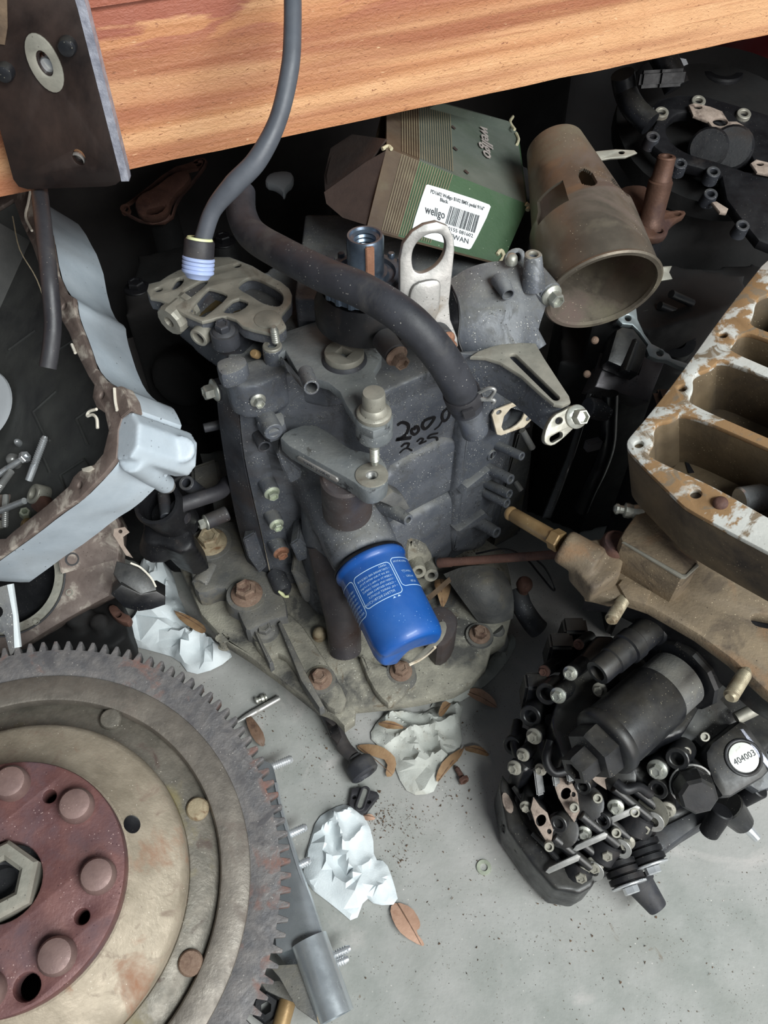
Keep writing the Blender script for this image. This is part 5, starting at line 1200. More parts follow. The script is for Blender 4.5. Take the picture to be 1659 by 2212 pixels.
ld = thing('dark_gap_filler', 'added near-black block standing for the dark gap between the rusty casting and flywheel', 'casting', Z(160, 1370, 0))  # near-black block added to stand for the shade in this gap
def _ld(b):
    solid_bm(b, FZ(.05), [(60, 1340), (150, 1300), (235, 1270), (262, 1290), (268, 1330), (275, 1372), (240, 1400), (120, 1400), (60, 1400)], .05)
    cyl('', None, None, Z(170, 1330, .05), Z(170, 1330, .062), .012, b=b); cyl('', None, None, Z(215, 1345, .05), Z(215, 1345, .06), .008, b=b)
cast('body', 'void_black', ld, _ld, .003, 3)
plate('ear', 'rust_brown', ld, FZ(.056), [(232, 1310), (248, 1304), (266, 1324), (284, 1330), (280, 1346), (258, 1342), (240, 1328)], .008, [('c', 256, 1328, 6)], .001, 1)
# ================================================================ green box, sleeve and dark parts behind
random.seed(5)
bxg = thing('cardboard_box', 'crushed green and brown cardboard box with a white barcode sticker behind the engine', 'box', Yp(960, 470, .49))
BL, BR = Yp(792, 493, .452), Yp(1081, 569, .472); RLt, RRt = Yp(835, 319, .500), Yp(1137, 440, .492)
TL, TR = Yp(835, 210, .580), Yp(1117, 285, .580)
nf = (BR - BL).cross(RLt - BL).normalized()
if nf.dot(CAM - BL) < 0: nf = -nf
RRt = Pl(1137, 440, BL, nf)
_nt = (RRt - RLt).cross(TL - RLt).normalized(); TR = Pl(1117, 285, RLt, _nt)
def quadplate(name, m, a, b_, c, d, th, par, label=None, bow=0):
    """thin board with corners a b c d"""
    n = (b_ - a).cross(d - a).normalized()
    if n.dot(CAM - a) < 0: n = -n
    bm = bmesh.new(); N_ = 8; g = []
    for i in range(N_ + 1):
        r = []
        for j in range(N_ + 1):
            s_, t_ = i / N_, j / N_; p = a.lerp(b_, s_).lerp(d.lerp(c, s_), t_) + n * (bow * math.sin(math.pi * s_) * math.sin(math.pi * t_))
            r.append(bm.verts.new(p))
        g.append(r)
    for i in range(N_):
        for j in range(N_): bm.faces.new((g[i][j], g[i + 1][j], g[i + 1][j + 1], g[i][j + 1]))
    bmesh.ops.recalc_face_normals(bm, faces=bm.faces); bm.normal_update()
    ge = bmesh.ops.extrude_face_region(bm, geom=list(bm.faces))
    for q in ge['geom']:
        if isinstance(q, bmesh.types.BMVert): q.co -= n * th
    bmesh.ops.recalc_face_normals(bm, faces=bm.faces)
    return obj(name, bm, m, par, 40, label)
split = .22      # brown part at the left, green at the right
a2, d2 = BL.lerp(BR, split), RLt.lerp(RRt, split)
quadplate('front_panel', 'card_brown', BL, a2, d2, RLt, .0015, bxg, 'brown printed end of the front')
quadplate('front_panel', 'card_green', a2, BR, RRt, d2, .0015, bxg, 'green front panel')
t2 = TL.lerp(TR, .22)
quadplate('top_panel', 'card_brown', RLt, d2, t2, TL, .0015, bxg)
quadplate('top_panel', 'card_dust', d2, RRt, TR, t2, .0015, bxg, 'dusty grey-green top panel')
dn = (BL - RLt); BKL, BKR = TL + dn * .9, TR + dn * .9
quadplate('side_panel', 'card_green', BR, BR + (TR - RRt), TR, RRt, .0015, bxg)
quadplate('bottom_panel', 'card_brown', BL, BR, BR + (TR - RRt) * .98, BL + (TL - RLt) * .98, .0015, bxg)
quadplate('back_panel', 'card_brown', BL + (TL - RLt), BR + (TR - RRt), TR, TL, .0015, bxg)
quadplate('lid_flap', 'card_dust', TL.lerp(TR, .30), TR, Pl(1100, 264, RLt + _nt * (.006 if _nt.z > 0 else -.006), _nt), Pl(950, 222, RLt + _nt * (.006 if _nt.z > 0 else -.006), _nt), .0015, bxg)
# open end flap at left
fla = [Yp(832, 326, .498), Yp(790, 350, .496), Yp(700, 415, .49), Yp(705, 440, .488), Yp(740, 470, .476), Yp(790, 486, .456), Yp(806, 440, .47)]
hexa('end_flap', 'card_inside', bxg, fla, [p + Vector((.001, .0012, -.001)) for p in fla], 0, 'dark brown folded end flap')
flb = [Yp(834, 300, .505), Yp(760, 290, .54), Yp(714, 320, .55), Yp(700, 380, .53), Yp(702, 412, .495), Yp(800, 345, .50)]
hexa('end_flap', 'card_inside', bxg, flb, [p + Vector((.001, .0012, -.001)) for p in flb], 0)
# printed pinstripes
fG_ = Fr(BL, nf, (BR - BL)); lv_ = (RLt - BL)
def onf(s, t, off=.0004): return BL.lerp(BR, s).lerp(RLt.lerp(RRt, s), t) + nf * off
ntp = (RRt - RLt).cross(TL - RLt).normalized()
if ntp.dot(CAM - RLt) < 0: ntp = -ntp
def ont(s, t, off=.0006): return RLt.lerp(RRt, s).lerp(TL.lerp(TR, s), t) + ntp * (off)
b = bmesh.new()
for i in range(22):
    s = .10 + i * .0165; w = .0050
    for fn, t0, t1 in ((onf, .02, .99), (ont, .02, .98)):
        N_ = 6
        for k in range(N_):
            ta, tb_ = lerp(t0, t1, k / N_), lerp(t0, t1, (k + 1) / N_)
            o_ = 0.0 if fn is onf else .0006
            vs4 = [b.verts.new(fn(s + da, t, .0006 if fn is onf else .0010)) for da, t in ((0, ta), (w, ta), (w, tb_), (0, tb_))]
            b.faces.new(vs4)
bmesh.ops.recalc_face_normals(b, faces=b.faces)
obj('pinstripes', b, 'card_stripe', bxg, None, 'printed tan pinstripes')
# sticker
fSt = Fr(onf(.6, .5, .0), nf, (Pl(1058, 440, BL, nf) - Pl(925, 399, BL, nf)))
Ls = [fSt.px(*p) for p in ((924, 399), (1054, 441), (1060, 450), (1018, 536), (1010, 541), (892, 506), (887, 498), (918, 402))]
st = slab('sticker', 'sticker', bxg, fSt.off(.0009), [chaikin(Ls, 1)], .0006, 0, 'white barcode sticker')
f5 = fSt.off(.0011)
def dirpx(x0, y0, x1, y1):
    a, c = f5.px(x0, y0), f5.px(x1, y1); return math.atan2(c[1] - a[1], c[0] - a[0])
rt = dirpx(930, 417, 1045, 455)
def dpx(x0, y0, x1, y1):
    a, c = f5.px(x0, y0), f5.px(x1, y1); return math.hypot(c[0] - a[0], c[1] - a[1])
ms = [text_mesh('PD1602 Wellgo B102 BMX pedal 9/16"', .0036, f5, *f5.px(989, 433), rot=rt, th=.0002, fit=dpx(932, 414, 1047, 454), bold=.00003), text_mesh('Black', .0036, f5, *f5.px(959, 434), rot=rt, th=.0002, fit=dpx(951, 430, 968, 436), bold=.00003), text_mesh('wellgo', .0082, f5, *f5.px(940, 459), rot=rt, th=.0002, fit=dpx(919, 452, 962, 467), bold=.0001),
      text_mesh('4 710155 081602', .0036, f5, *f5.px(986, 499), rot=rt, th=.0002, fit=dpx(950, 487, 1022, 513)), text_mesh('TAIWAN', .005, f5, *f5.px(985, 514), rot=rt, th=.0002)]
b = join_me(ms)
A0, A1, A3 = f5.px(973, 445), f5.px(1036, 466), f5.px(962, 483)
x_ = 0.0; RB = random.Random(12)
while x_ < 1:
    w = RB.choice((.012, .02, .03)); 
    P4 = [(A0[0] + (A1[0] - A0[0]) * s + (A3[0] - A0[0]) * t, A0[1] + (A1[1] - A0[1]) * s + (A3[1] - A0[1]) * t) for s, t in ((x_, 0), (min(1, x_ + w), 0), (min(1, x_ + w), 1), (x_, 1))]
    b.faces.new([b.verts.new(f5.at(*p, .0002)) for p in P4]); x_ += w + RB.choice((.012, .02, .034))
bmesh.ops.recalc_face_normals(b, faces=b.faces)
obj('sticker_print', b, 'ink', st, None, 'printed text and barcode reading wellgo')
fTp = Fr(ont(.8, .5, 0), ntp, (TL - RLt) * -1)
obj('box_logo', text_mesh('wellgo', .0135, fTp.off(.0012), *fTp.px(1049, 310), rot=math.atan2(*(Vector(fTp.px(1052, 342)) - Vector(fTp.px(1044, 276))).yx), th=.0003, bold=.0002, shear=.15, fit=(Vector(fTp.px(1052, 342)) - Vector(fTp.px(1044, 276))).length), 'box_print', bxg, None, 'pale printed wellgo logo')
# torn edges and holes
for pts, r in (([Pl(x, y, RLt + ntp * .004, ntp) for x, y in ((1112, 280), (1102, 264), (1108, 252))], .0012), ([Pl(x, y, RLt + ntp * .001, ntp) for x, y in ((1115, 288), (1120, 300), (1117, 312))], .0012), ([Yp(826, 322, .499), Yp(838, 316, .502), Yp(846, 322, .499)], .0013), ([Pl(x, y, BL + nf * .001, nf) for x, y in ((1136, 440), (1142, 446), (1139, 454))], .0016), ([Pl(x, y, BL + nf * .001, nf) for x, y in ((1074, 550), (1082, 541), (1088, 553), (1080, 567))], .0014)):
    tube('torn_edge', 'card_edge', bxg, pts, r, 7, 5)
for x, y in ((980, 276), (984, 322), (1008, 372)):
    q = Pl(x, y, RLt + ntp * .0005, ntp); u2, v2 = perp(ntp)
    b = bmesh.new(); vv = [b.verts.new(q + u2 * a + v2 * c + ntp * .0004) for a, c in ((-.003, -.001), (.001, -.0022), (.0032, .0006), (.0, .0018))]; b.faces.new(vv); obj('tear', b, 'card_inside', bxg, None)
cyl('box_filler', 'card_inside', bxg, Yp(930, 560, .52), (Yp(930, 560, .52).x, .55, .02), .03, .035) if False else None

# ---- brass-coloured sleeve with windows
sv_s = Vector((.316, 0, 0)) + UP * -.949
rv = ray(1300, 630).normalized()
sa_ = (sv_s.normalized() * .906 - rv * .42).normalized()
sb = Yp(1302, 628, .432); kS = mm(sb)
Rb = 124 * kS
u_s, v_s = perp(sa_)
# top end: where the axis reaches the upper pixel
Ls_ = .155
best = None
for i in range(60):
    l = .08 + i * .003; x, y = proj(sb - sa_ * l)
    d = abs(y - 322)
    if best is None or d < best[0]: best = (d, l)
Ls_ = best[1]
Rt = 62 * mm(sb - sa_ * Ls_)
def sr(h):   # h 0 bottom .. 1 top
    if h < .43: return lerp(Rb, Rb * .95, h / .43)
    if h < .49: return lerp(Rb * .95, Rb * .86, (h - .43) / .06)
    return lerp(Rb * .86, Rt, (h - .49) / .51)
# visible side angle
sv = (CAM - sb); sv = (sv - sa_ * sv.dot(sa_)).normalized(); a0 = math.atan2(sv.dot(v_s), sv.dot(u_s))
def spt(a, h, r=None): return sb - sa_ * (h * Ls_) + (u_s * math.cos(a + a0) + v_s * math.sin(a + a0)) * (r or sr(h))
NA_, NH = 216, 130
sg = 1 if proj(spt(.5, .5))[0] > proj(spt(-.5, .5))[0] else -1
def win(a, h):
    a = (a + math.pi) % (2 * math.pi) - math.pi; a *= sg
    for c, w, hc, hh, sh in ((-.42, .36, .475, .085, 'r'), (.42, .17, .52, .08, 'e'), (1.15, .17, .48, .08, 'e'), (-1.7, .2, .5, .09, 'e'), (2.0, .4, .58, .09, 'r'), (3.0, .3, .58, .09, 'e')):
        x, y = (a - c) / w, (h - hc) / hh
        if (sh == 'r' and max(abs(x), abs(y)) < 1) or (sh == 'e' and x * x + y * y < 1): return True
    return False
b = bmesh.new(); G = [[None] * NA_ for _ in range(NH + 1)]; GI = [[None] * NA_ for _ in range(NH + 1)]
for j in range(NH + 1):
    for i in range(NA_):
        a = 2 * math.pi * i / NA_; h = j / NH; G[j][i] = b.verts.new(spt(a, h)); GI[j][i] = b.verts.new(spt(a, h, sr(h) - .0022))
keep = [[not win(2 * math.pi * (i + .5) / NA_, (j + .5) / NH) for i in range(NA_)] for j in range(NH)]
for j in range(NH):
    for i in range(NA_):
        k = (i + 1) % NA_
        if not keep[j][i]: continue
        b.faces.new((G[j][i], G[j][k], G[j + 1][k], G[j + 1][i])); b.faces.new((GI[j][i], GI[j + 1][i], GI[j + 1][k], GI[j][k]))
        if not keep[j][k]: b.faces.new((G[j][k], GI[j][k], GI[j + 1][k], G[j + 1][k]))
        if not keep[j][i - 1]: b.faces.new((G[j][i], G[j + 1][i], GI[j + 1][i], GI[j][i]))
        if j == 0 or not keep[j - 1][i]: b.faces.new((G[j][i], GI[j][i], GI[j][k], G[j][k]))
        if j == NH - 1 or not keep[j + 1][i]: b.faces.new((G[j + 1][i], G[j + 1][k], GI[j + 1][k], GI[j + 1][i]))
bmesh.ops.recalc_face_normals(b, faces=b.faces)
lv0 = [v for v in b.verts if not v.link_faces]; bmesh.ops.delete(b, geom=lv0, context='VERTS')
slv = thing('metal_sleeve', 'brownish metal sleeve with cut-out windows leaning beside the green box', 'sleeve', sb)
obj('tube_wall', b, 'sleeve', slv, 45)
lathe('end_lip', 'sleeve', slv, sb, sa_, [(Rb - .003, -.001), (Rb + .0006, -.001), (Rb + .0012, .0006), (Rb, .0016), (Rb - .0026, .0014)], 72, closed=True)
# steel straps near the sleeve
def strap(label, pts, Y_, nrm, holes):
    o = plate('steel_strap', 'alu_dirty', None, Fr(Yp(pts[0][0], pts[0][1], Y_), Vector(nrm)), pts, .002, holes, .0004, 0); tag(o, label, 'strap', 'steel straps around the sleeve')
strap('thin curved steel strap end with one hole behind the sleeve top', [(1268, 332), (1290, 326), (1330, 322), (1370, 324), (1377, 330), (1352, 340), (1320, 342), (1286, 348)], .57, (.1, -.5, .85), [('c', 1343, 329, 7, .6)])
strap('short steel strap end with one hole beside the sleeve mouth', [(1404, 588), (1425, 576), (1452, 574), (1446, 588), (1453, 602), (1430, 606), (1408, 610)], .52, (.1, -.5, .85), [('c', 1426, 586, 5, .7)])
strap('bare steel strip seen inside the mouth of the sleeve', [(1232, 596), (1258, 578), (1300, 566), (1330, 556), (1322, 580), (1290, 600), (1262, 612)], .50, (.1, -.6, .8), [])

# ---- rusty spindle with flange
spd = thing('rusty_spindle', 'rusty hollow spindle rising from a lobed flange beside the sleeve', 'spindle', Yp(1400, 470, .60))
fSp = Fr(Yp(1400, 470, .60), Vector((.08, -.25, .97)))
plate('flange', 'spindle_rust', spd, fSp, [(1328, 420), (1345, 402), (1375, 398), (1400, 402), (1420, 440), (1440, 455), (1478, 452), (1484, 462), (1462, 474), (1446, 490), (1442, 508), (1425, 516), (1390, 514), (1360, 500), (1335, 470)], .007, [('c', 1424, 497, 9, .8), ('c', 1464, 461, 8, .6)], .0015, 1)
b0, b1 = Yp(1404, 486, .598), Yp(1440, 340, .605); ax = (b1 - b0); Lx = ax.length; kx = mm(b0)
lathe('post', 'spindle_rust', spd, b0, ax, [(0, -.002), (29 * kx, -.002), (28 * kx, .004), (24 * kx, .006), (25 * kx, Lx * .62), (25 * kx, Lx * .66), (22 * kx, Lx * .68), (22 * kx, Lx * .7), (20 * kx, Lx * .72), (18.5 * kx, Lx * .97), (19 * kx, Lx), (17 * kx, Lx + .001), (11 * kx, Lx + .001), (10 * kx, Lx - .002), (10 * kx, Lx * .7), (0, Lx * .7)], 32)
cyl('stem', 'cast_black', spd, fSp.P(1390, 470, -.006), (fSp.P(1390, 470).x, fSp.P(1390, 470).y, .0), .02, .03)

# ---- black engine block behind, right
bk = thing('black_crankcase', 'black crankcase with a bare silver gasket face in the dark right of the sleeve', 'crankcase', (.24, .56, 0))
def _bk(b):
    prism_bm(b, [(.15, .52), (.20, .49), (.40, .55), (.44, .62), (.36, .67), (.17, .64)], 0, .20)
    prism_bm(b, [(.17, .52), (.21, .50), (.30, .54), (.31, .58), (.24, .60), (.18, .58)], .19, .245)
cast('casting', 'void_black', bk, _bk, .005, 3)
fGk = Fr(Yp(1400, 745, .485), Vector((.05, -.45, .9)))
plate('gasket_face', 'gasket_face', bk, fGk, [(1335, 690), (1342, 674), (1362, 664), (1374, 660), (1378, 690), (1392, 720), (1408, 742), (1424, 750), (1446, 765), (1452, 774), (1490, 786), (1500, 800), (1470, 792), (1440, 778), (1420, 776), (1402, 768), (1396, 752), (1400, 744), (1382, 718), (1366, 702), (1345, 700)], .006, [('c', 1357, 687, 7), ('c', 1426, 762, 8)], .0008, 0, 'bright bare gasket face')
plate('machined_block', 'machined', bk, Fr(Yp(1350, 830, .47), Vector((.1, -.62, .78))), [(1308, 782), (1322, 786), (1380, 810), (1392, 770), (1436, 782), (1402, 868), (1340, 850), (1284, 836)], .03, (), .0012, 0, 'bare machined grey block')
plate('black_rib', 'paint_black', bk, Fr(Yp(1350, 750, .477), Vector((.1, -.55, .83))), [(1312, 780), (1332, 712), (1345, 704), (1370, 708), (1400, 746), (1396, 770), (1380, 808), (1350, 796)], .02, (), .003, 0)
plate('black_rib', 'paint_black', bk, Fr(Yp(1362, 750, .472), Vector((.4, -.55, .73))), [(1350, 800), (1376, 730), (1384, 738), (1362, 806)], .01, (), .002, 0)
tube('black_pipe', 'paint_black', bk, [Yp(1318, 850, .46), Yp(1316, 900, .455), Yp(1312, 960, .45), Yp(1296, 1010, .45), Yp(1272, 1060, .45), Yp(1256, 1100, .45)], .0066, 14, 6)
cyl('cross_rod', 'cast_dark', bk, Yp(1268, 880, .452), Yp(1310, 888, .456), .0085)
q = Yp(1258, 968, .445); box('square_nut', 'machined', bk, q, Vector((.012, .004, 0)), Vector((.002, -.008, .002)), Vector((0, 0, .010)), .001)
plate('rail', 'paint_black', bk, Fr(Yp(1240, 950, .455), Vector((-.2, -.7, .68))), [(1296, 760), (1310, 765), (1240, 990), (1190, 1120), (1170, 1120), (1222, 990)], .012, (), .002, 0)
for x, y in ((1285, 735), (1268, 808)):
    bolt(bk, Yp(x, y, .47), (-.3, -.8, .5), .003, .003, 'rust_bolt', 'dome', name='rivet')
lathe('port_ring', 'cast_black', bk, Yp(1462, 735, .52), Vector((0, -.4, .9)), [(.008, 0), (.016, 0), (.017, -.004), (.017, -.02), (.008, -.02)], 30, closed=True)
lathe('port_ring', 'paint_black', bk, Yp(1405, 700, .52), Vector((.2, -.5, .8)), [(0, 0), (.012, 0), (.016, -.004), (.018, -.02), (0, -.02)], 30)
for i, (x, y, x2, y2) in enumerate(((1425, 660, 1500, 690), (1450, 635, 1495, 655), (1430, 690, 1510, 715))):
    tube('cooling_fin', 'paint_black', bk, [Yp(x, y, .53), Yp(x2, y2, .535)], .0035, 8, 1)

# ---- black gear cover at upper right
gc = thing('black_gear_cover', 'black gear cover with raised bolt eyes and a tan gasket at upper right', 'gear cover', (.36, .76, 0))
fGc = Fr(Yp(1540, 290, .74), Vector((-.02, -.35, .93)))
plate('flange', 'cast_black', gc, fGc, [(1408, 232), (1425, 212), (1470, 203), (1520, 205), (1580, 222), (1640, 240), (1740, 270), (1740, 560), (1640, 520), (1600, 470), (1570, 430), (1560, 380), (1510, 362), (1460, 350), (1415, 318), (1400, 296), (1418, 262)], .012, [[(1440, 262), (1480, 236), (1560, 270), (1620, 320), (1640, 380), (1560, 350), (1480, 330), (1440, 296)]], .003, 0)
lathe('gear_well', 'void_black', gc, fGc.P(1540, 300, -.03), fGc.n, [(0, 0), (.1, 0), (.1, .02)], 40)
for x, y in ((1430, 241), (1411, 294), (1510, 216), (1608, 244), (1470, 352), (1542, 370), (1536, 418), (1605, 486)):
    q = fGc.P(x, y, .004); k = mm(q); boss('bolt_eye', 'alu_dirty' if y < 250 else 'cast_dark', gc, q - fGc.n * .012, q, 17 * k, 15 * k, 8 * k, .008)
plate('tan_gasket', 'gasket_tan', gc, fGc.off(.006), [(1488, 226), (1500, 222), (1535, 230), (1560, 240), (1574, 262), (1592, 262), (1612, 274), (1624, 298), (1610, 306), (1560, 292), (1544, 280), (1530, 262), (1498, 250)], .003, [('c', 1508, 231, 9, .6), ('c', 1556, 263, 16, .7), ('c', 1604, 296, 9, .6)], .0006, 0)
plate('tan_gasket', 'gasket_tan', gc, fGc.off(.006), [(1622, 352), (1634, 344), (1700, 360), (1700, 385), (1636, 372)], .003, [('c', 1642, 354, 8, .6)], .0006, 0)
cyl('shaft_boss', 'cast_black', gc, fGc.P(1530, 330, -.02), fGc.P(1530, 318, .004), .02, .018); cyl('shaft_boss', 'cast_black', gc, fGc.P(1575, 330, -.02), fGc.P(1580, 318, .004), .022, .02)
plate('tan_pad', 'gasket_tan', gc, fGc.off(.004), [(1538, 436), (1548, 434), (1574, 450), (1570, 460), (1556, 458)], .004, (), .001, 0)
def _gc(b):
    prism_bm(b, [(.25, .71), (.55, .72), (.58, .86), (.45, .86), (.27, .80)], 0, .24)
cast('casting', 'void_black', gc, _gc, .008, 2)
q = Yp(1562, 150, .86); boss('stub', 'cast_black', gc, q - Vector((0, -.1, .9)) * .06, q, .026, .022, .012, .02)
wb_ = thing('white_bucket', 'pale plastic bucket half hidden by the beam at the far right', 'bucket', Yp(1420, 300, .86))
pb = Yp(1395, 140, .87); lathe('shell', 'white_dull', wb_, (pb.x + .01, pb.y + .06, .02), (0, 0, 1), [(0, 0), (.06, 0), (.075, pb.z + .06), (.072, pb.z + .06), (.058, .004), (0, .004)], 48)
rdc = thing('red_can', 'dark red can half hidden by the beam in the upper right corner', 'can', Yp(1580, 140, .93))
pb = Yp(1580, 150, .93); lathe('shell', 'red_dark', rdc, (pb.x + .08, pb.y + .06, .24), (0, 0, 1), [(0, 0), (.10, 0), (.11, .01), (.11, .16), (.10, .17), (0, .17)], 48)
t_ = tube('black_hose', 'paint_black', None, [Yp(1425, 110, .80), Yp(1446, 150, .79), Yp(1462, 190, .78)], .012, 14, 6); tag(t_, 'black hose end hanging in front of the pale bucket', 'hose')
t_ = tube('black_cable', 'paint_black', None, [Yp(1345, 160, .78), Yp(1352, 200, .78), Yp(1370, 235, .76), Yp(1405, 268, .745)], .011, 14, 6); tag(t_, 'thick black cable curving down to the black gear cover', 'cable')
for i, (x, y) in enumerate(((1393, 182), (1432, 180), (1372, 262))):
    o = box('moulded_knob', 'cast_black', None, Yp(x - 20, y + 10, .765), Vector((.026, .004, 0)), Vector((0, -.01, .004)), Vector((0, .004, .014)), .003)
    tag(o, ('black moulded knob left of the black hose end', 'black moulded knob right under the black hose end', 'black moulded knob beside the thick black cable')[i], 'knob', 'black knobs by the bucket')
# support block under the green box, dark
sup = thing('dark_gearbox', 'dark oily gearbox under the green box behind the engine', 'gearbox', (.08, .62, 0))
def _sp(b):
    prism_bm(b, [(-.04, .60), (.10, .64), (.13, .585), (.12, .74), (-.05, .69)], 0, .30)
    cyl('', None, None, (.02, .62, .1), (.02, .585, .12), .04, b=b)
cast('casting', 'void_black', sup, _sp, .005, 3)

# ---- rubber hose lying across the powerhead
rh = thing('rubber_hose', 'thick black rubber hose with a wire clamp curving across the engine', 'hose', Z(760, 620, .34))
tube('hose', 'rubber', rh, [Yp(520, 415, .47), Yp(522, 462, .452), Yp(546, 508, .432), Yp(610, 548, .405), Yp(700, 594, .375), Yp(790, 632, .356), Yp(880, 690, .340), Yp(948, 764, .335), Yp(988, 830, .337), Yp(1008, 880, .34)], [.0092, .0094, .0096, .0097, .0097, .0097, .0098, .0100, .0100, .0100], 28, 8, .62)
hp, hq = Yp(996, 846, .3378), Yp(1010, 886, .3405); hd = (hq - hp).normalized()
lathe('clamp_band', 'rubber_dark', rh, hp, hd, [(.0100, 0), (.0108, 0), (.0110, .0006), (.0110, .0085), (.0108, .009), (.0100, .009)], 32, closed=True)
sd = Vector((.9, -.3, .2)); sd = (sd - hd * sd.dot(hd)).normalized()
fCl = Fr(hp + sd * .011, sd.cross(hd), sd)
tube('clamp_ear', 'chrome_dull', rh, [hp + sd * .010 + hd * .001, hp + sd * .016 + hd * .0 + UPV * .003, hp + sd * .019 + hd * .003 + UPV * .004, hp + sd * .015 + hd * .006, hp + sd * .010 + hd * .006], .0011, 8, 5)
tube('clamp_ear', 'chrome_dull', rh, [hp + sd * .010 + hd * .007, hp + sd * .018 + hd * .007, hp + sd * .017 + hd * .010], .0012, 8, 4)
cd = (CAM - hp); cd = (cd - hd * cd.dot(hd)).normalized()
box('clamp_tab', 'rubber_dark', rh, hp + cd * .0106 + hd * .003 + cd.cross(hd) * -.0035, cd.cross(hd) * .007, hd * .0075, cd * .0016, .0004)
# the pipe stub the hose sits on
cyl('outlet_stub', 'cast_grey', eng, hq - hd * .004, hq + hd * .022, .0075, .0085, 24)
# ================================================================ corroded tray at right
random.seed(33)
nT = Vector((-.3, -.05, .95)).normalized(); fTr = Fr(Z(1365, 960, .285), nT)
tr = thing('corroded_manifold', 'white and brown corroded casting with deep compartments at the right edge', 'manifold', Z(1600, 900, .2))
to = [(1659, 556), (1600, 630), (1556, 687), (1469, 809), (1397, 901), (1362, 941), (1353, 954), (1356, 972), (1382, 1000), (1469, 1086), (1484, 1098), (1560, 1140), (1659, 1192), (1790, 1260), (1790, 460)]
cells = [[(1475, 888), (1659, 968), (1750, 1010), (1750, 1165), (1659, 1118), (1541, 1049), (1403, 988), (1400, 975), (1414, 953), (1411, 930), (1420, 912), (1452, 908)],
         [(1556, 774), (1659, 815), (1750, 855), (1750, 985), (1659, 945), (1492, 873), (1488, 858), (1498, 838), (1495, 816), (1506, 805), (1536, 795)],
         [(1603, 714), (1659, 733), (1750, 770), (1750, 832), (1659, 793), (1574, 756), (1580, 744)],
         [(1750, 600), (1659, 634), (1632, 646), (1628, 676), (1616, 700), (1659, 716), (1750, 752)]]
hol = [(1562, 723, 9), (1474, 838, 9), (1380, 959, 10), (1503, 1066, 12)]
Lr = [chaikin([fTr.px(*p) for p in to], 1)] + [chaikin([fTr.px(*p) for p in c_], 2) for c_ in cells] + [circ(fTr.px(x, y), r * mm(fTr.P(x, y)), 18) for x, y, r in hol]
slab('rim', 'tray_rim', tr, fTr, Lr, .004, .0009, 'blotchy white and brown rim')
Lb = [Lr[0]] + Lr[1:5]
slab('walls', 'tray_in', tr, fTr.off(-.0038), Lb, .046, .0005, 'brown compartment walls')
f9 = fTr.off(-.056)
slab('floor', 'tray_in', tr, f9, [[(p[0] * .985, p[1] * .985) for p in Lr[0]]], .004, .0005) if False else None
for i, c_ in enumerate(cells):
    L = [fTr.px(*p) for p in c_]
    slab('compartment_floor', 'tray_in', tr, fTr.off(-.045 if i else -.047), [L], .003, 0)
# rounded pillars inside the compartments
q = fTr.P(1556, 1088, .0); bolt(tr, q - nT * .0005, nT, .0042, .004, 'rust_brown', 'dome', name='stud_tip')
for i in range(6):
    pass
q = fTr.P(1620, 1085, -.046); rod = thing('chrome_tube', 'shiny chrome tube lying in the lowest compartment of the corroded casting', 'tube', q)
cyl('tube', 'chrome', rod, q + Vector((-.01, -.004, .006)), q + Vector((.1, .02, .004)), .0085, .0085, 24)
q = fTr.P(1550, 960, -.055); hexa('foot', 'cast_black', tr, [q + Vector(v) for v in ((-.03, -.03, 0), (.1, -.03, 0), (.1, .06, 0), (-.03, .06, 0))], [Vector((q.x + a, q.y + c, 0)) for a, c in ((-.02, -.0), (.1, -.0), (.1, .08), (-.02, .08))], .004)

# ================================================================ tan rusty bracket with rod and studs
tb = thing('tan_swivel_bracket', 'tan rust-stained cast bracket with a brass rod, grease nipple and threaded studs', 'bracket', Z(1420, 1270, .15))
fTb2 = Fr(Z(1420, 1280, .190), Vector((-.05, -.06, 1)))
plate('plate', 'tan_rust', tb, fTb2, [(1262, 1262), (1276, 1244), (1330, 1222), (1490, 1150), (1560, 1195), (1780, 1320), (1780, 1585), (1659, 1494), (1583, 1424), (1508, 1369), (1407, 1311), (1352, 1292), (1320, 1294), (1290, 1286), (1268, 1282)], .012, [('s', 1640, 1338, 1700, 1350, 15)], .0025, 0)
plate('plate_rib', 'tan_rust', tb, fTb2.off(.003), [(1335, 1262), (1345, 1250), (1408, 1276), (1396, 1306), (1352, 1292)], .008, (), .0012, 0)
fBk = fTb2.off(.032)
plate('block', 'tan_rust', tb, fBk, [(1340, 1160), (1350, 1142), (1384, 1096), (1396, 1093), (1488, 1136), (1492, 1150), (1484, 1182), (1510, 1212), (1508, 1222), (1480, 1246), (1472, 1246), (1345, 1172)], .034, (), .0025, 0, 'square raised block')
plate('block_edge', 'alu_dirty', tb, fBk.off(.0006), [(1344, 1170), (1350, 1170), (1474, 1240), (1482, 1240), (1506, 1216), (1510, 1222), (1482, 1248), (1472, 1248)], .002, (), .0004, 0, 'worn pale edge')
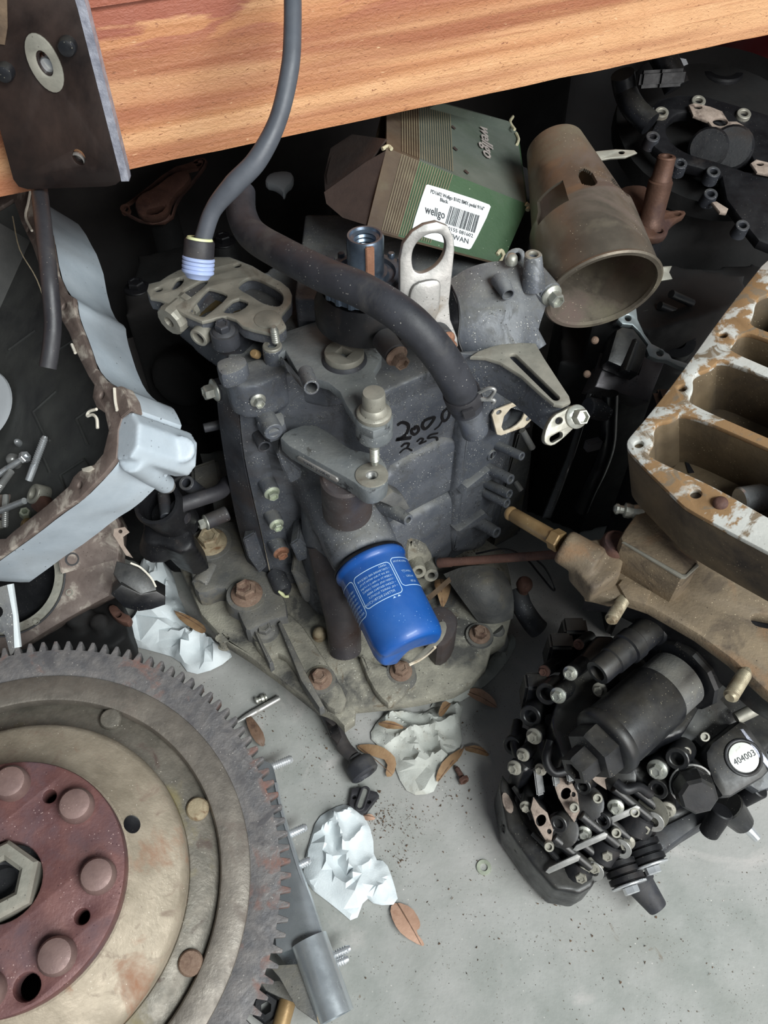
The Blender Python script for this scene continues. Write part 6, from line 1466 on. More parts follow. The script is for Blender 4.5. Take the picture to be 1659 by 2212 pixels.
# lever arm towards the rod
def _lv(b):
    solid_bm(b, fTb2.off(.014), [(1236, 1172), (1312, 1158), (1352, 1190), (1340, 1240), (1282, 1274), (1236, 1222)], .02)
    p0_, p1_ = fTb2.P(1214, 1178, .013), fTb2.P(1290, 1222, .010)
    cyl('', None, None, p0_, p1_, .0125, .013, b=b, seg=32)
cast('lever', 'tan_rust', tb, _lv, .0016, 10)
q = fTb2.P(1328, 1182, .012); lathe('pivot', 'rust_brown', tb, q, Vector((.1, -.1, 1)), [(0, 0), (.0105, 0), (.0105, .005), (.0092, .007), (.008, .0072), (.0075, .006), (0, .006)], 28)
r0, r1 = T(1098, 1106, mm(fTb2.P(1150, 1130, .012)) * FPX * 1.04), fTb2.P(1212, 1172, .014); rdv = (r1 - r0).normalized(); kR = mm(r0)
lathe('rod', 'brass_tan', tb, r0, rdv, [(0, 0), (13 * kR, 0), (16 * kR, .0015), (16 * kR, .0035), (13.5 * kR, .005), (15.5 * kR, .0065), (16.5 * kR, .03), (16.5 * kR, (r1 - r0).length), (0, (r1 - r0).length)], 26, label='brass-coloured rod end')
inst('rod_nut', 'nut', _nut, 'brass_tan', tb, r1 - rdv * .008, rdv, 23 * kR, .0085, .2)
g0, g1 = fTb2.P(1388, 1108, .028), fTb2.P(1326, 1098, .030); gv = (g1 - g0).normalized(); gl_ = (g1 - g0).length
lathe('grease_nipple', 'zinc', tb, g0, gv, [(0, 0), (.0052, 0), (.0056, .004), (.0046, .007), (.0052, .009), (.0052, .012), (.003, .013), (.003, gl_ * .8), (.0038, gl_ * .85), (.0038, gl_ * .93), (.002, gl_), (0, gl_)], 10, 30, 'bright grease nipple')
stud('threaded_stud', 'stud_tan', tb, fTb2.P(1352, 1288, -.004), fTb2.P(1318, 1342, .006), .0044, .0014, .12)
stud('threaded_stud', 'stud_tan', tb, fTb2.P(1612, 1450, -.004), fTb2.P(1576, 1508, .006), .0046, .0014, .12)
plate('dark_web', 'cast_black', tb, fTb2.off(-.012), [(1270, 1276), (1340, 1282), (1407, 1315), (1508, 1373), (1659, 1500), (1760, 1560), (1760, 1400), (1560, 1260), (1400, 1210)], .03, (), .003, 0)
q = fTb2.P(1330, 1250, .0); 
# rusty bar and wire
rb_ = thing('rusty_bar', 'thin rusty bar running from the engine base to the tan bracket', 'bar', Z(1080, 1210, .1))
lathe('bar', 'rust_brown', rb_, Z(948, 1216, .088), Z(1225, 1196, .145) - Z(948, 1216, .088), [(0, 0), (.0042, 0), (.0046, .001), (.0042, .003), (.0042, .012), (.0036, .013), (.0036, .128), (0, .128)], 16)
w1 = tube('bent_wire', 'cast_black', None, [Z(1028, 1196, .088), Z(1090, 1186, .1), Z(1135, 1206, .098), Z(1165, 1240, .08), Z(1195, 1275, .06), Z(1196, 1262, .06), Z(1178, 1228, .075), Z(1160, 1210, .085)], .0009, 6, 6); tag(w1, 'thin black bent wire loop behind the rusty bar', 'wire')

# ================================================================ black carburettor bank at lower right
bp = thing('small_engine', 'small black engine with a round housing, many bolts and tan gaskets at lower right', 'engine', Z(1380, 1700, 0))
fb0 = FZ(.05)
def _bp(b):
    solid_bm(b, FZ(.036), [(1092, 1700), (1110, 1650), (1170, 1560), (1300, 1480), (1500, 1480), (1700, 1560), (1700, 1640), (1560, 1740), (1420, 1820), (1290, 1888), (1225, 1905), (1170, 1860), (1118, 1790)], .036)
    solid_bm(b, FZ(.085), [(1120, 1640), (1160, 1520), (1270, 1370), (1420, 1390), (1560, 1460), (1720, 1560), (1660, 1620), (1500, 1700), (1400, 1700), (1330, 1650), (1180, 1640), (1130, 1670)], .06)
    solid_bm(b, FZ(.118), [(1190, 1560), (1220, 1450), (1290, 1370), (1440, 1390), (1540, 1480), (1480, 1580), (1330, 1640), (1220, 1640)], .05)
cast('crankcase', 'paint_black', bp, _bp, .0028, 3)
def _hc(b):
    solid_bm(b, FZ(.045), [(1078, 1700), (1084, 1670), (1100, 1690), (1130, 1770), (1190, 1850), (1240, 1880), (1285, 1880), (1284, 1912), (1252, 1930), (1198, 1920), (1150, 1866), (1096, 1790)], .04)
cast('head_cover', 'paint_black', bp, _hc, .002, 4)
plate('cover_pad', 'gasket_tan', bp, FZ(.0462), [(1084, 1712), (1096, 1712), (1110, 1738), (1108, 1756), (1096, 1754), (1086, 1736)], .002, (), .0005, 1)
boss('drain_boss', 'base_grey', bp, Z(1248, 1895, .03), Z(1252, 1922, .03), .0085, .0082, .004, .006)
# thermostat housing: big round body with hex cap
ta = Vector((-.78, -.62, .02)).normalized()
tq = Z(1320, 1592, .135); kt = mm(tq)
R1 = 74 * kt
lathe('thermostat_body', 'plastic_black', bp, tq - ta * .05, ta, [(0, 0), (R1 * .96, 0), (R1, .002), (R1, .045), (R1 * .98, .05), (R1 * 1.04, .0505), (R1 * 1.06, .052), (R1 * 1.06, .056), (R1 * 1.0, .058), (R1 * .9, .059), (0, .059)], 48, label='black round thermostat housing')
fHx = tq + ta * .009
lathe('hex_cap', 'plastic_black', bp, fHx, ta, [(0, 0), (R1 * .82, 0), (R1 * .84, .0015), (R1 * .82, .011), (R1 * .78, .013), (0, .013)], 6, 20)
lathe('hex_cap', 'plastic_black', bp, fHx + ta * .012 - Vector((0, 0, .003)), ta, [(0, 0), (R1 * .50, 0), (R1 * .48, .013), (R1 * .44, .015), (R1 * .28, .015), (R1 * .26, .004), (0, .004)], 6, 20)
# strap block round the back of the housing
lathe('housing_band', 'base_grey', bp, tq - ta * .07, ta, [(0, 0), (R1 * .93, 0), (R1 * .93, .02), (0, .02)], 40)
lathe('rubber_band', 'plastic_black', bp, tq - ta * .098, ta, [(0, 0), (R1 * 1.2, 0), (R1 * 1.25, .003), (R1 * 1.25, .022), (R1 * 1.2, .025), (0, .025)], 12, 20)
cyl('housing_tail', 'paint_black', bp, tq - ta * .095, tq - ta * .16 - Vector((0, 0, .01)), R1 * 1.0, R1 * 1.1, 36)
# smaller pipe above
tp = Z(1290, 1454, .155); k2 = mm(tp); R2 = 31 * k2
lathe('pipe_neck', 'plastic_black', bp, tp - ta * .06, ta, [(0, 0), (R2 * 1.1, 0), (R2 * 1.1, .02), (R2 * 1.2, .021), (R2 * 1.2, .03), (R2 * 1.04, .031), (R2 * 1.04, .045), (R2 * .94, .046), (R2 * .96, .058), (R2 * .9, .06), (R2 * .6, .06), (R2 * .56, .058), (R2 * .56, .03), (0, .03)], 36)
cyl('pipe_tail', 'paint_black', bp, tp - ta * .055, tp - ta * .13 - Vector((0, 0, .02)), R2 * 1.3, R2 * 1.5, 30)
# bolts
la = Vector((-.55, -.6, .58)).normalized()
for x, y, zz, r, m in ((1232, 1454, .135, 11, 'zinc'), (1206, 1502, .125, 12, 'zinc'), (1296, 1490, .13, 11, 'alu_dirty'), (1154, 1590, .100, 12, 'alu_dirty'), (1226, 1584, .112, 10, 'alu_dirty'), (1130, 1630, .09, 10, 'alu_dirty'), (1112, 1658, .08, 11, 'alu_dirty'), (1168, 1662, .088, 9, 'alu_dirty'), (1420, 1662, .10, 15, 'zinc'), (1136, 1742, .062, 9, 'alu_dirty'),
                       (1330, 1742, .085, 12, 'zinc'), (1440, 1748, .075, 13, 'alu_dirty'), (1262, 1798, .065, 11, 'zinc'), (1392, 1784, .07, 12, 'alu_dirty'), (1352, 1818, .062, 13, 'alu_dirty'), (1312, 1842, .058, 12, 'alu_dirty'), (1284, 1867, .05, 13, 'alu_dirty'), (1256, 1888, .045, 13, 'alu_dirty'), (1176, 1450, .11, 9, 'rust_brown'), (1250, 1392, .12, 8, 'rust_brown')):
    p = Z(x, y, zz); k = mm(p); bolt(bp, p, la if y < 1700 else Vector((-.3, -.75, .55)), r * k, r * 1.35 * k, m)
    cyl('bolt_boss', 'paint_black', bp, p - (la if y < 1700 else Vector((-.3, -.75, .55)).normalized()) * .026, p, r * 1.7 * k, r * 1.5 * k, 16)
# intake ports with torn tan gaskets
for i, (pts, hc_) in enumerate((([(1255, 1638), (1272, 1632), (1300, 1640), (1318, 1646), (1322, 1672), (1306, 1684), (1310, 1706), (1286, 1690), (1268, 1672)], (1290, 1656)), ([(1202, 1654), (1218, 1670), (1234, 1688), (1246, 1712), (1252, 1752), (1240, 1776), (1222, 1752), (1206, 1724), (1192, 1682)], (1222, 1714)), ([(1152, 1722), (1166, 1742), (1182, 1756), (1194, 1792), (1192, 1812), (1186, 1828), (1172, 1806), (1156, 1780), (1146, 1748)], (1168, 1772)))):
    fg = Fr(Z(hc_[0], hc_[1], .094 - i * .013), Vector((-.35, -.35, .87)))
    plate('port_gasket', 'gasket_tan', bp, fg, pts, .002, [('c', hc_[0], hc_[1], 10, 1.3), ('c', pts[3][0] - 8, pts[3][1] + 4, 5)], .0004, 0, 'torn tan intake gasket')
    plate('intake_port', 'paint_black', bp, fg.off(-.002), [(p[0] + (4 if j % 2 else -3), p[1]) for j, p in enumerate(pts)], .03, [('c', hc_[0], hc_[1], 9, 1.3)], .001, 0)
    q = fg.P(hc_[0] + 46, hc_[1] + 20, -.006); lathe('core_plug', 'plastic_black', bp, q, fg.n, [(0, 0), (.012, 0), (.012, .003), (.0105, .004), (0, .003)], 26)
# injector clamps: plates with paired rods
for i, (x, y) in enumerate(((1345, 1762), (1275, 1820), (1216, 1868))):
    zz = (.082, .068, .055)[i]; f = Fr(Z(x, y, zz), Vector((-.15, -.75, .64)))
    plate('clamp_plate', 'chrome_dull', bp, f, [(x - 38, y + 16), (x - 30, y + 6), (x + 30, y - 22), (x + 38, y - 18), (x + 34, y - 8), (x - 30, y + 20)], .0016, (), .0003, 0)
    p0_, p1_ = Z(x - 20, y - 60, zz + .01), Z(x + 60, y + 5, zz - .004)
    for d in (0, .0085): cyl('injector_rod', 'paint_black', bp, p0_ + Vector((d, d * .6, 0)), p1_ + Vector((d, d * .6, 0)), .0034, .0034, 14)
    cyl('clamp_body', 'cast_black', bp, Z(x + 40, y - 6, zz - .012), Z(x + 20, y + 34, zz - .022), .012, .012, 20)
    q = Z(x + 66, y + 12, zz - .006); inst('washer', 'washer', _washer, 'chrome_dull', bp, q, Vector((-.5, -.7, .5)), .0075, .0012)
# damper stacks and rubber cone
for x, y, zz in ((1392, 1838, .05), (1346, 1880, .045)):
    q = Z(x, y, zz); av = Vector((.25, -.9, -.1)).normalized()
    prof = [(0, -.016)]
    for j in range(5): prof += [(.0125, -.016 + j * .005), (.0125, -.0125 + j * .005), (.0105, -.012 + j * .005), (.0105, -.0115 + j * .005)]
    prof += [(0, .009)]
    lathe('damper_stack', 'cast_black', bp, q, av, prof, 26, 30)
    inst('washer', 'washer', _washer, 'chrome', bp, q + av * .009, av, .0128, .0016)
    inst('nut', 'nut', _nut, 'chrome', bp, q + av * .0105, av, .0055, .005)
q0, q1 = Z(1384, 1912, .03), Z(1416, 1955, .026); lathe('rubber_cone', 'rubber', bp, q0 - (q1 - q0).normalized() * .004, q1 - q0, [(0, 0), (.0105, 0), (.0115, .0015), (.0115, .004), (.0100, .0045), (.0072, .0215), (.0066, .0225), (0, .0225)], 30, label='grey rubber cone')
cyl('cone_stem', 'chrome_dull', bp, Z(1372, 1880, .036), q0, .005, .005)
# grey side plate, sensor box with number disc, connector
fSd = Fr(Z(1540, 1590, .095), Vector((-.1, -.25, .96)))
plate('side_plate', 'cast_grey', bp, fSd, [(1490, 1520), (1556, 1508), (1600, 1556), (1659, 1626), (1700, 1690), (1640, 1710), (1560, 1660), (1500, 1600), (1450, 1620), (1440, 1580)], .016, (), .002, 0, 'bare grey side plate')
fBx = Fr(Z(1590, 1640, .112), Vector((-.12, -.3, .94)))
plate('sensor_box', 'plastic_black', bp, fBx, [(1524, 1624), (1536, 1604), (1598, 1556), (1612, 1560), (1659, 1622), (1668, 1660), (1650, 1680), (1580, 1722), (1560, 1722), (1540, 1690), (1526, 1650)], .03, (), .004, 0)
plate('bright_edge', 'edge_bright', bp, fBx.off(.001), [(1598, 1574), (1606, 1574), (1662, 1644), (1662, 1664), (1634, 1628)], .004, (), .001, 0)
cq = fBx.px(1606, 1636); kq = mm(fBx.P(1606, 1636))
slab('disc_recess', 'cast_black', bp, fBx.off(.0012), [circ(cq, 40 * kq, 36), circ(cq, 33 * kq, 36)], .003, .0006)
slab('number_disc', 'label_disc', bp, fBx.off(.0008), [circ(cq, 31 * kq, 36)], .002, .0002, 'round white disc stamped 404003')
obj('disc_number', text_mesh('404003', .0058, fBx.off(.0009), *fBx.px(1608, 1637), rot=math.atan2(*(Vector(fBx.px(1624, 1629)) - Vector(fBx.px(1594, 1645))).yx), th=.0002, sx=.95), 'ink', bp)
sv_ = Vector((-.1, -.75, .65)).normalized(); sq = Z(1497, 1700, .10); ks = mm(sq)
lathe('connector', 'plastic_black', bp, sq - sv_ * .022, sv_, [(0, 0), (.0135, 0), (.0145, .006), (.0145, .018), (.0135, .019), (.0135, .022), (.0142, .023), (.0130, .034), (.0110, .036), (0, .036)], 8, 20, 'black eight-sided connector')
lathe('connector_ring', 'chrome_dull', bp, sq - sv_ * .004, sv_, [(.0138, 0), (.0150, 0), (.0150, .001), (.0138, .001)], 30, closed=True)
lathe('side_washer', 'alu_dirty', bp, Z(1412, 1752, .078), Vector((-.75, -.5, .4)), [(0, 0), (.0115, 0), (.0118, .001), (0, .0016)], 26)
q0, q1 = Z(1606, 1780, .035), Z(1636, 1812, .03); cyl('steel_pin', 'chrome', bp, q0, q1, .0038, .0034)
cyl('pin_boss', 'paint_black', bp, Z(1570, 1740, .05), q0, .012, .0085, 20)
for x, y, x2, y2 in ((1640, 1700, 1590, 1730), (1560, 1750, 1530, 1800)):
    cyl('lever_stub', 'cast_black', bp, Z(x, y, .06), Z(x2, y2, .04), .008, .007)
plate('skirt', 'cast_dark', bp, FZ(.04), [(1400, 1800), (1500, 1750), (1600, 1690), (1720, 1620), (1720, 1660), (1620, 1716), (1500, 1790), (1430, 1840)], .036, (), .003, 0)
for x, y in ((1210, 1385), (1158, 1472), (1240, 1352)):
    q = Z(x, y, .11); hexa('cooling_lug', 'paint_black', bp, [q + Vector(v) for v in ((-.008, -.006, 0), (.01, -.006, 0), (.01, .008, 0), (-.008, .008, 0))], [q + Vector(v) for v in ((-.006, -.006, -.04), (.02, -.006, -.04), (.02, .014, -.04), (-.006, .014, -.04))], .002)
for x0, y0, x1, y1, zz in ((1176, 1545, 1196, 1700, .10), (1208, 1530, 1226, 1690, .112), (1146, 1610, 1160, 1720, .085), (1244, 1520, 1252, 1650, .118)):
    a_, c_ = Z(x0, y0, zz), Z(x1, y1, zz - .018); hexa('fin', 'paint_black', bp, [a_, a_ + Vector((.006, .002, 0)), c_ + Vector((.006, .002, 0)), c_], [v + Vector((.004, .004, -.03)) for v in (a_, a_ + Vector((.006, .002, 0)), c_ + Vector((.006, .002, 0)), c_)], .001)
tube('side_pin', 'alu_dirty', bp, [fSd.P(1590, 1552, .008), fSd.P(1648, 1524, .01)], .0045, 12, 1)

# clutter on the small powerhead: cover screws, ribs, hoses and lugs
for x, y in ((1098, 1786), (1128, 1830), (1166, 1872), (1206, 1906)):
    q = Z(x, y, .030); bolt(bp, q, Vector((-.7, -.6, .3)), .0042, .005, 'cast_black', 'hex', name='cover_screw'); 
for x0, y0, x1, y1, zz in ((1110, 1700, 1150, 1770, .050), (1126, 1716, 1172, 1802, .052), (1150, 1800, 1210, 1862, .050), (1176, 1800, 1236, 1850, .054)):
    tube('cover_rib', 'paint_black', bp, [Z(x0, y0, zz), Z((x0 + x1) / 2 + 4, (y0 + y1) / 2 + 2, zz), Z(x1, y1, zz)], .0022, 8, 3)
for pts, r in (([(1118, 1560, .07), (1112, 1600, .075), (1124, 1640, .08), (1150, 1650, .085)], .004), ([(1190, 1600, .11), (1180, 1640, .105), (1196, 1668, .10), (1226, 1664, .10)], .0032), ([(1330, 1690, .10), (1352, 1706, .10), (1380, 1700, .098), (1404, 1716, .09)], .0034)):
    tube('hose_loop', 'cast_black', bp, [Z(*p) for p in pts], r, 10, 6)
for x, y, zz, r in ((1145, 1548, .10, .008), (1180, 1500, .115, .008), (1105, 1612, .075, .007), (1258, 1700, .088, .006), (1206, 1780, .072, .006), (1300, 1774, .078, .006), (1420, 1706, .092, .007), (1462, 1640, .11, .008)):
    q = Z(x, y, zz); boss('open_boss', 'paint_black', bp, q - la * .02, q, r * 1.1, r, r * .55, .008)
for x, y, zz in ((1240, 1742, .082), (1290, 1722, .09), (1186, 1826, .064), (1370, 1752, .082), (1330, 1796, .072), (1480, 1622, .108), (1520, 1590, .108)):
    q = Z(x, y, zz); bolt(bp, q, Vector((-.2, -.5, .84)), .0034, .005, 'alu_dirty', 'sock', name='cap_screw')
# ================================================================ small things on the floor
random.seed(77)
def folds(dirs, amp, base=.0012):
    def h(x, y, d):
        z_ = 0
        for ang, fr_, a, ph in dirs:
            s = math.sin((x * math.cos(ang) + y * math.sin(ang)) * fr_ + ph + 1.6 * noise.noise(Vector((x * 22, y * 22, ph)))); z_ += a * (1 - abs(s)) ** 2.2
        z_ += amp * .5 * (noise.noise(Vector((x * 40, y * 40, 1))) + 1)
        return base + z_ * min(1, d / .006) * 1.0 + .0006
    return h
tw = cloth('paper_towel', 'paper_clean', [(684, 1770), (719, 1747), (750, 1737), (785, 1759), (806, 1805), (808, 1859), (833, 1861), (850, 1905), (862, 1955), (812, 1957), (789, 1938), (767, 1998), (727, 1963), (661, 1913), (654, 1874), (669, 1820)], 0, .0017, folds([(.45, 120, .010, .4), (.8, 75, .010, 2.0), (2.3, 160, .004, .5)], .005))
tag(tw, 'clean white crumpled paper towel beside the flywheel', 'paper towel', 'paper towels on the floor')
tw = cloth('paper_towel', 'paper_dirty', [(816, 1558), (850, 1529), (908, 1545), (960, 1520), (1001, 1516), (993, 1566), (999, 1612), (965, 1660), (943, 1697), (935, 1716), (885, 1720), (858, 1678), (850, 1635), (820, 1616), (796, 1593)], 0, .0018, folds([(1.9, 150, .007, .4), (.3, 120, .006, 1.0), (1.1, 210, .003, 2.0)], .005))
tag(tw, 'dirty speckled paper towel lying in front of the engine base', 'paper towel', 'paper towels on the floor')
tw = cloth('paper_towel', 'paper_dirty', [(920, 1528), (985, 1488), (1040, 1450), (1075, 1405), (1100, 1366), (1118, 1388), (1098, 1428), (1060, 1474), (1010, 1510), (960, 1532)], 0, .0026, folds([(.6, 120, .006, 0)], .004))
tag(tw, 'white paper towel edge poking out under the right of the engine base', 'paper towel', 'paper towels on the floor')
tw = cloth('paper_towel', 'paper_clean', [(262, 1392), (276, 1350), (306, 1300), (298, 1212), (348, 1196), (372, 1232), (392, 1310), (440, 1372), (512, 1412), (470, 1446), (412, 1462), (384, 1424), (330, 1408)], 0.0, .003, folds([(.9, 90, .014, 0), (2.2, 70, .012, 1), (.2, 170, .005, 2)], .008))
tag(tw, 'white crumpled paper towel between the flywheel and the engine base', 'paper towel', 'paper towels on the floor')
def leaf(label, m, pts, lift=.0025, z0=.0006, curl=.0022):
    fr = FZ(z0); L = [fr.px(*p) for p in pts]; c = Vector((sum(p[0] for p in L) / len(L), sum(p[1] for p in L) / len(L)))
    # long axis
    a, b2 = max(((Vector(p), Vector(q)) for p in L for q in L), key=lambda t: (t[0] - t[1]).length); ax = (b2 - a).normalized()
    ln = (b2 - a).length; wd = max(abs((Vector(p) - a).cross(ax)) for p in L) + 1e-5
    def h(x, y, d):
        v = Vector((x, y)) - a; s = abs(v.cross(ax)); t = v.dot(ax) / ln
        return lift * .3 + curl * min(1.2, (s / wd)) ** 1.4 + lift * math.sin(t * math.pi * .9) + .0005 * noise.noise(Vector((x * 150, y * 150, 0)))
    o = cloth('dry_leaf', m, pts, z0, .0024, h, None, .0003); tag(o, label, 'leaf', 'dry leaves on the floor')
    q = [a + ax * ln * t for t in (.04, .3, .55, .8, .97)]; tube('midrib', 'leaf_dark', o, [fr.at(v.x, v.y, h(v.x, v.y, 0) + .0002) for v in q], [.0005, .0005, .0004, .0003, .0002], 6, 3)
    return o
def mid(o, pts, lift):
    t = tube('midrib', 'leaf_dark', o, [Z(x, y, l) for (x, y), l in zip(pts, lift)], .0005, 5, 3)
o = leaf('large pale brown leaf below the clean paper towel', 'leaf_pale', [(841, 1962), (856, 1948), (889, 1962), (906, 1990), (908, 2006), (897, 2014), (918, 2040), (912, 2046), (870, 2025), (850, 1998)])
o = leaf('dark curled leaf beside the flywheel teeth', 'leaf_dark', [(534, 1540), (557, 1570), (576, 1600), (571, 1620), (550, 1608), (534, 1570)], .006)
o = leaf('leaf lying on top of the dirty towel at its upper left', 'leaf', [(816, 1562), (842, 1560), (880, 1576), (842, 1582), (820, 1570)], .003, .009, .002)
o = leaf('short leaf standing on the upper right of the dirty towel', 'leaf', [(947, 1540), (958, 1518), (974, 1520), (970, 1532), (956, 1552), (947, 1548)], .003, .010, .002)
o = leaf('bent leaf left of the dirty towel', 'leaf', [(769, 1610), (808, 1612), (838, 1627), (858, 1647), (850, 1678), (831, 1682), (839, 1648), (804, 1637), (777, 1624)], .003, .001, .003)
o = leaf('long narrow leaf at the lower right of the dirty towel', 'leaf', [(1005, 1612), (993, 1643), (966, 1670), (943, 1696), (941, 1678), (958, 1647)], .004, .003)
o = leaf('pointed leaf right of the dirty towel in the shade', 'leaf', [(1003, 1614), (1032, 1616), (1058, 1633), (1047, 1640), (1005, 1628)], .004, .002)
o = leaf('long greyish leaf under the right of the engine base', 'leaf_pale', [(1001, 1492), (1032, 1492), (1063, 1512), (1076, 1533), (1051, 1531), (1020, 1516)], .004, .001)
o = leaf('brown leaf on the white towel left of the engine', 'leaf', [(374, 1320), (400, 1330), (440, 1352), (448, 1366), (434, 1374), (396, 1352)], .003, .02, .002)
o = leaf('tiny orange leaf scrap beside the black rubber pad', 'leaf_pale', [(784, 1762), (800, 1760), (812, 1768), (806, 1774), (790, 1776)], .002, .0006, .001)
o = leaf('broken leaf stub caught beside the blue oil filter', 'leaf', [(935, 1262), (952, 1250), (975, 1268), (968, 1300), (955, 1320), (945, 1295)], .004, .05, .002)
# splinter by the filter
st_ = box('wood_splinter', 'wood_grey', None, Z(922, 1290, .062), Z(972, 1246, .072) - Z(922, 1290, .062), Vector((.002, -.004, 0)), Vector((0, 0, .0012)), 0); tag(st_, 'flat wood splinter standing behind the blue oil filter', 'splinter')
# washer, screw, pin, spring
w_ = inst('steel_washer', 'washer', _washer, 'zinc_green', None, Z(1045, 1874, .0002), (0, 0, 1), .0056, .0012); tag(w_, 'small round washer lying alone on the concrete', 'washer')
sc = thing('small_screw', 'small dark screw beside the leaves at the right of the dirty towel', 'screw', Z(990, 1665, 0))
q0, q1 = Z(1000, 1682, .0046), Z(985, 1657, .003); stud('shank', 'rust_brown', sc, q0, q1, .0022, .0009); inst('head', 'nut', _nut, 'rust_brown', sc, q0 - (q1 - q0).normalized() * .003, q1 - q0, .0044, .0034)
pn = thing('steel_punch', 'pointed steel pin lying between the flywheel teeth and the engine base', 'pin', Z(550, 1538, 0))
q0, q1 = Z(604, 1508, .004), Z(500, 1567, .004); L_ = (q1 - q0).length
lathe('pin', 'chrome_dull', pn, q0, q1 - q0, [(0, 0), (.0026, 0), (.0028, .001), (.0028, L_ * .62), (.0024, L_ * .7), (.0004, L_), (0, L_)], 16)
sg_ = thing('small_valve_piece', 'tiny ribbed steel piece lying beside the pointed pin', 'fitting', Z(562, 1511, 0))
q0, q1 = Z(551, 1515, .004), Z(576, 1505, .004); L_ = (q1 - q0).length
lathe('body', 'zinc', sg_, q0, q1 - q0, [(0, 0), (.002, 0), (.0034, .001), (.0034, .0025), (.002, .003), (.002, L_ * .5), (.0034, L_ * .55), (.0034, L_ * .75), (.002, L_ * .8), (.0032, L_ * .85), (.0028, L_), (0, L_)], 16)
# black linkage rod, bushing and pad
lk = thing('linkage_rod', 'black linkage rod with a grey rubber bushing in front of the engine base', 'linkage', Z(750, 1610, 0))
tube('rod', 'rubber_dark', lk, [Z(700, 1530, .016), Z(722, 1572, .012), Z(742, 1612, .010), Z(764, 1634, .012)], [.006, .0062, .0062, .0052], 14, 6)
plate('flat_end', 'cast_black', lk, FZ(.018), [(696, 1538), (720, 1540), (738, 1590), (728, 1606), (714, 1592)], .006, (), .001)
q = Z(765, 1634, .012); bv = (Z(800, 1690, .010) - Z(764, 1632, .013)).normalized()
lathe('bushing', 'rubber', lk, q, bv, [(0, 0), (.0055, 0), (.006, .001), (.006, .003), (.009, .0035), (.0118, .006), (.0125, .0095), (.0122, .0165), (.0105, .018), (.0085, .0175), (.0075, .0155), (0, .0155)], 32)
pd = thing('rubber_pad', 'small black rubber pad with a slot below the bushing', 'pad', Z(785, 1732, 0))
plate('pad', 'rubber_dark', pd, FZ(.006), [(754, 1735), (760, 1703), (772, 1700), (814, 1710), (819, 1718), (790, 1756), (780, 1758), (756, 1742)], .006, [('c', 765, 1722, 4), ('c', 797, 1732, 4)], .0008)
f7 = FZ(.0085); a_, b_ = f7.px(778, 1740), f7.px(789, 1708); k = mm(f7.P(784, 1724))
slab('slot_rim', 'rubber_dark', pd, f7, [slot(a_, b_, 11 * k), slot(a_, b_, 6 * k)], .003, .0006)
slab('slot_floor', 'zinc', pd, FZ(.0066), [slot(a_, b_, 6 * k)], .001, 0)
# bright aluminium rail with studs under the flywheel
rl = thing('aluminium_rail', 'bright folded aluminium rail with threaded studs under the flywheel edge', 'rail', Z(650, 1950, 0))
sheet('rail_sheet', 'alu_sheet', rl, [[Z(548, 1640, .030), Z(570, 1760, .030), Z(584, 1880, .030), Z(590, 1960, .030), Z(598, 2060, .028)], [Z(585, 1650, .034), Z(600, 1750, .034), Z(624, 1870, .034), Z(646, 1950, .036), Z(660, 2040, .034)], [Z(598, 1690, .036), Z(611, 1751, .036), Z(646, 1870, .036), Z(674, 1948, .036), Z(702, 2034, .036)], ], .003, 5, dirv=Vector((0, 0, -1)))
sheet('folded_lip', 'alu_sheet', rl, [[Z(598, 1690, .036), Z(611, 1751, .036), Z(646, 1870, .036), Z(674, 1948, .036), Z(702, 2034, .036)], [Z(601, 1690, .02), Z(614, 1751, .018), Z(650, 1870, .018), Z(678, 1948, .018), Z(706, 2034, .018)]], .002, 4, dirv=Vector((-1, 0, 0)))
r0_, r1_ = Z(668, 2030, .030), Z(726, 2198, .026); tube('rolled_edge', 'alu_sheet', rl, [r0_, r0_.lerp(r1_, .5), r1_], .0125, 28, 4, .85)
plate('fin', 'base_grey', rl, FZ(.03), [(582, 2086), (646, 2082), (668, 2140), (690, 2212), (640, 2176), (604, 2112)], .003, (), .0004)
plate('fin', 'base_grey', rl, FZ(.018), [(564, 2124), (604, 2118), (648, 2160), (644, 2168), (600, 2152), (575, 2140)], .003, (), .0004)
plate('inner_sheet', 'alu_sheet', rl, FZ(.016), [(560, 1900), (600, 1880), (640, 1990), (672, 2090), (640, 2110), (590, 2050)], .002, (), .0003)
for x0, y0, x1, y1 in ((560, 1668, 632, 1638), (618, 1806, 663, 1785), (636, 1874, 671, 1857), (700, 2074, 757, 2047), (706, 2090, 753, 2070)):
    q0, q1 = Z(x0, y0, .020), Z(x1, y1, .022); k = mm(q1); stud('threaded_stud', 'chrome', rl, q0, q1, 9.5 * k, .0017, .1)
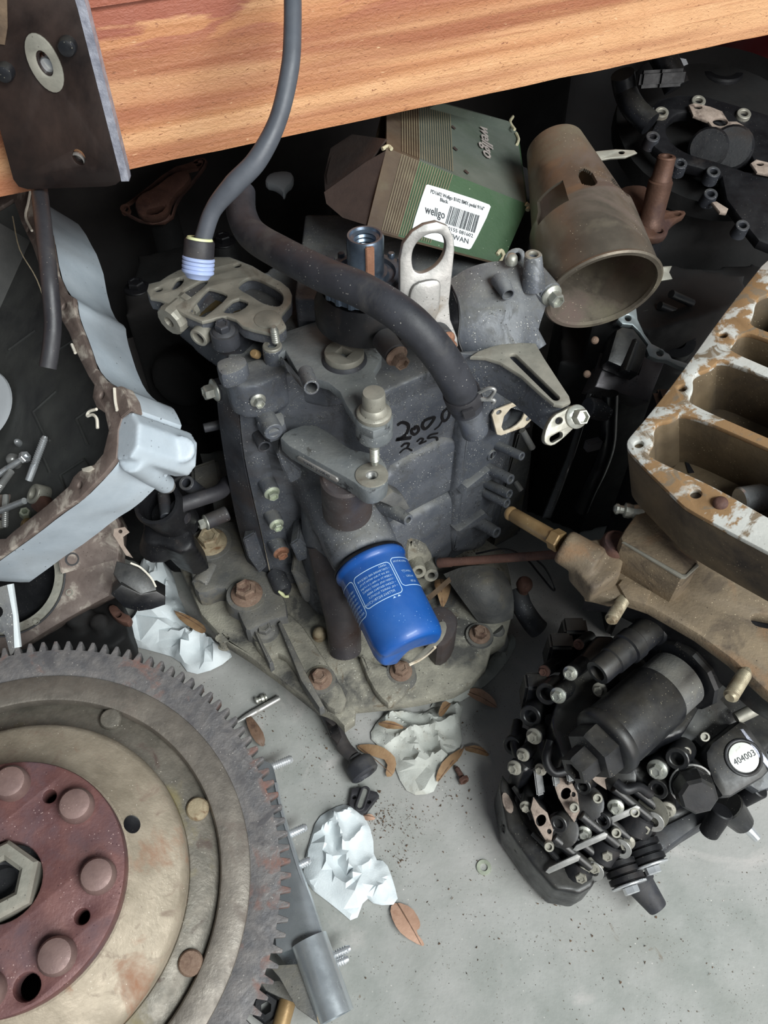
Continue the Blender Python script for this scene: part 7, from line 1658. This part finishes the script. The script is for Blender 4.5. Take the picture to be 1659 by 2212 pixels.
cyl('leg', 'cast_dark', rl, Z(600, 1900, .03), Vector((Z(600, 1900, .03).x, Z(600, 1900, .03).y, 0)), .012)
hexa('leg', 'cast_dark', rl, [Z(x, y, .016) for x, y in ((670, 2110), (690, 2100), (706, 2160), (690, 2170))], [Z(x, y, 0) for x, y in ((672, 2120), (690, 2110), (706, 2166), (690, 2176))], .001)
bpn = cyl('brass_pin', 'brass_tan', None, Z(622, 2160, .010), Z(594, 2260, .010), .0058, .0058); tag(bpn, 'tan metal pin lying at the bottom edge beneath the flywheel', 'pin')
dn_ = lathe('dark_nut', 'cast_black', None, Z(575, 2178, .0), (.1, -.1, 1), [(.004, 0), (.009, 0), (.0095, .001), (.0095, .009), (.008, .010), (.004, .010)], 6, 20, closed=True); tag(dn_, 'dark nut under the flywheel teeth at the bottom edge', 'nut')

# dirt crumbs: nobody could count them
b = bmesh.new(); RD = random.Random(3)
spots = [(830, 1775, 26, 60), (560, 1545, 40, 60), (700, 1590, 60, 40), (830, 1760, 60, 130), (900, 1780, 50, 80), (860, 1840, 50, 60), (980, 1560, 60, 60), (960, 1720, 50, 70), (1250, 1960, 160, 70), (700, 1640, 120, 70), (1040, 1230, 80, 90), (1000, 1950, 240, 110), (1010, 1210, 50, 160), (960, 1330, 30, 40), (1400, 2050, 220, 90)]
for cx, cy, s, n in spots:
    for _ in range(n):
        x, y = RD.gauss(cx, s * .5), RD.gauss(cy, s * .4); zz = 0
        if 940 < x < 1110 and y < 1340: zz = .047
        p = Z(x, y, zz); r = abs(RD.gauss(0, .0005)) + .0003
        if zz == 0 and y < 1530 and 430 < x < 1060: continue
        vv = [b.verts.new(p + Vector((RD.uniform(-1, 1) * r, RD.uniform(-1, 1) * r, RD.uniform(0, 1.2) * r))) for _ in range(4)]
        for t in ((0, 1, 2), (0, 1, 3), (0, 2, 3), (1, 2, 3)): b.faces.new([vv[i] for i in t])
bmesh.ops.recalc_face_normals(b, faces=b.faces)
o = obj('dirt_crumbs', b, 'debris', None, None); tag(o, 'brown dirt crumbs scattered over the concrete floor', 'dirt'); o['kind'] = 'stuff'
